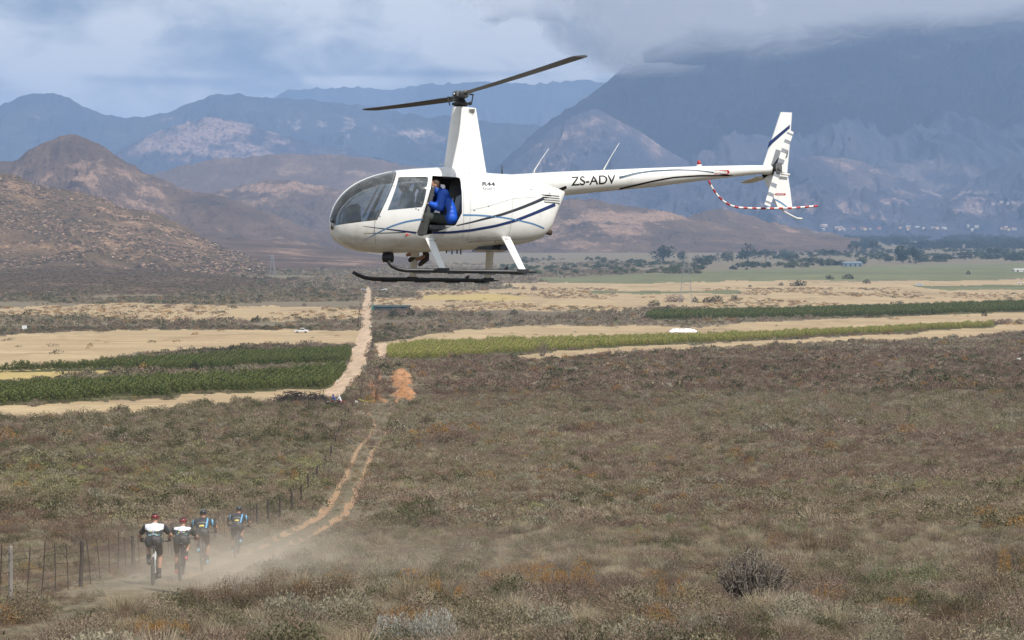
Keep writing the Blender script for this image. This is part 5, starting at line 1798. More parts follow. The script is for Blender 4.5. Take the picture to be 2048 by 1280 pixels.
def flesh(name, caps, balls, mats, parent, voxel=.014, sm_=4, deco=None):
    """one continuous skin grown over capsules and ellipsoids"""
    b = MB()
    for c in caps: capsule(b, *c)
    for c in balls: b.ball(*c[:4], nu=16, nv=12, M=c[4] if len(c) > 4 else None)
    o = bpy.data.objects.new('tmp', b.mesh('tmp')); COL.objects.link(o)
    rm = o.modifiers.new('r', 'REMESH'); rm.mode = 'VOXEL'; rm.voxel_size = voxel; rm.use_smooth_shade = True
    s = o.modifiers.new('s', 'SMOOTH'); s.iterations = sm_; s.factor = .6
    dg = bpy.context.evaluated_depsgraph_get(); dg.update()
    me = bpy.data.meshes.new_from_object(o.evaluated_get(dg), depsgraph=dg)
    bpy.data.objects.remove(o)
    me.polygons.foreach_set('use_smooth', [True] * len(me.polygons))
    for q in list(me.materials): pass
    me.materials.clear()
    return link(name, me, mats, parent)


skin = mat('skin', (0.40, 0.22, 0.15), 0.55, nscale=20, namp=.1)
skin2 = mat('skin_tanned', (0.33, 0.17, 0.11), 0.55, nscale=20, namp=.1)
cl_black = mat('black_lycra', (0.022, 0.023, 0.025), 0.55, nscale=25, namp=.3)
cl_glove = mat('black_glove', (0.02, 0.02, 0.022), 0.7)
cl_sock = mat('dark_sock', (0.035, 0.035, 0.04), 0.8)
rubber = mat('tyre_rubber', (0.06, 0.056, 0.05), 0.9, nscale=20, namp=.3)
rim_m = mat('rim_black', (0.03, 0.03, 0.03), 0.4)
steel = mat('steel', (0.45, 0.45, 0.45), 0.3, 0.9)


def hand(caps, wrist, fwd, side, s=1.0, curl=.6):
    """palm, four fingers of unequal length closing round, and a thumb from the side"""
    f = Vector(fwd).normalized(); sd = Vector(side); sd = (sd - f * sd.dot(f)).normalized(); dn = f.cross(sd)
    if dn.z > 0: dn = -dn
    w = Vector(wrist); pe = w + f * .075 * s
    for k, ln in ((-1.5, .062), (-.5, .072), (.5, .068), (1.5, .052)):
        q = pe + sd * k * .020 * s
        caps.append((w + sd * k * .012 * s, .017 * s, q, .014 * s))
        k1 = q + (f * (1 - curl) + dn * curl).normalized() * ln * .5 * s
        k2 = k1 + (f * (.5 - curl) + dn * (curl + .3)).normalized() * ln * .55 * s
        caps.append((q, .0115 * s, k1, .0105 * s)); caps.append((k1, .0105 * s, k2, .009 * s))
    t0 = w + f * .02 * s - sd * .022 * s; t1 = t0 + (f * .6 - sd * .7 + dn * .4).normalized() * .04 * s; t2 = t1 + (f * .7 + dn * .7).normalized() * .032 * s
    caps.append((t0, .015 * s, t1, .012 * s)); caps.append((t1, .012 * s, t2, .010 * s))


def face(parent, c, fw, up, mats_skin, hair_m=None):
    """nose, ears, eyes, mouth on a head at c looking along fw"""
    fw = Vector(fw).normalized(); up = Vector(up); up = (up - fw * up.dot(fw)).normalized(); rt = fw.cross(up)
    for s in (-1, 1):
        b = MB(); b.ball(Vector(c) + fw * .088 + rt * s * .032 + up * .01, .011, nu=8, nv=6)
        b.obj('eye', H_lens, parent, True)
    b = MB(); b.tube([Vector(c) + fw * .092 - rt * .024 - up * .052, Vector(c) + fw * .098 - up * .055, Vector(c) + fw * .092 + rt * .024 - up * .052], .005, 6)
    b.obj('mouth', mat('lips', (0.30, 0.10, 0.08), .5), parent, True)


def head_caps(caps, balls, c, fw, up, s=1.0):
    fw = Vector(fw).normalized(); up = Vector(up); up = (up - fw * up.dot(fw)).normalized(); rt = fw.cross(up); c = Vector(c)
    Mx = Matrix((fw, rt, up)).transposed()
    balls.append((c + up * .012, .098 * s, .078 * s, .105 * s, Mx.to_4x4()))
    balls.append((c + fw * .025 - up * .045, .068 * s, .058 * s, .062 * s, Mx.to_4x4()))
    caps.append((c + fw * .085 + up * .01, .010, c + fw * .112 - up * .022, .013))
    for k in (-1, 1):
        balls.append((c + rt * k * .08 - up * .005, .022, .012, .032, Mx.to_4x4()))


# ---------------------------------------------------------------- cyclists: x right, y forward, z up
def jersey_mat(name, kind):
    m = bpy.data.materials.new(name); m.use_nodes = True
    N = NT(m.node_tree); b = N.n['Principled BSDF']; b.inputs['Roughness'].default_value = .7
    t = N.node('ShaderNodeTexCoord').outputs['Object']
    sp = N.node('ShaderNodeSeparateXYZ'); N.l.new(t, sp.inputs[0])
    x, y, z = sp.outputs
    ax = N.math('ABSOLUTE', x)
    nz = N.noise(t, 14, 4)
    if kind == 'white':       # white yoke, black lower back, black sleeves
        zz = N.math('ADD', z, N.math('MULTIPLY', N.math('SUBTRACT', nz, .5), .10))
        c = N.mix(N.rng(zz, 1.245, 1.26), (0.03, 0.032, 0.035), (0.66, 0.67, 0.70))
        c = N.mix(N.rng(N.math('ADD', zz, N.math('MULTIPLY', ax, .25)), 1.205, 1.22, 1, 0), c, (0.12, 0.32, 0.33))
        c = N.mix(N.rng(zz, 1.16, 1.17, 1, 0), c, (0.02, 0.02, 0.022))
        c = N.mix(N.rng(ax, .205, .22), c, (0.022, 0.023, 0.026))
    else:                     # black with sky blue side flashes
        c = N.mix(N.rng(N.math('ABSOLUTE', N.math('SUBTRACT', x, N.math('ADD', .115, N.math('MULTIPLY', N.math('SUBTRACT', z, 1.2), .12)))), .018, .024, 1, 0), (0.022, 0.028, 0.038), (0.12, 0.36, 0.60))
        c = N.mix(N.rng(ax, .205, .22), c, (0.022, 0.026, 0.034))
        c = N.mix(N.rng(N.math('ABSOLUTE', N.math('SUBTRACT', ax, .265)), .018, .022, 1, 0), c, (0.16, 0.45, 0.70))
    N.l.new(c, b.inputs['Base Color'])
    return m


J_white = jersey_mat('white_black_jersey', 'white'); J_blue = jersey_mat('black_blue_jersey', 'blue')
hel_red = mat('red_helmet', (0.30, 0.03, 0.035), 0.35)
_N = NT(hel_red.node_tree); _t = _N.node('ShaderNodeTexCoord').outputs['Object']
_N.l.new(_N.mix(_N.rng(_N.noise(_N.scalevec(_t, (1, .4, 1)), 26, 3), .48, .52), (0.34, .03, .035), (0.03, .022, .022)), _N.n['Principled BSDF'].inputs['Base Color']); hel_blk = mat('black_helmet', (0.02, 0.022, 0.025), 0.35)
sponsor_y = mat('yellow_patch', (0.62, 0.52, 0.12), .7); sponsor_w = mat('white_print', (0.7, 0.7, 0.7), .7)
sponsor_c = [mat('print_%s' % n_, c, .7) for n_, c in (('lime', (.45, .55, .08)), ('red', (.5, .06, .06)), ('blue', (.05, .25, .5)), ('yellow', (.6, .45, .04)))]


def text_flat(name, s, m, parent, loc, size, rot, shear=0.0):
    cu = bpy.data.curves.new(name, 'FONT'); cu.body = s; cu.size = size; cu.shear = shear; cu.align_x = 'CENTER'; cu.extrude = .001; cu.offset = .002
    o = bpy.data.objects.new('tmp', cu); COL.objects.link(o)
    dg = bpy.context.evaluated_depsgraph_get(); dg.update()
    me = bpy.data.meshes.new_from_object(o.evaluated_get(dg), depsgraph=dg); bpy.data.objects.remove(o)
    me.materials.clear()
    o = link(name, me, m, parent); o.location = loc; o.rotation_euler = rot
    return o


def bicycle(name, pos, rz, lean, frame_col, label, pedal=0.0):
    e = empty(name, pos, rz); e.rotation_euler = (0, lean, rz)
    fm_ = mat('frame_' + label.split()[0], frame_col, .3)
    e_l = {}
    for y, k in ((-.44, 'rear'), (.66, 'front')):
        w = empty('wheel'); w.parent = e
        b = MB(); b.torus((0, y, .365), .345, .028, 'x', 36, 8); b.obj('tyre', rubber, w, True)
        b = MB(); b.torus((0, y, .365), .312, .012, 'x', 36, 6); b.obj('rim', rim_m, w, True)
        b = MB()
        for i in range(16):
            a = i * math.pi / 8; b.tube([(0.02 * (-1) ** i, y, .365), (0, y + .31 * math.cos(a), .365 + .31 * math.sin(a))], .0022, 3)
        b.tube([(-.05, y, .365), (.05, y, .365)], .02, 8)
        b.obj('spokes', steel, w)
    b = MB()
    bbk = (0, 0, .33); st = (0, -.16, .80); ht = (0, .42, .88); hb = (0, .46, .74)
    b.tube([bbk, st], .017, 8); b.tube([st, ht], .018, 8); b.tube([bbk, hb], .023, 8); b.tube([ht, hb], .024, 8)
    for s in (-1, 1):
        b.tube([(s * .04, -.02, .33), (s * .06, -.44, .365)], .010, 6); b.tube([(s * .02, -.15, .74), (s * .055, -.44, .365)], .009, 6)
    b.obj('frame', fm_, e, True)
    b = MB()
    for s in (-1, 1): b.tube([(s * .055, .52, .66), (s * .06, .66, .365)], .017, 8)
    b.tube([(-.06, .50, .68), (.06, .50, .68)], .02, 8); b.tube([(0, .50, .68), ht], .02, 8)
    b.obj('fork', fm_, e, True)
    b = MB(); b.tube([(0, -.16, .78), (0, -.20, .93)], .014, 8); b.obj('seat_post', rim_m, e, True)
    b = MB(); b.ball((0, -.27, .955), .072, .07, .028, 14, 8); b.ball((0, -.15, .955), .028, .13, .022, 12, 8); b.obj('saddle', cl_glove, e, True)
    b = MB(); b.tube([(-.37, .46, .985), (-.1, .50, .965), (.1, .50, .965), (.37, .46, .985)], .014, 8); b.tube([ht, (0, .50, .965)], .018, 8)
    hb_ = b.obj('handlebar', rim_m, e, True)
    for s in (-1, 1):
        b = MB(); b.tube([(s * .26, .475, .975), (s * .375, .46, .985)], .018, 8); b.obj('grip', cl_glove, hb_, True)
    b = MB(); b.torus((.055, 0, .33), .075, .006, 'x', 20, 4); b.obj('chain_ring', rim_m, e)
    for s in (-1, 1):
        b = MB()
        a = pedal + (0 if s > 0 else math.pi)
        pe = Vector((s * .07, .17 * math.sin(a), .33 + .17 * math.cos(a)))
        b.tube([(s * .06, 0, .33), pe], .013, 6); b.box(pe.x - .0 + s * .0, pe.x + s * .09, pe.y - .045, pe.y + .045, pe.z - .012, pe.z + .012)
        b.obj('crank', rim_m, e)
    tag(e, label, 'bicycle', 'mountain bikes on the sandy track')
    return e


def rider(pos, rz, lean, label, jersey, helm, shoe_col, pedal=0.0, tall=1.0, crouch=0.0, headtilt=0.0, skin_m=skin, kind='white'):
    e = empty('person', pos); e.rotation_euler = (0, lean, rz); e.scale = (tall, tall, tall)
    hipz = 1.0; sh = Vector((0, .22, 1.36 - crouch)); nk = Vector((0, .28, 1.42 - crouch)); hd = Vector((0, .36, 1.525 - crouch))
    hips = [Vector((s * .095, -.20, hipz)) for s in (-1, 1)]
    body, balls, jer, jb, sho, sb = [], [], [], [], [], []
    # torso
    for c, off in ((body, 0.0), (jer, .014)):
        c.append(((0, -.16, 1.04), .138 + off, (0, .02, 1.19 - crouch * .4), .138 + off))
        c.append(((0, .02, 1.19 - crouch * .4), .140 + off, (0, .19, 1.32 - crouch), .130 + off))
        c.append(((-.14, .19, 1.33 - crouch), .092 + off, (.14, .19, 1.33 - crouch), .092 + off))
        c.append(((-.09, .05, 1.22 - crouch * .5), .09 + off, (.09, .05, 1.22 - crouch * .5), .09 + off))
    body.append((nk - Vector((0, .05, .05)), .062, hd - Vector((0, .02, .04)), .056))
    head_caps(body, balls, hd, (0, .95, -.25 + headtilt), (0, .25, 1))
    for i, s in enumerate((-1, 1)):
        shl = Vector((s * .205, .20, 1.345 - crouch)); el2 = Vector((s * .365, .30, 1.13 - crouch * .7)); wr = Vector((s * .325, .425, 1.005))
        body.append((shl, .058, el2, .043)); body.append((el2, .042, wr, .028))
        jer.append((shl, .080, shl.lerp(el2, .62), .064))
        hand(body, wr, (0, 1, -.35), (s * -1.0, 0, 0) if s > 0 else (1.0, 0, 0), 1.05, .75)
        a = pedal + (0 if s > 0 else math.pi)
        ped = Vector((s * .115, .17 * math.sin(a), .33 + .17 * math.cos(a)))
        ank = ped + Vector((0, -.10, .10)); hip = hips[i]
        # knee by two-bone reach, bulging forward
        L1, L2 = .43, .43
        dvec = ank - hip; D = min(dvec.length, L1 + L2 - .005)
        a1 = math.acos(max(-1, min(1, (L1 * L1 + D * D - L2 * L2) / (2 * L1 * D))))
        dn = dvec.normalized(); fwd = Vector((s * .12, 1, .15)); fwd = (fwd - dn * fwd.dot(dn)).normalized()
        kn = hip + (dn * math.cos(a1) + fwd * math.sin(a1)) * L1
        body += [(hip, .092, kn, .058), (kn, .056, kn.lerp(ank, .35), .060), (kn.lerp(ank, .35), .058, ank, .036), (ank, .04, ped + Vector((0, .10, .03)), .034)]
        sho += [(hip, .112, kn.lerp(hip, .22), .078)]
        b = MB()
        b2 = [(ank + Vector((0, -.05, -.06)), .043, ped + Vector((0, .12, .022)), .038), (ank + Vector((0, -.03, -.03)), .048, ped + Vector((0, .0, .03)), .045)]
        globals().setdefault('_sh', []).append((b2, ank, kn, wr, s))
    sho += [(hips[0] + Vector((0, .02, .05)), .118, hips[1] + Vector((0, .02, .05)), .118), ((0, -.18, 1.06), .135, (0, -.10, 1.10), .13)]
    bd_ = flesh('body', body, balls, skin_m, e, .013)
    face(e, hd, (0, .95, -.25 + headtilt), (0, .25, 1), skin_m)
    jer_o = flesh('jersey', jer, [], jersey, e, .016)
    flesh('shorts', sho, [], cl_black, e, .018)
    for b2, ank, kn, wr, s in _sh:
        flesh('shoe', b2, [], mat('shoe', shoe_col, .5), e, .014)
        flesh('sock', [(ank, .046, ank.lerp(kn, .28), .050)], [], cl_sock, e, .014)
        flesh('glove', [(wr - Vector((0, .0, 0)), .034, wr + Vector((0, .07, -.02)), .040), (wr + Vector((-.03, .07, -.02)), .03, wr + Vector((.03, .07, -.02)), .03)], [], cl_glove, e, .012)
    _sh.clear()
    # helmet: shell with ridges and dark vents
    hc = hd + Vector((0, -.012, .035)); Mx = Matrix.Rotation(R(-18) , 4, 'X')
    hel = empty('helmet'); hel.parent = e
    b = MB(); b.ball(hc + Vector((0, 0, .0)), .098, .132, .098, 18, 12, M=Mx); 
    me = b.mesh('shell', True); bm = bmesh.new(); bm.from_mesh(me)
    bmesh.ops.bisect_plane(bm, geom=bm.verts[:] + bm.edges[:] + bm.faces[:], plane_co=hc + Vector((0, 0, -.03)), plane_no=(0, -.25, -1), clear_outer=True)
    bm.to_mesh(me); bm.free(); link('shell', me, helm, hel)
    for k in range(-2, 3):
        b = MB(); pts = []
        for j in range(9):
            t = -1.15 + 2.3 * j / 8
            p = Vector((k * .032 * math.cos(t * .8), .136 * math.sin(t), .102 * math.cos(t) * math.cos(k * .28)))
            pts.append(hc + Mx @ p)
        b.tube(pts, .0085, 6); b.obj('rib', cl_black if helm is hel_red else H_grey, hel, True)
    # prints laid on the back of the jersey
    bmj = bmesh.new(); bmj.from_mesh(jer_o.data); bvj = BVHTree.FromBMesh(bmj); bmj.free()

    def on_back(x, z, off=.004):
        h_ = bvj.ray_cast(Vector((x, -1.0, z + .55)), Vector((0, 1, -.55)).normalized())
        return (h_[0] + h_[1] * off) if h_[0] is not None else Vector((x, -.3, z))

    def patch(name, x0, x1, z0, z1, m, nx=4, nz=3):
        b = MB(); vs_ = [on_back(x0 + (x1 - x0) * i / nx, z0 + (z1 - z0) * j / nz) for j in range(nz + 1) for i in range(nx + 1)]
        b.add(vs_, [(j * (nx + 1) + i, j * (nx + 1) + i + 1, (j + 1) * (nx + 1) + i + 1, (j + 1) * (nx + 1) + i) for j in range(nz) for i in range(nx)])
        b.obj(name, m, e)

    def print_text(s_, x, z, w, h, m):
        o = text_flat('back_print', s_, m, e, (0, 0, 0), 1.0, (0, 0, 0))
        vv_ = o.data.vertices
        xs_ = [q.co.x for q in vv_]; ys_ = [q.co.y for q in vv_]
        for q in vv_:
            q.co = on_back(x + (q.co.x - min(xs_)) / (max(xs_) - min(xs_)) * w - w / 2, z + (q.co.y - min(ys_)) / (max(ys_) - min(ys_)) * h, .006)
    zo = -crouch * .75
    if kind == 'white':
        print_text('7', -.01, 1.085 + zo, .045, .075, sponsor_w)
        for q in range(4): patch('logo_print', -.085 + .042 * q, -.052 + .042 * q, 1.215 + zo + .01 * (q % 2), 1.255 + zo, sponsor_c[q], 2, 2)
        patch('line_print', -.12, .12, 1.055 + zo, 1.063 + zo, sponsor_w, 6, 1); patch('line_print', .035, .04, 1.08 + zo, 1.15 + zo, sponsor_w, 1, 3)
        patch('line_print', -.11, -.05, 1.10 + zo, 1.11 + zo, sponsor_w, 3, 1); patch('line_print', .06, .12, 1.095 + zo, 1.105 + zo, sponsor_w, 3, 1)
    else:
        patch('patch_print', -.075, .055, 1.15 + zo, 1.215 + zo, sponsor_y)
        patch('line_print', -.06, .065, 1.085 + zo, 1.096 + zo, sponsor_w, 5, 1); patch('line_print', -.01, .07, 1.062 + zo, 1.073 + zo, sponsor_w, 5, 1)
        patch('line_print', -.13, .13, 1.315 + zo, 1.322 + zo, sponsor_w, 6, 1)
    tag(e, label, 'person')
    return e


def track(u, v): return G(u, v)


RD = [  # wheel contact pixel, heading, lean, ...
    (309, 1166, R(6), R(0), 'white framed mountain bike under the rider nearest the fence and camera', (0.6, 0.6, 0.6),
     'largest cyclist at left in white and black jersey with red helmet', J_white, hel_red, (0.05, .05, .055), R(178), 1.05, .05, 0, skin, 'white'),
    (363, 1156, R(5), R(1), 'dark mountain bike second from the left', (0.05, .05, .06),
     'crouching cyclist in white and black jersey second from left', J_white, hel_red, (0.45, .10, .12), R(20), 1.0, .12, 0, skin, 'white'),
    (407, 1137, R(4), R(-1), 'mountain bike of the third rider from the left', (0.10, .10, .11),
     'third cyclist from left in black and blue jersey with black helmet', J_blue, hel_blk, (0.15, .38, .5), R(170), 1.04, .05, 0, skin2, 'blue'),
    (473, 1112, R(2), R(2), 'mountain bike of the farthest rider at the front of the group', (0.12, .12, .13),
     'farthest cyclist leading the group in black and blue jersey', J_blue, hel_blk, (0.15, .38, .5), R(15), 1.03, .04, 0, skin2, 'blue'),
]
for (u, v, rz, ln, bl, fc, plb, jm, hm2, sc_, ped, tall, cr, ht_, sk_, kd_) in RD:
    p = G(u, v)
    bicycle('bicycle', p, rz, ln, fc, bl, ped)
    rider(p, rz, ln, plb, jm, hm2, sc_, ped, tall, cr, ht_, sk_, kd_)['group'] = 'cyclists riding away along the fence'

# ---------------------------------------------------------------- people in the helicopter (helicopter coordinates)
puffer = mat('blue_down_jacket', (0.012, 0.095, 0.56), 0.42, nscale=9, namp=.15)
navy_c = mat('navy_yoke', (0.02, 0.025, 0.05), 0.6)
trous = mat('dark_green_trousers', (0.040, 0.048, 0.042), 0.8, nscale=10, namp=.25, bump=.3)
hair = mat('brown_hair', (0.075, 0.045, 0.03), 0.7, nscale=30, namp=.4)
boot = mat('brown_boot', (0.045, 0.035, 0.03), 0.7)
shirt = mat('white_shirt', (0.62, 0.62, 0.60), 0.8)


def hp(u, v, y): 
    x, z = pl(u, v, y); return Vector((x, y, z))


ph = empty('person'); ph.matrix_world = HM
tag(ph, 'photographer in a blue down jacket leaning out of the open rear door', 'person')
Y = .50
hip = hp(901, 441, .38); kne = hp(852, 433, .42); ank = hp(846, 468, .43)
shd = hp(884, 390, .36); neck = hp(875, 382.5, .35); hd = hp(868, 371, .34)
sho_l = hp(884, 391, .48); elb = hp(879, 415, .52); wri = hp(859, 408, .46)
body, balls = [], []
body += [(hip, .10, hip.lerp(shd, .5), .10), (hip.lerp(shd, .5), .10, shd, .09), (shd + Vector((0, -.17, 0)), .06, shd + Vector((0, .08, 0)), .06), (neck, .06, hd, .055),
         (sho_l, .06, elb, .048), (elb, .046, wri, .032),
         (shd + Vector((.02, -.20, -.02)), .06, elb + Vector((.05, -.42, 0)), .048), (elb + Vector((.05, -.42, 0)), .046, wri + Vector((.05, -.28, .04)), .032),
         (hip, .10, kne, .07), (kne, .066, ank, .045), (hip + Vector((0, -.22, 0)), .10, kne + Vector((0, -.26, .02)), .07), (kne + Vector((0, -.26, .02)), .066, ank + Vector((.0, -.26, .0)), .045),
         (ank, .05, ank + Vector((.12, -.06, -.02)), .034), (ank + Vector((0, -.26, 0)), .05, ank + Vector((.16, -.26, -.03)), .04)]
hand(body, wri, (1, -.1, .1), (0, 1, 0), 1, .5); hand(body, wri + Vector((.05, -.28, .04)), (1, .1, .1), (0, 1, 0), 1, .5)
head_caps(body, balls, hd, (1, .15, -.35), (.3, 0, 1))
flesh('body', body, balls, skin, ph, .014)
face(ph, hd, (1, .15, -.35), (.3, 0, 1), skin)
# quilted jacket: baffles ring the torso and sleeves
jk = []
mid = hip.lerp(shd, .5)
for i in range(6):
    a = hip.lerp(shd, .10 + i * .155) + Vector((-.03 * math.sin(i / 5 * 3.1), -.02, 0))
    jk += [(a + Vector((0, -.13, 0)), .128 - .004 * i, a + Vector((0, .07, 0)), .132 - .004 * i)]
for i in range(5):
    a = sho_l.lerp(elb, i / 4); jk.append((a, .086 - .003 * i, a + Vector((0, .005, 0)), .086 - .003 * i))
for i in range(5):
    a = elb.lerp(wri, i / 4.6); jk.append((a, .073 - .004 * i, a + Vector((0, .004, 0)), .073 - .004 * i))
jk.append((shd + Vector((.02, -.20, -.02)), .08, elb + Vector((.05, -.42, 0)), .07)); jk.append((elb + Vector((.05, -.42, 0)), .068, wri + Vector((.0, -.28, .04)), .05))
jk.append((shd + Vector((0, -.17, 0)), .10, shd + Vector((0, .12, 0)), .10))
jk.append((neck, .085, neck.lerp(hd, .35), .075))
jo = flesh('down_jacket', jk, [], puffer, ph, .014, 2)
q0 = hip.lerp(shd, .1)
flesh('jacket_side_panel', [(hip.lerp(shd, .28) + Vector((.05, .10, -.02)), .045, hip.lerp(shd, .6) + Vector((.02, .115, 0)), .035), (hip.lerp(shd, .05) + Vector((.06, .09, .0)), .05, hip.lerp(shd, .28) + Vector((.05, .10, -.02)), .045)], [], navy_c, ph, .014)
flesh('collar', [(neck + Vector((-.02, -.03, .01)), .088, neck.lerp(hd, .3) + Vector((-.01, 0, 0)), .078)], [], navy_c, ph, .012)
flesh('trousers', [(hip, .125, hip + Vector((0, -.22, 0)), .125), (hip, .112, kne, .086), (kne, .086, ank, .066), (hip + Vector((0, -.22, 0)), .11, kne + Vector((0, -.26, .02)), .085), (kne + Vector((0, -.26, .02)), .082, ank + Vector((0, -.26, 0)), .06)], [], trous, ph, .016)
flesh('shoe', [(ank + Vector((-.03, -.02, -.02)), .055, ank + Vector((.13, -.06, -.03)), .042)], [], boot, ph, .013)
flesh('shoe', [(ank + Vector((-.03, -.26, -.02)), .06, ank + Vector((.17, -.26, -.04)), .046)], [], boot, ph, .013)
flesh('hair', [], [(hd + Vector((-.022, 0, .028)), .098, .088, .098), (hd + Vector((-.05, 0, -.01)), .07, .08, .08)], hair, ph, .011, 2)
cm_ = empty('camera'); cm_.matrix_world = HM @ Matrix.Translation(hd + Vector((.17, .0, -.03)))
b = MB(); b.box(-.04, .04, -.07, .07, -.05, .05); b.box(-.03, .03, -.03, .03, .05, .075); b.obj('camera_body', H_black, cm_)
b = MB(); b.tube([(.04, 0, 0), (.10, 0, 0), (.16, 0, -.01)], [.038, .036, .042], 12); b.obj('lens', H_black, cm_, True)
tag(cm_, 'black camera held to the eye of the man in the blue jacket', 'camera')

# pilot in the right front seat and passenger sitting on the far sill with both feet out
def cabin_person(label, hip, sh, hd, knees, ankles, wrists, top_m, leg_m, hair_m, headset=True, look=(1, 0, -.1)):
    e = empty('person'); e.matrix_world = HM; tag(e, label, 'person')
    body, balls = [], []
    sx = Vector((0, 1, 0))
    body += [(hip, .125, hip.lerp(sh, .5), .125), (hip.lerp(sh, .5), .13, sh, .115), (sh - sx * .14, .075, sh + sx * .14, .075), (sh + Vector((.02, 0, .06)), .055, hd, .052)]
    top = [(hip, .14, hip.lerp(sh, .5), .14), (hip.lerp(sh, .5), .145, sh, .13), (sh - sx * .14, .09, sh + sx * .14, .09)]
    leg = [(hip - sx * .08, .13, hip + sx * .08, .13)]
    for i, s in enumerate((-1, 1)):
        s0 = sh + sx * s * .19; w = Vector(wrists[i]); e0 = s0.lerp(w, .5) + Vector((-.10, s * .06, -.10))
        body += [(s0, .055, e0, .044), (e0, .043, w, .03)]; top += [(s0, .07, e0, .058), (e0, .055, w.lerp(e0, .15), .043)]
        hand(body, w, (1, 0, -.1), (0, 1, 0), 1, .6)
        k, a = Vector(knees[i]), Vector(ankles[i]); h_ = hip + sx * s * .09
        body += [(h_, .09, k, .06), (k, .058, a, .04), (a, .045, a + Vector((.15, 0, -.05)), .035)]
        leg += [(h_, .105, k, .076), (k, .075, a.lerp(k, .12), .058)]
        flesh('shoe', [(a + Vector((-.02, 0, -.04)), .052, a + Vector((.10, 0, -.14)) if ankles[0][2] < zf else a + Vector((.16, 0, -.075)), .042), (a + Vector((-.02, 0, .03)), .056, a + Vector((-.01, 0, -.04)), .052)], [], boot, e, .013)
    head_caps(body, balls, hd, look, (0, 0, 1))
    flesh('body', body, balls, skin, e, .014); face(e, hd, look, (0, 0, 1), skin)
    flesh('shirt', top, [], top_m, e, .016); flesh('trousers', leg, [], leg_m, e, .016)
    flesh('hair', [], [(hd + Vector((-.02, 0, .03)), .1, .086, .096)], hair_m, e, .012, 2)
    if headset:
        hs = empty('headset'); hs.parent = e
        b = MB()
        for s in (-1, 1): b.tube([hd + Vector((0, s * .075, 0)), hd + Vector((0, s * .115, 0))], .042, 12)
        b.tube([hd + Vector((0, .1 * math.cos(t), .02 + .12 * math.sin(t))) for t in [i * math.pi / 8 for i in range(9)]], .012, 6); b.obj('ear_cups', H_black, hs, True)
    return e


xh = xd + .25; zh = zf + .36
cabin_person('pilot in white shirt in the front of the helicopter cabin', Vector((xh, -.27, zh)), Vector((xh - .06, -.27, zh + .42)), Vector((xh + .0, -.27, zh + .62)),
             [Vector((xh + .48, -.35, zh + .10)), Vector((xh + .48, -.17, zh + .10))], [Vector((xh + .72, -.36, zf + .10)), Vector((xh + .72, -.18, zf + .10))],
             [Vector((xh + .38, -.40, zh + .12)), Vector((xh + .44, -.12, zh + .14))], shirt, trous, hair)
a1 = hp(831, 508, -.72); a2 = hp(851, 513, -.70)
xq_ = xbk + .42
cabin_person('passenger seated at the far rear door with both boots hanging below the belly', Vector((xq_, -.30, zf + .36)), Vector((xq_ + .02, -.32, zf + .78)), Vector((xq_ + .06, -.33, zf + .98)),
             [Vector((a1.x, -.66, zf + .22)), Vector((a2.x, -.64, zf + .22))], [a1 + Vector((0, 0, .03)), a2 + Vector((0, 0, .0))],
             [Vector((xq_ + .40, -.45, zf + .5)), Vector((xq_ + .40, -.2, zf + .5))], cl_black, trous, hair, False, (.3, -1, -.3))

# ================================================================== THINGS ON THE PLAIN
def plant(name, kd, var_, u, v, wpx, hpx, label, cat, group=None, rz=None):
    """crown and stems placed where it stands, sized in metres from its picture size"""
    p = G(u, v); k = p.y / FPX
    e = empty(name, p - Vector((0, 0, .03 * hpx * k)), rz if rz is not None else random.random() * 6.28)
    cm, tm = TREES[kd, var_]
    c = bpy.data.objects.new('crown' if 'bush' not in kd else 'foliage', cm); COL.objects.link(c); c.parent = e
    t = bpy.data.objects.new('trunk' if 'bush' not in kd else 'stems', tm); COL.objects.link(t); t.parent = e
    w = wpx * k; h = hpx * k
    base = {'tall': .62, 'flat': 1.45}.get(kd, 1.15)
    e.scale = (w / base, w / base, h)
    if 'bush' in kd: e.scale = (w / 1.0, w / 1.0, h)
    tag(e, label, cat, group)
    return e


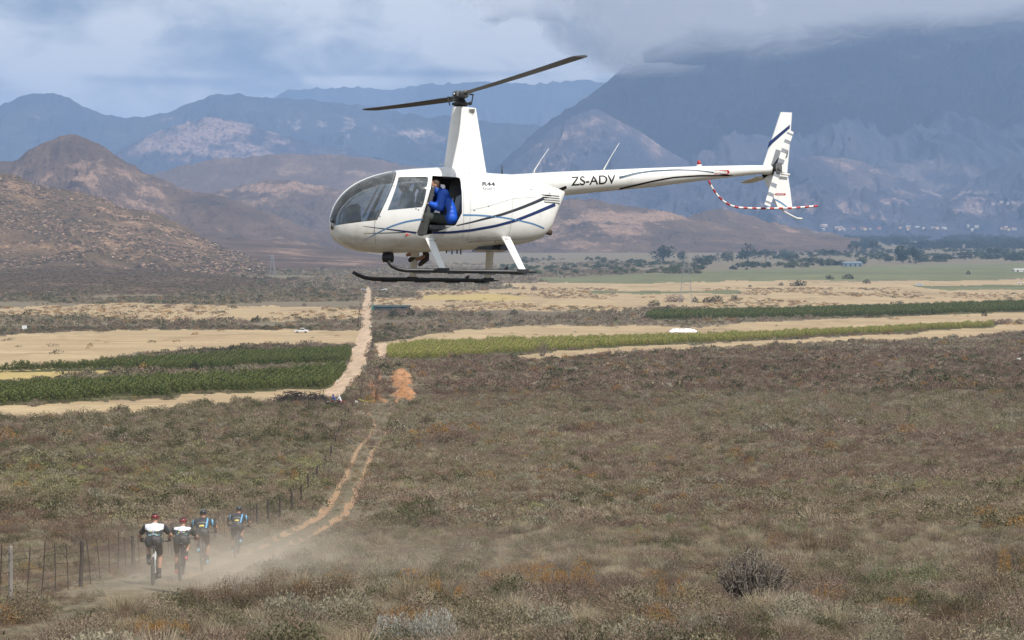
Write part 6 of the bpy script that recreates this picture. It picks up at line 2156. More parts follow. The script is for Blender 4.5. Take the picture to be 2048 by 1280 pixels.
BUSHES = [  # kind, u, base v, width, height, label
    ('bush', 390, 743, 42, 25, 'dark round bush between the two left vineyard blocks, largest of three'),
    ('bush', 458, 742, 36, 17, 'dark low bush in the gap between vineyards, middle of three'),
    ('bush', 553, 728, 28, 16, 'dark bush in the upper vineyard nearest the dirt road'),
    ('greybush', 618, 726, 17, 11, 'small grey bush beside the bare strip in the vineyard'),
    ('bush', 768, 742, 32, 18, 'dark green bush at the head of the orange trench'),
    ('olivebush', 905, 768, 62, 15, 'wide bright green tuft on the brown slope right of the trench'),
    ('greybush', 874, 759, 14, 10, 'small grey round bush left of the green tuft'),
    ('bush', 1026, 713, 22, 10, 'small dark bush at the lower edge of the pale vineyard'),
    ('bush', 1028, 630, 20, 14, 'lone round dark bush on the grey veld band below the skids'),
    ('bush', 788, 634, 36, 20, 'dark bush in front of the long green shed'),
    ('bush', 822, 632, 24, 18, 'dark bush at the right end of the long green shed'),
    ('bush', 1308, 611, 32, 15, 'dark round bush left of the tall pylon'),
    ('bush', 1342, 626, 38, 10, 'low dark green mound at the corner of the far vineyard'),
    ('greybush', 1386, 625, 22, 15, 'grey leafless bush at the edge of the far vineyard'),
    ('greybush', 1350, 603, 54, 20, 'wide grey thicket at the foot of the tall pylon'),
    ('bush', 1390, 603, 18, 13, 'small dark bush just right of the tall pylon foot'),
    ('bush', 1412, 604, 26, 12, 'dark bush second right of the tall pylon'),
    ('bush', 1432, 603, 34, 15, 'broad dark bush third right of the tall pylon'),
    ('bush', 1469, 601, 21, 13, 'round dark bush fourth right of the tall pylon'),
    ('bush', 1597, 572, 40, 15, 'widest dark thicket on the straw coloured far field'),
    ('bush', 1562, 571, 12, 8, 'tiny dark bush left of the widest thicket'),
    ('bush', 1500, 573, 9, 6, 'tiny green bush alone on the far straw field'),
    ('bush', 1659, 559, 20, 11, 'dark bush left of the far white track'),
    ('bush', 1697, 558, 32, 12, 'broad dark bush beside the far white track'),
    ('bush', 1733, 567, 20, 10, 'dark bush just below the far white track'),
    ('bush', 1937, 549, 13, 9, 'small dark bush on the far green field near the right edge'),
    ('bush', 1969, 631, 15, 13, 'round dark bush at the right end of the far vineyard'),
    ('bush', 1862, 628, 32, 8, 'flat dark bush touching the lower edge of the far vineyard'),
    ('olivebush', 1600, 714, 40, 16, 'pale olive bush on the veld edge under the long vineyard'),
    ('olivebush', 1816, 668, 20, 11, 'olive bush on the pale strip at far right'),
    ('olivebush', 2040, 648, 30, 14, 'olive bush on the pale strip at the right edge of the view'),
    ('bush', 1300, 679, 9, 8, 'tiny dark bush in front of the long pale vineyard'),
    ('greybush', 1068, 580, 16, 12, 'small grey bush on the sandy flat right of the skid tips'),
    ('olivebush', 1047, 578, 11, 8, 'small green bush on the sandy flat right of the skid tips'),
    ('greybush', 422, 645, 21, 15, 'round grey bush on the brown flat left of the dirt road'),
    ('greybush', 335, 614, 16, 10, 'round grey bush at the back of the sandy flat, left one'),
    ('greybush', 382, 621, 13, 10, 'round grey bush at the back of the sandy flat, right one'),
    ('greybush', 142, 606, 13, 8, 'small grey bush under the dark hill foot at left'),
    ('greybush', 609, 612, 13, 8, 'small grey bush near the dirt road on the sandy flat'),
    ('greybush', 75, 634, 18, 9, 'grey bush on the dark band at far left'),
]
for i, (k, u, v, w, h, lb) in enumerate(BUSHES):
    plant('bush', k, i % 3, u, v, w, h, lb, 'bush', 'bushes on the plain')

TR = [('round', 1326, 523, 62, 42, 'biggest round dark tree at the near edge of the far wood'), ('round', 1364, 523, 26, 24, 'smaller round tree just right of the biggest one'),
      ('round', 1395, 525, 30, 15, 'low tree in the row right of the biggest tree, first'), ('round', 1424, 525, 36, 20, 'tree in the row right of the biggest tree, second'),
      ('round', 1455, 524, 36, 24, 'tree in the row right of the biggest tree, third'), ('round', 1496, 523, 48, 38, 'tall broad tree in the middle of the row of dark trees'),
      ('flat', 1532, 524, 36, 25, 'flat topped tree at the right end of the dark row'), ('round', 1580, 524, 40, 17, 'low dark tree by the green field, right of the dead trunk'),
      ('round', 1625, 525, 44, 16, 'low spreading tree above the green field'), ('flat', 1660, 519, 30, 22, 'flat crowned tree behind the low spreading tree'),
      ('tall', 1806, 526, 30, 36, 'tall narrow poplar like tree, left of two'), ('tall', 1832, 526, 24, 32, 'tall narrow poplar like tree, right of two'),
      ('flat', 1705, 512, 28, 28, 'gum tree standing clear of the wood above the blue shed'), ('flat', 1748, 509, 24, 30, 'slim gum tree right of the one above the blue shed'),
      ('round', 1770, 524, 36, 16, 'low dark tree left of the poplars'), ('round', 1880, 522, 40, 17, 'low dark tree right of the poplars'),
      ('round', 1930, 520, 40, 18, 'dark tree toward the right edge of the wood'), ('flat', 1985, 517, 40, 24, 'flat crowned tree near the right edge of the wood'),
      ('round', 2030, 520, 40, 18, 'dark tree cut by the right edge of the view'), ('round', 1275, 528, 26, 10, 'low bushy tree left of the biggest tree'),
      ('round', 1130, 541, 36, 9, 'low bushy tree under the helicopter tail'), ('round', 1190, 536, 34, 9, 'low bushy tree between the tail and the biggest tree')]
for i, (k, u, v, w, h, lb) in enumerate(TR):
    plant('tree', k, i % 3, u, v, w, h, lb, 'tree', 'trees at the near edge of the wood')

# foreground shrubs that stand out, built like the cover but each a thing of its own
bark = mat('weathered_wood', (0.17, 0.14, 0.115), .9, nscale=6, namp=.4)
bark_p = mat('pale_wood', (0.30, 0.265, 0.22), .9, nscale=6, namp=.3)


def bare_bush(name, u, v, wpx, hpx, nb, m, label, cat='bush', seed=1, thick=1.0, leaves=None):
    p = G(u, v); k = p.y / FPX; W_ = wpx * k; H_ = hpx * k
    r_ = random.Random(seed); e = empty(name, p)
    b = MB()
    stems = []
    for i in range(nb):
        a = r_.random() * 6.28; t = r_.random() ** .6
        x0 = Vector((math.cos(a) * .06 * W_, math.sin(a) * .06 * W_, 0))
        tip = Vector((math.cos(a) * t * W_ * .5, math.sin(a) * t * W_ * .4, H_ * (1.02 - .55 * t ** 2) * (.75 + .3 * r_.random())))
        mid = x0.lerp(tip, .5) + Vector((r_.uniform(-1, 1), r_.uniform(-1, 1), -.4)) * .07 * W_
        b.tube([x0, x0.lerp(mid, .5), mid, mid.lerp(tip, .5) + Vector((r_.uniform(-1, 1), 0, r_.uniform(-.5, 1))) * .025 * W_, tip], [.016 * thick, .013 * thick, .010 * thick, .007 * thick, .003 * thick], 5, caps=False)
        stems.append((mid, tip))
    b.obj('stems', m, e)
    b = MB()
    for (q0, q1) in stems:
        for j in range(5):
            t = r_.uniform(0, 1); s = q0.lerp(q1, t); d = Vector((r_.uniform(-1, 1), r_.uniform(-1, 1), r_.uniform(-.1, 1))) * .17 * W_ * (1.1 - t * .6)
            b.tube([s, s + d * .5 + Vector((0, 0, .02)), s + d], [.006 * thick, .0045 * thick, .002], 3, caps=False)
    b.obj('twigs', m, e)
    tag(e, label, cat)
    return e


bare_bush('dead_bush', 1505, 1215, 175, 125, 95, mat('grey_bark', (0.16, 0.135, 0.11), .9, nscale=5, namp=.6), 'large bare dead bush with grey branches in the right foreground', seed=3, thick=1.7)
bare_bush('dead_tree', 1085, 712, 44, 34, 30, bark, 'bare twiggy tree at the lower edge of the pale vineyard', 'tree', 5, 3.5)


FG = {'orange': leaf_mat('gold_orange_leaf', [(0.46, 0.24, 0.06), (0.38, 0.20, 0.06)]), 'dead': leaf_mat('rust_twig_leaf', [(0.15, 0.09, 0.05), (0.19, 0.12, 0.07)]),
      'silver': leaf_mat('silver_stalk', [(0.36, 0.35, 0.31), (0.42, 0.41, 0.37)]), 'olive': leaf_mat('fresh_green_leaf', [(0.17, 0.20, 0.10), (0.22, 0.24, 0.13)]), 'yellow': leaf_mat('yellow_green_leaf', [(0.42, 0.42, 0.16), (0.36, 0.38, 0.15)])}
_fgm = {}


def fore(name, key, u, v, wpx, hpx, label, n=2):
    p = G(u, v); k = p.y / FPX
    e = empty(name, p)
    for i in range(n):
        src = [o for o in PROTO.objects if o.name.endswith(key + str(i % 2))][0]
        kk = key.split('_')[0]
        if src.name not in _fgm:
            q = src.data.copy(); q.materials[0] = FG[kk]; _fgm[src.name] = q
        o = bpy.data.objects.new('foliage', _fgm[src.name]); COL.objects.link(o); o.parent = e
        o.location = ((i - (n - 1) / 2) * wpx * k * (.6 / max(1, n - 1)), random.uniform(-.15, .15), -.03)
        s = wpx * k * (1.0 if n == 1 else .62)
        o.scale = (s, s, hpx * k / .38 * random.uniform(.9, 1.1)); o.rotation_euler = (0, 0, random.random() * 6)
    tag(e, label, 'bush', 'low shrubs in the foreground')


for a in [('orange_hi', 1120, 1190, 135, 66, 'orange brown shrub in the middle foreground', 3), ('orange_hi', 893, 1222, 80, 62, 'rust coloured shrub left of the middle, with bare tips', 2),
          ('dead_hi', 490, 1226, 130, 84, 'big brown twiggy shrub right of the trail behind the dust', 3), ('orange_hi', 455, 1205, 40, 30, 'small orange shrub against the big brown twiggy one', 1),
          ('orange_hi', 325, 1290, 130, 48, 'mustard coloured low shrub at the bottom left', 5), ('silver_hi', 830, 1300, 170, 86, 'silvery spiky shrub at the bottom centre', 4),
          ('dead_hi', 640, 1235, 110, 70, 'brown thin twigged shrub left of the rust coloured one', 3), ('olive_hi', 600, 1275, 100, 40, 'green shrub at the bottom, left of the silvery one', 2),
          ('olive_hi', 1585, 1075, 60, 40, 'green tuft on the slope above the dead bush', 2), ('olive_hi', 1355, 1052, 50, 26, 'light green tuft on the mid slope right', 2),
          ('dead_hi', 1650, 1110, 110, 56, 'brown bush on the slope right of the green tuft', 3), ('olive_hi', 1800, 1180, 160, 52, 'long green grassy shrub at right foreground', 3),
          ('orange_hi', 2035, 1165, 80, 66, 'deep orange shrub at the right edge', 2), ('orange_hi', 1345, 1222, 70, 60, 'orange shrub left of the bare dead bush', 2),
          ('dead_hi', 1930, 1265, 140, 66, 'dark brown shrub at the lower right', 3), ('dead_hi', 270, 1250, 60, 52, 'thin brown shrub in the trail at lower left', 2),
          ('yellow_hi', 1290, 1250, 90, 30, 'pale yellow green shrub low in the foreground', 2), ('yellow_hi', 200, 925, 24, 14, 'bright yellow green bush in the left middle ground', 1),
          ('yellow_hi', 160, 942, 30, 16, 'yellow green bush left of the bright one', 1), ('yellow_hi', 250, 946, 24, 13, 'yellow green bush right of the bright one', 1),
          ('olive_hi', 380, 950, 60, 22, 'broad grey green bush in the left middle ground', 2), ('orange_hi', 590, 975, 30, 26, 'orange tinged bush behind the fence bend', 1)]:
    fore('shrub', *a[:6], n=a[6])

# ---- fence along the trail
wood = mat('fence_wood', (0.065, 0.052, 0.044), .9, nscale=8, namp=.4); wood_p = mat('fence_wood_pale', (0.22, 0.20, 0.18), .9, nscale=8, namp=.3)
wire_m = mat('rusty_wire', (0.06, 0.045, 0.036), .8)
FL = [(-60, 1232), (21, 1206), (161, 1172), (266, 1140), (345, 1112), (430, 1084), (515, 1052), (537, 1044), (560, 1034), (585, 1018), (602, 1004), (617, 988), (634, 964), (650, 938), (662, 915), (671, 893), (678, 872), (684, 856), (690, 843), (697, 830), (706, 818), (713, 810)]
fence = empty('wire_fence', G(266, 1140)); tag(fence, 'rusty wire fence on wooden posts running along the trail to the dirt road', 'fence')
fo = Vector(fence.location)
FP = [G(u, v) for u, v in FL]
pb = MB(); pb.tube([(0, 0, -.2), (.01, 0, .6), (0, 0, 1.08)], [.052, .047, .043], 8); pm = pb.mesh('post'); pm.materials.append(wood)
db_ = MB(); db_.tube([(0, 0, -.05), (0.01, 0, .55), (0, 0, 1.12)], .013, 5); dm = db_.mesh('dropper'); dm.materials.append(wire_m)
PH = []
for i, p in enumerate(FP):
    o = bpy.data.objects.new('post', pm); COL.objects.link(o); o.parent = fence; o.location = p - fo
    far = min(1.0, 60 / p.y) if p.y > 60 else 1.0
    o.rotation_euler = (random.uniform(-.04, .04), random.uniform(-.05, .05), random.random() * 6); 
    s = random.uniform(.92, 1.08); o.scale = (1 / far ** .45, 1 / far ** .45, s)
    if i == 1:
        o.data = pm.copy(); o.data.materials.clear(); o.data.materials.append(wood_p); o['label'] = 'pale grey wooden post'
    PH.append(p)
for i in range(len(FP) - 1):
    a, b_ = FP[i], FP[i + 1]
    n = max(1, int((b_ - a).length / (1.35 if a.y < 90 else 5)))
    if a.y < 160:
        for j in range(1, n):
            q = a.lerp(b_, j / n); q.z = float(zg(q.x, q.y))
            o = bpy.data.objects.new('dropper', dm); COL.objects.link(o); o.parent = fence; o.location = q - fo; o.rotation_euler = (random.uniform(-.06, .06), random.uniform(-.08, .08), 0)
            o.scale = (1, 1, random.uniform(.9, 1.08))
for hh in (.12, .35, .62, .85, 1.0):
    b = MB(); pts = []
    for i in range(len(FP) - 1):
        for j in range(6):
            q = FP[i].lerp(FP[i + 1], j / 6); zz = float(zg(q.x, q.y)) if 0 < j else q.z
            pts.append(Vector((q.x, q.y, zz + hh + (.02 * math.sin(j * 1.9 + i) if 0 < j else 0))) - fo)
    if hh in (.12, .35, .62, .85): pts = pts[:60]
    b.tube(pts, [.006 if (p + fo).y < 70 else .010 for p in pts], 4, caps=False); b.obj('wire', wire_m, fence)

# ---- vehicles
car_w = mat('car_white', (0.72, 0.73, 0.74), .3, coat=.3); car_s = mat('car_silver', (0.45, 0.47, 0.5), .3, .3); glass_d = mat('car_glass', (0.02, 0.025, 0.03), .1)
tyre_m = mat('car_tyre', (0.02, 0.02, 0.02), .9); lamp_m = mat('lamp_red', (0.3, .02, .02), .3); lamp_w = mat('lamp_clear', (.7, .7, .65), .2)


def vehicle(name, kind, u, v, rz, label, cat, m, sc=1.0, group='vehicles parked on the plain'):
    e = empty(name, G(u, v), rz); e.scale = (sc, sc, sc); tag(e, label, cat, group)
    prof = {'pickup': [(-2.5, .45), (-2.5, 1.0), (-.45, 1.02), (-.40, 1.55), (-.1, 1.72), (.75, 1.70), (1.35, 1.12), (2.35, 1.0), (2.5, .8), (2.5, .45)],
            'car': [(-2.1, .4), (-2.15, .9), (-1.7, 1.0), (-1.2, 1.42), (.1, 1.46), (.9, 1.02), (1.9, .88), (2.1, .7), (2.1, .4)],
            'van': [(-2.4, .45), (-2.45, 1.1), (-2.3, 1.9), (1.2, 1.92), (1.75, 1.2), (2.35, 1.05), (2.45, .8), (2.45, .45)]}[kind]
    b = MB(); b.prism(prof, 'y', -.86, .86); me = b.mesh('body'); o = link('body', me, m, e); bv = o.modifiers.new('bevel', 'BEVEL'); bv.width = .07; bv.segments = 2
    if kind == 'pickup':
        b = MB(); b.box(-2.38, -.55, -.74, .74, .7, 1.06); b.obj('load_bed', tyre_m, e)
    win = {'pickup': [(-.30, 1.12), (-.25, 1.55), (-.05, 1.62), (.70, 1.60), (1.15, 1.14)], 'car': [(-1.35, 1.02), (-1.1, 1.34), (.05, 1.38), (.68, 1.04)], 'van': [(-2.1, 1.25), (-2.1, 1.7), (1.05, 1.72), (1.5, 1.25)]}[kind]
    for s in (-1, 1):
        b = MB(); b.prism(win, 'y', s * .845, s * .875); b.obj('side_window', glass_d, e)
    wf = {'pickup': ((.80, 1.655), (1.33, 1.17)), 'car': ((.16, 1.42), (.86, 1.07)), 'van': ((1.27, 1.86), (1.72, 1.26))}[kind]
    b = MB(); (xa, za), (xb_, zb3) = wf
    b.add([(xa, -.72, za + .02), (xa, .72, za + .02), (xb_, .78, zb3 + .03), (xb_, -.78, zb3 + .03), (xa - .04, -.72, za - .02), (xa - .04, .72, za - .02), (xb_ - .04, .78, zb3 - .01), (xb_ - .04, -.78, zb3 - .01)], [(0, 1, 2, 3), (4, 7, 6, 5), (0, 4, 5, 1), (1, 5, 6, 2), (2, 6, 7, 3), (3, 7, 4, 0)]); b.obj('windscreen', glass_d, e)
    for x in (-1.45 if kind != 'car' else -1.3, 1.45 if kind != 'car' else 1.3):
        for s in (-1, 1):
            w = empty('wheel', (x, s * .78, .36)); w.parent = e
            b = MB(); b.tube([(0, -.11, 0), (0, .11, 0)], .36, 16); b.obj('tyre', tyre_m, w)
            b = MB(); b.tube([(0, -.12, 0), (0, .12, 0)], .2, 10); b.obj('rim', steel, w)
    xf = prof[-1][0]
    for s in (-1, 1):
        b = MB(); b.box(xf - .05, xf + .02, s * .62 - .14, s * .62 + .14, .68, .82); b.obj('headlight', lamp_w, e)
        b = MB(); b.box(prof[0][0] - .03, prof[0][0] + .03, s * .72 - .08, s * .72 + .08, .75, .95); b.obj('tail_lamp', lamp_m, e)
    return e


vehicle('pickup_truck', 'pickup', 603, 666, R(2), 'white pickup truck parked on the far edge of the stubble field', 'pickup', car_w)
vehicle('parked_car', 'car', 727, 581, R(10), 'white car on the far dirt road, left of the road', 'car', car_w, 1.05)
vehicle('parked_car', 'car', 768, 581, R(175), 'white car on the far plain just right of the dirt road', 'car', car_w, 1.05)
vehicle('parked_van', 'van', 1838, 572, R(170), 'white van at the end of the far green strip at right', 'van', car_w, 1.15)
vehicle('parked_car', 'car', 2041, 568, R(5), 'white car at the right edge of the far fields', 'car', car_w, 1.1)

# ---- motorbikes with riders
mr = mat('bike_red', (0.45, .04, .035), .4); mwht = mat('bike_white', (0.7, .7, .7), .4)
for i, (u, v, rz, top, lb, lb2) in enumerate(((667, 812, R(170), mat('blue_top', (.03, .06, .25), .7), 'red off road motorbike beside the brush pile, left of two', 'motorcyclist in dark blue sitting on the left red motorbike'),
                                              (679, 813, R(150), mat('white_top', (.6, .6, .62), .7), 'red and white off road motorbike nearest the fence end', 'motorcyclist in white with white helmet on the right motorbike'))):
    p = G(u, v); e = empty('motorbike', p, rz); tag(e, lb, 'motorbike', 'marshals motorbikes')
    for x in (-.68, .72):
        w = empty('wheel', (x, 0, .33)); w.parent = e
        b = MB(); b.torus((0, 0, 0), .29, .05, 'y', 20, 6); b.obj('tyre', tyre_m, w)
        b = MB(); b.torus((0, 0, 0), .235, .015, 'y', 16, 4)
        b.obj('rim', steel, w)
    b = MB(); b.box(-.25, .28, -.10, .10, .30, .62); b.tube([(-.68, .0, .33), (-.2, 0, .42)], .03, 6); b.obj('engine', H_grey, e)
    b = MB(); b.tube([(.72, 0, .33), (.45, 0, 1.02)], .035, 6); b.tube([(.45, -.38, 1.06), (.42, 0, 1.03), (.45, .38, 1.06)], .018, 6); b.obj('fork', H_black, e)
    b = MB(); b.prism([(-.85, .88), (-.9, .80), (-.3, .62), (.3, .62), (.42, .95), (.1, .98), (-.25, .84)], 'y', -.10, .10); b.obj('bodywork', mr, e)
    b = MB(); b.prism([(.45, .72), (1.02, .66), (1.0, .70), (.5, .84)], 'y', -.08, .08); b.box(.46, .50, -.1, .1, .84, 1.04); b.obj('mudguard', mwht, e)
    q = empty('person', p, rz); tag(q, lb2, 'person', 'marshals on motorbikes')
    sh = Vector((.0, 0, 1.42)); hip = Vector((-.22, 0, .92)); hd = Vector((.06, 0, 1.66))
    bo, bl, tp3 = [(hip, .14, sh, .13), ((0, -.13, 1.40), .08, (0, .13, 1.40), .08), (sh, .06, hd, .055)], [], [(hip, .155, sh, .145), ((0, -.13, 1.40), .1, (0, .13, 1.40), .1)]
    lg = []
    for s in (-1, 1):
        bo += [(hip + Vector((0, s * .1, 0)), .09, (.22, s * .2, .72), .065), ((.22, s * .2, .72), .06, (-.05, s * .22, .30), .045), ((-.05, s * .22, .28), .05, (.13, s * .22, .24), .04)]
        lg += [(hip + Vector((0, s * .1, 0)), .10, (.22, s * .2, .72), .078), ((.22, s * .2, .72), .075, (-.05, s * .22, .26), .062)]
        bo += [((0, s * .19, 1.38), .055, (.12, s * .36, 1.14), .045), ((.12, s * .36, 1.14), .043, (.40, s * .34, 1.08), .03)]
        hand(bo, (.40, s * .34, 1.08), (1, 0, 0), (0, -s, 0), 1, .7)
        tp3 += [((0, s * .19, 1.38), .07, (.12, s * .36, 1.14), .06), ((.12, s * .36, 1.14), .058, (.33, s * .345, 1.09), .045)]
    head_caps(bo, bl, hd, (1, 0, 0), (0, 0, 1))
    flesh('body', bo, bl, skin, q, .018); flesh('riding_shirt', tp3, [], top, q, .02); flesh('riding_trousers', lg, [], cl_black, q, .02)
    face(q, hd, (1, 0, 0), (0, 0, 1), skin)
    flesh('helmet', [(hd + Vector((.05, 0, -.07)), .07, hd + Vector((.10, 0, -.08)), .05)], [(hd + Vector((-.01, 0, .03)), .14, .12, .13)], mwht if i else H_navy, q, .016)

# ---- brush pile, earth signs, tape, poles
pile = empty('brush_pile', G(602, 808)); tag(pile, 'long heap of dark cut brushwood at the edge of the straw field', 'brush pile')
k = G(602, 808).y / FPX; r_ = random.Random(4); b = MB()
for i in range(520):
    t = r_.uniform(-1, 1); hh = 27 * k * (1 - t * t) ** .6 * (1 if abs(t) < .9 else .5); x = t * 56 * k * (1 if r_.random() < .93 else 1.1); y = r_.gauss(0, 1.1); z = r_.random() * hh * max(0, 1 - abs(y) / 3)
    d = Vector((r_.gauss(0, 1), r_.gauss(0, 1), r_.gauss(0, .5))); d.normalize(); d *= r_.uniform(.5, 1.3)
    b.tube([Vector((x, y, z)) - d, Vector((x, y, z + .1)), Vector((x, y, z)) + d], [.05, .045, .02], 4, caps=False)
o = b.obj('brushwood', mat('cut_brush', (0.055, .043, .037), .95), pile); o['kind'] = 'stuff'
# spoil thrown up beside the trench
heap = empty('spoil_heap', G(806, 780)); tag(heap, 'row of orange earth mounds dug out beside the trench', 'earth heap')
for i, (u, v, w, h) in enumerate(((800, 752, 36, 10), (812, 757, 28, 8), (797, 764, 34, 10), (812, 771, 30, 9), (806, 781, 36, 11), (818, 790, 30, 8), (806, 797, 42, 13), (820, 803, 28, 9), (795, 809, 34, 7), (820, 809, 30, 7))):
    p = G(u, v); k = p.y / FPX; W_ = w * k / 2; H_ = h * k * 1.35; b = MB(); nr, na = 9, 26; vs_ = [(0, 0, H_ * .95)]
    for j in range(1, nr + 1):
        for q in range(na):
            a = q * 2 * math.pi / na; t = j / nr
            rr = W_ * t * (0.8 + .45 * float(fbm(np.array(math.cos(a) * 1.6 + i * 7.), np.array(math.sin(a) * 1.6), 3, i)))
            zz = H_ * (1 - t ** 1.3) * (.75 + .6 * float(fbm(np.array(math.cos(a) * t * 3 + i), np.array(math.sin(a) * t * 3), 4, i + 50))) - (.3 if j == nr else 0)
            vs_.append((rr * math.cos(a), rr * math.sin(a) * 1.5, zz))
    b.add(vs_, [(0, 1 + q, 1 + (q + 1) % na) for q in range(na)] + [(1 + j * na + q, 1 + (j + 1) * na + q, 1 + (j + 1) * na + (q + 1) % na, 1 + j * na + (q + 1) % na) for j in range(nr - 1) for q in range(na)])
    o = b.obj('mound', M_orange, heap); o.location = p - Vector(heap.location)
wht = mat('sign_white', (.74, .74, .72), .6)


def board(name, u, v, w, h, ph_, label, cat, m=None, group=None):
    p = G(u, v); k = p.y / FPX; e = empty(name, p); tag(e, label, cat, group)
    b = MB(); b.box(-w * k / 2, w * k / 2, -.04, .04, ph_ * k, (ph_ + h) * k); b.obj('board', m or wht, e)
    for s in ((-.35, .35) if w > 6 else (0,)):
        b = MB(); b.tube([(s * w * k, .06, -.1), (s * w * k, .06, (ph_ + h * .9) * k)], .05 if w > 6 else .035, 6); b.obj('post', wood, e)
    return e


board('sign_board', 49, 662, 10, 8, 3, 'white board on two posts on the dark band at far left', 'sign')
board('marker_board', 713, 812, 5, 4, 7, 'white marker on a post where the fence meets the dirt road', 'marker')
board('marker_board', 675, 768, 3.5, 3, 5, 'small white marker at the corner of the lower vineyard', 'marker')
board('marker_board', 742, 658, 3, 3, 4, 'small white marker beside the middle of the dirt road', 'marker')
board('marker_board', 2037, 722, 8, 4, 2, 'small white and black marker on the brown veld at the right edge', 'marker')
tape = MB(); a, b_, c_ = G(716, 809), G(735, 811), G(750, 811)
pts = [a + Vector((0, 0, .8)), a.lerp(b_, .5) + Vector((0, 0, .65)), b_ + Vector((0, 0, .55)), c_ + Vector((0, 0, .6))]
tape.tube(pts, .07, 5, flat=.3); o = tape.obj('barrier_tape', mat('tape_yellow', (.55, .5, .05), .5)); tag(o, 'yellow tape stretched across the trail at the trench end', 'tape')

for i, (u, v, ut, vt, lb) in enumerate(((713, 658, 722, 606, 'leaning dark utility pole on the left verge of the dirt road'), (719, 800, 727, 757, 'thin dark pole on the bank between road and trench'),
                                        (744, 700, 746, 668, 'short utility pole right of the dirt road'))):
    p = G(u, v); q = at(ut, vt, p.y); e = empty('utility_pole', p); tag(e, lb, 'pole', 'poles along the dirt road')
    b = MB(); b.tube([(0, 0, -.3), q - p], [.14 if i != 1 else .07, .10 if i != 1 else .05], 8); b.obj('mast', wood, e)
    t = q - p; b = MB(); b.box(t.x - .9, t.x + .9, t.y - .05, t.y + .05, t.z - .45, t.z - .33); b.obj('cross_arm', wood, e)

# ---- pylons
galv = mat('galvanised_steel', (0.28, 0.29, 0.30), .6, .2)


def pylon(u, v, hpx, label):
    p = G(u, v) if u > 700 else at(u, v, 2000); k = p.y / FPX; H_ = hpx * k; e = empty('pylon', p); tag(e, label, 'pylon')
    b = MB(); w0 = H_ * .11
    def lvl(t): return w0 * (1 - t) ** 1.1 + H_ * .022
    r_t = .075 * p.y / 1100
    for sx in (-1, 1):
        for sy in (-1, 1):
            b.tube([(sx * lvl(t), sy * lvl(t), H_ * t) for t in (0, .2, .4, .6, .8, 1)], r_t, 4)
    b.obj('legs', galv, e)
    b = MB()
    L_ = [0, .16, .30, .42, .53, .63, .72, .80, .88, .95]
    for t0, t1 in zip(L_, L_[1:]):
        a, c = lvl(t0), lvl(t1)
        for sy in (-1, 1):
            b.tube([(-a, sy * a, H_ * t0), (c, sy * c, H_ * t1)], r_t * .6, 3); b.tube([(a, sy * a, H_ * t0), (-c, sy * c, H_ * t1)], r_t * .6, 3)
            b.tube([(sy * a, -a, H_ * t0), (sy * c, c, H_ * t1)], r_t * .6, 3); b.tube([(sy * a, a, H_ * t0), (sy * c, -c, H_ * t1)], r_t * .6, 3)
    b.obj('bracing', galv, e)
    for t in (.70, .84):
        b = MB(); w = H_ * .13
        for sy in (-1, 1): b.tube([(-w, 0, H_ * t), (0, sy * lvl(t), H_ * (t + .035)), (w, 0, H_ * t)], r_t * .7, 3); b.tube([(-w, 0, H_ * t), (0, sy * lvl(t), H_ * (t - .01)), (w, 0, H_ * t)], r_t * .7, 3)
        b.obj('cross_arm', galv, e)


pylon(545, 559, 50, 'pale lattice pylon standing on the hill foot at left')
pylon(1372, 606, 102, 'tall faint lattice pylon among bushes on the sandy flat at right')
p = G(1543, 541); k = p.y / FPX; e = empty('dead_tree', p); tag(e, 'tall pale leafless trunk in front of the far wood', 'tree')
b = MB(); b.tube([(0, 0, 0), (.3, 0, 20 * k), (0, 0, 40 * k)], [.5, .4, .15], 6); b.obj('trunk', bark_p, e)
for s in (-1, 1):
    b = MB(); b.tube([(.2, 0, 22 * k), (s * 3 * k, 0, 31 * k), (s * 4 * k, 0, 37 * k)], [.25, .2, .08], 4); b.obj('limb', bark_p, e)

# ---- sheds, heap of white sheeting, tank
def shed(name, u, v, wpx, hpx, dep, wall, roof_m, label, door=True, rz=0.0, cat='shed'):
    p = G(u, v); k = p.y / FPX; e = empty(name, p, rz); tag(e, label, cat); w = wpx * k / 2; h = hpx * k
    b = MB(); b.box(-w, w, -dep / 2, dep / 2, -.5, h * .72); b.obj('wall', wall, e)
    b = MB(); b.prism([(-dep / 2 - .4, h * .722), (-dep / 2 - .4, h * .76), (0, h), (dep / 2 + .4, h * .76), (dep / 2 + .4, h * .722)], 'x', -w - .4, w + .4); b.obj('roof', roof_m, e)
    if door:
        n = max(1, int(w * 2 / 6))
        for i in range(n):
            x = -w + (i + .5) * 2 * w / n; b = MB(); b.box(x - .9, x + .9, -dep / 2 - .06, -dep / 2 - .003, 0, h * .5); b.obj('door', glass_d, e)
    return e


g_net = mat('green_shade_net', (.045, .065, .06), .9, nscale=.4, namp=.4); bl_sh = mat('blue_grey_steel', (.15, .20, .25), .6); wh_sh = mat('white_wall', (.62, .6, .56), .8); rf_g = mat('roof_grey', (.3, .31, .33), .6); rf_r = mat('roof_red', (.28, .11, .08), .8)
shed('long_shed', 784, 621, 72, 11, 7, g_net, g_net, 'long low dark green shed right of the dirt road', False)
shed('steel_shed', 1704, 533, 38, 9, 14, bl_sh, bl_sh, 'blue grey steel shed behind the far green field')
shed('white_shed', 2040, 543, 26, 6, 10, wh_sh, wh_sh, 'long white shed at the right edge beyond the green field')
p = G(748, 620); e = empty('water_tank', p); tag(e, 'green round water tank at the left end of the long green shed', 'tank')
b = MB(); b.tube([(0, 0, 0), (0, 0, 2.0), (0, 0, 2.3), (0, 0, 2.4)], [1.3, 1.3, .9, .3], 20); b.obj('tank', mat('tank_green', (.08, .25, .17), .5), e)
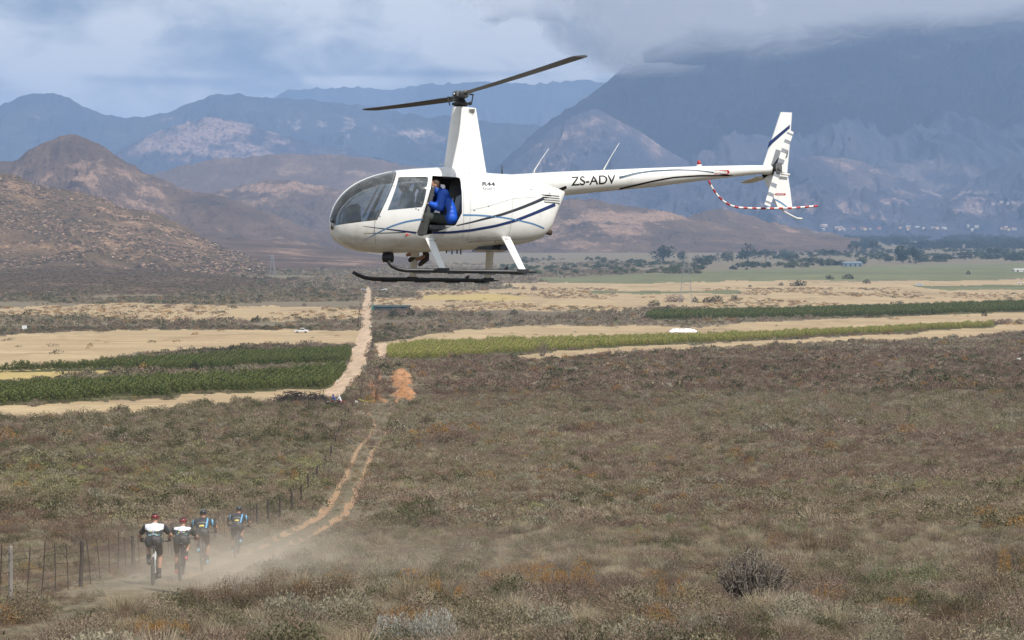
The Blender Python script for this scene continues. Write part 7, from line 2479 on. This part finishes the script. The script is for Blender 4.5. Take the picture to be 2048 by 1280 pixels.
p = G(1367, 662); k = p.y / FPX; b = MB(); nx, ny = 26, 7; vs_ = []
for j in range(ny):
    for i in range(nx):
        s = i / (nx - 1) * 2 - 1; t = j / (ny - 1) * 2 - 1
        vs_.append((s * 30 * k, t * 2.2, (7.5 * k * (1 - s ** 6) * (1 - t * t) * (0.75 + .35 * float(vn(i * .55, j * .8, 5))) - .1)))
b.add(vs_, [(j * nx + i, j * nx + i + 1, (j + 1) * nx + i + 1, (j + 1) * nx + i) for j in range(ny - 1) for i in range(nx - 1)])
o = b.obj('plastic_sheeting', mat('white_plastic', (.78, .78, .78), .5)); o.location = p; tag(o, 'long white plastic sheeting heap at the top edge of the pale vineyard', 'sheeting')

# ---- town under the mountain: small houses on the slope
bms = bmesh.new(); bms.from_mesh(bpy.data.objects['mountain_foothills'].data); BVM = BVHTree.FromBMesh(bms); bms.free()
walls = [mat('wall_white', (.34, .32, .30), .8), mat('wall_cream', (.52, .44, .33), .8), mat('wall_pink', (.45, .30, .24), .8)]
roofs = [rf_g, rf_r, mat('roof_white', (.4, .4, .4), .6)]
hs = [MB() for _ in range(1)]
spots = [(1985, 408), (2003, 405), (2016, 408), (1960, 425)]
r_ = random.Random(9)
for i in range(30): spots.append((r_.uniform(1640, 2060), 457 + r_.gauss(0, 2.6)))
for i, (u, v) in enumerate(spots):
    d = Vector(ray(u, v)).normalized(); hit = BVM.ray_cast(Vector((0, 0, 0)), d)
    p = hit[0] if hit[0] is not None else None
    if p is None: continue
    w, dp, h = r_.uniform(8, 16), r_.uniform(8, 12), r_.uniform(2.6, 4)
    e = empty('house', p, r_.uniform(-.5, .5))
    b = MB(); b.box(-w / 2, w / 2, -dp / 2, dp / 2, -4, h); me = b.mesh('wall'); link('wall', me, walls[r_.choice([0, 0, 0, 1, 1, 2])], e)
    b = MB(); b.prism([(-dp / 2 - .5, h + .01), (0, h + 2.6), (dp / 2 + .5, h + .01)], 'x', -w / 2 - .5, w / 2 + .5); b.obj('roof', roofs[r_.choice([0, 1, 1, 2])], e)
    tag(e, 'tiny pale house in the distant town below the mountain' if i > 3 else 'white farm building high on the far slope above the town', 'house', 'houses of the distant town' if i > 3 else 'farm buildings on the far slope')
    if i < 4: e['label'] = ('white farm building high on the far slope, leftmost of the upper three', 'middle white farm building of the upper three on the far slope', 'white farm building on the far slope, rightmost of the upper three', 'lone white farm building lower left of the other three on the far slope')[i]

# ---- dust raised by the riders: a low drift of fine sand in the air over the trail
md_ = bpy.data.materials.new('trail_dust'); md_.use_nodes = True
N = NT(md_.node_tree); N.n.clear()
t = N.node('ShaderNodeTexCoord').outputs['Object']
sp_ = N.node('ShaderNodeSeparateXYZ'); N.l.new(t, sp_.inputs[0]); x, y, z = sp_.outputs
def gauss(c, m0, s): 
    q = N.math('DIVIDE', N.math('SUBTRACT', c, m0), s); return N.math('EXPONENT', N.math('MULTIPLY', N.math('MULTIPLY', q, q), -1))
core = gauss(x, 1.5, 2.1)
tail_ = N.math('MULTIPLY', gauss(x, 6.0, 7.5), .20)
dz = N.math('EXPONENT', N.math('MULTIPLY', N.math('MAXIMUM', z, 0), -1.9))
ys = N.math('MULTIPLY', N.rng(y, -14, -2), N.rng(y, 20, 2))
nz = N.rng(N.noise(N.scalevec(t, (1, .6, 1.2)), .55, 4, .6, .4), .30, .66, 0.15, 1.6)
top_ = N.rng(z, 2.4, 1.2)
xe = N.math('MULTIPLY', N.rng(x, -3.0, -.4), N.rng(x, 15.5, 9))
D_ = N.math('MULTIPLY', N.math('MULTIPLY', N.math('ADD', core, tail_), N.math('MULTIPLY', dz, ys)), N.math('MULTIPLY', N.math('MULTIPLY', nz, xe), N.math('MULTIPLY', top_, 0.17)))
vp = N.node('ShaderNodeVolumePrincipled'); vp.inputs['Color'].default_value = (0.80, 0.72, 0.62, 1); N.l.new(D_, vp.inputs['Density'])
mo = N.node('ShaderNodeOutputMaterial'); N.l.new(vp.outputs[0], mo.inputs['Volume'])
b = MB(); b.box(-6, 16, -17, 25, -.6, 2.5)
o = b.obj('trail_dust', md_); o.location = (-9, 52, float(zbase(52.)) ); o.rotation_euler = (math.atan((float(zbase(72.)) - float(zbase(40.))) / 32), 0, 0); o['kind'] = 'stuff'
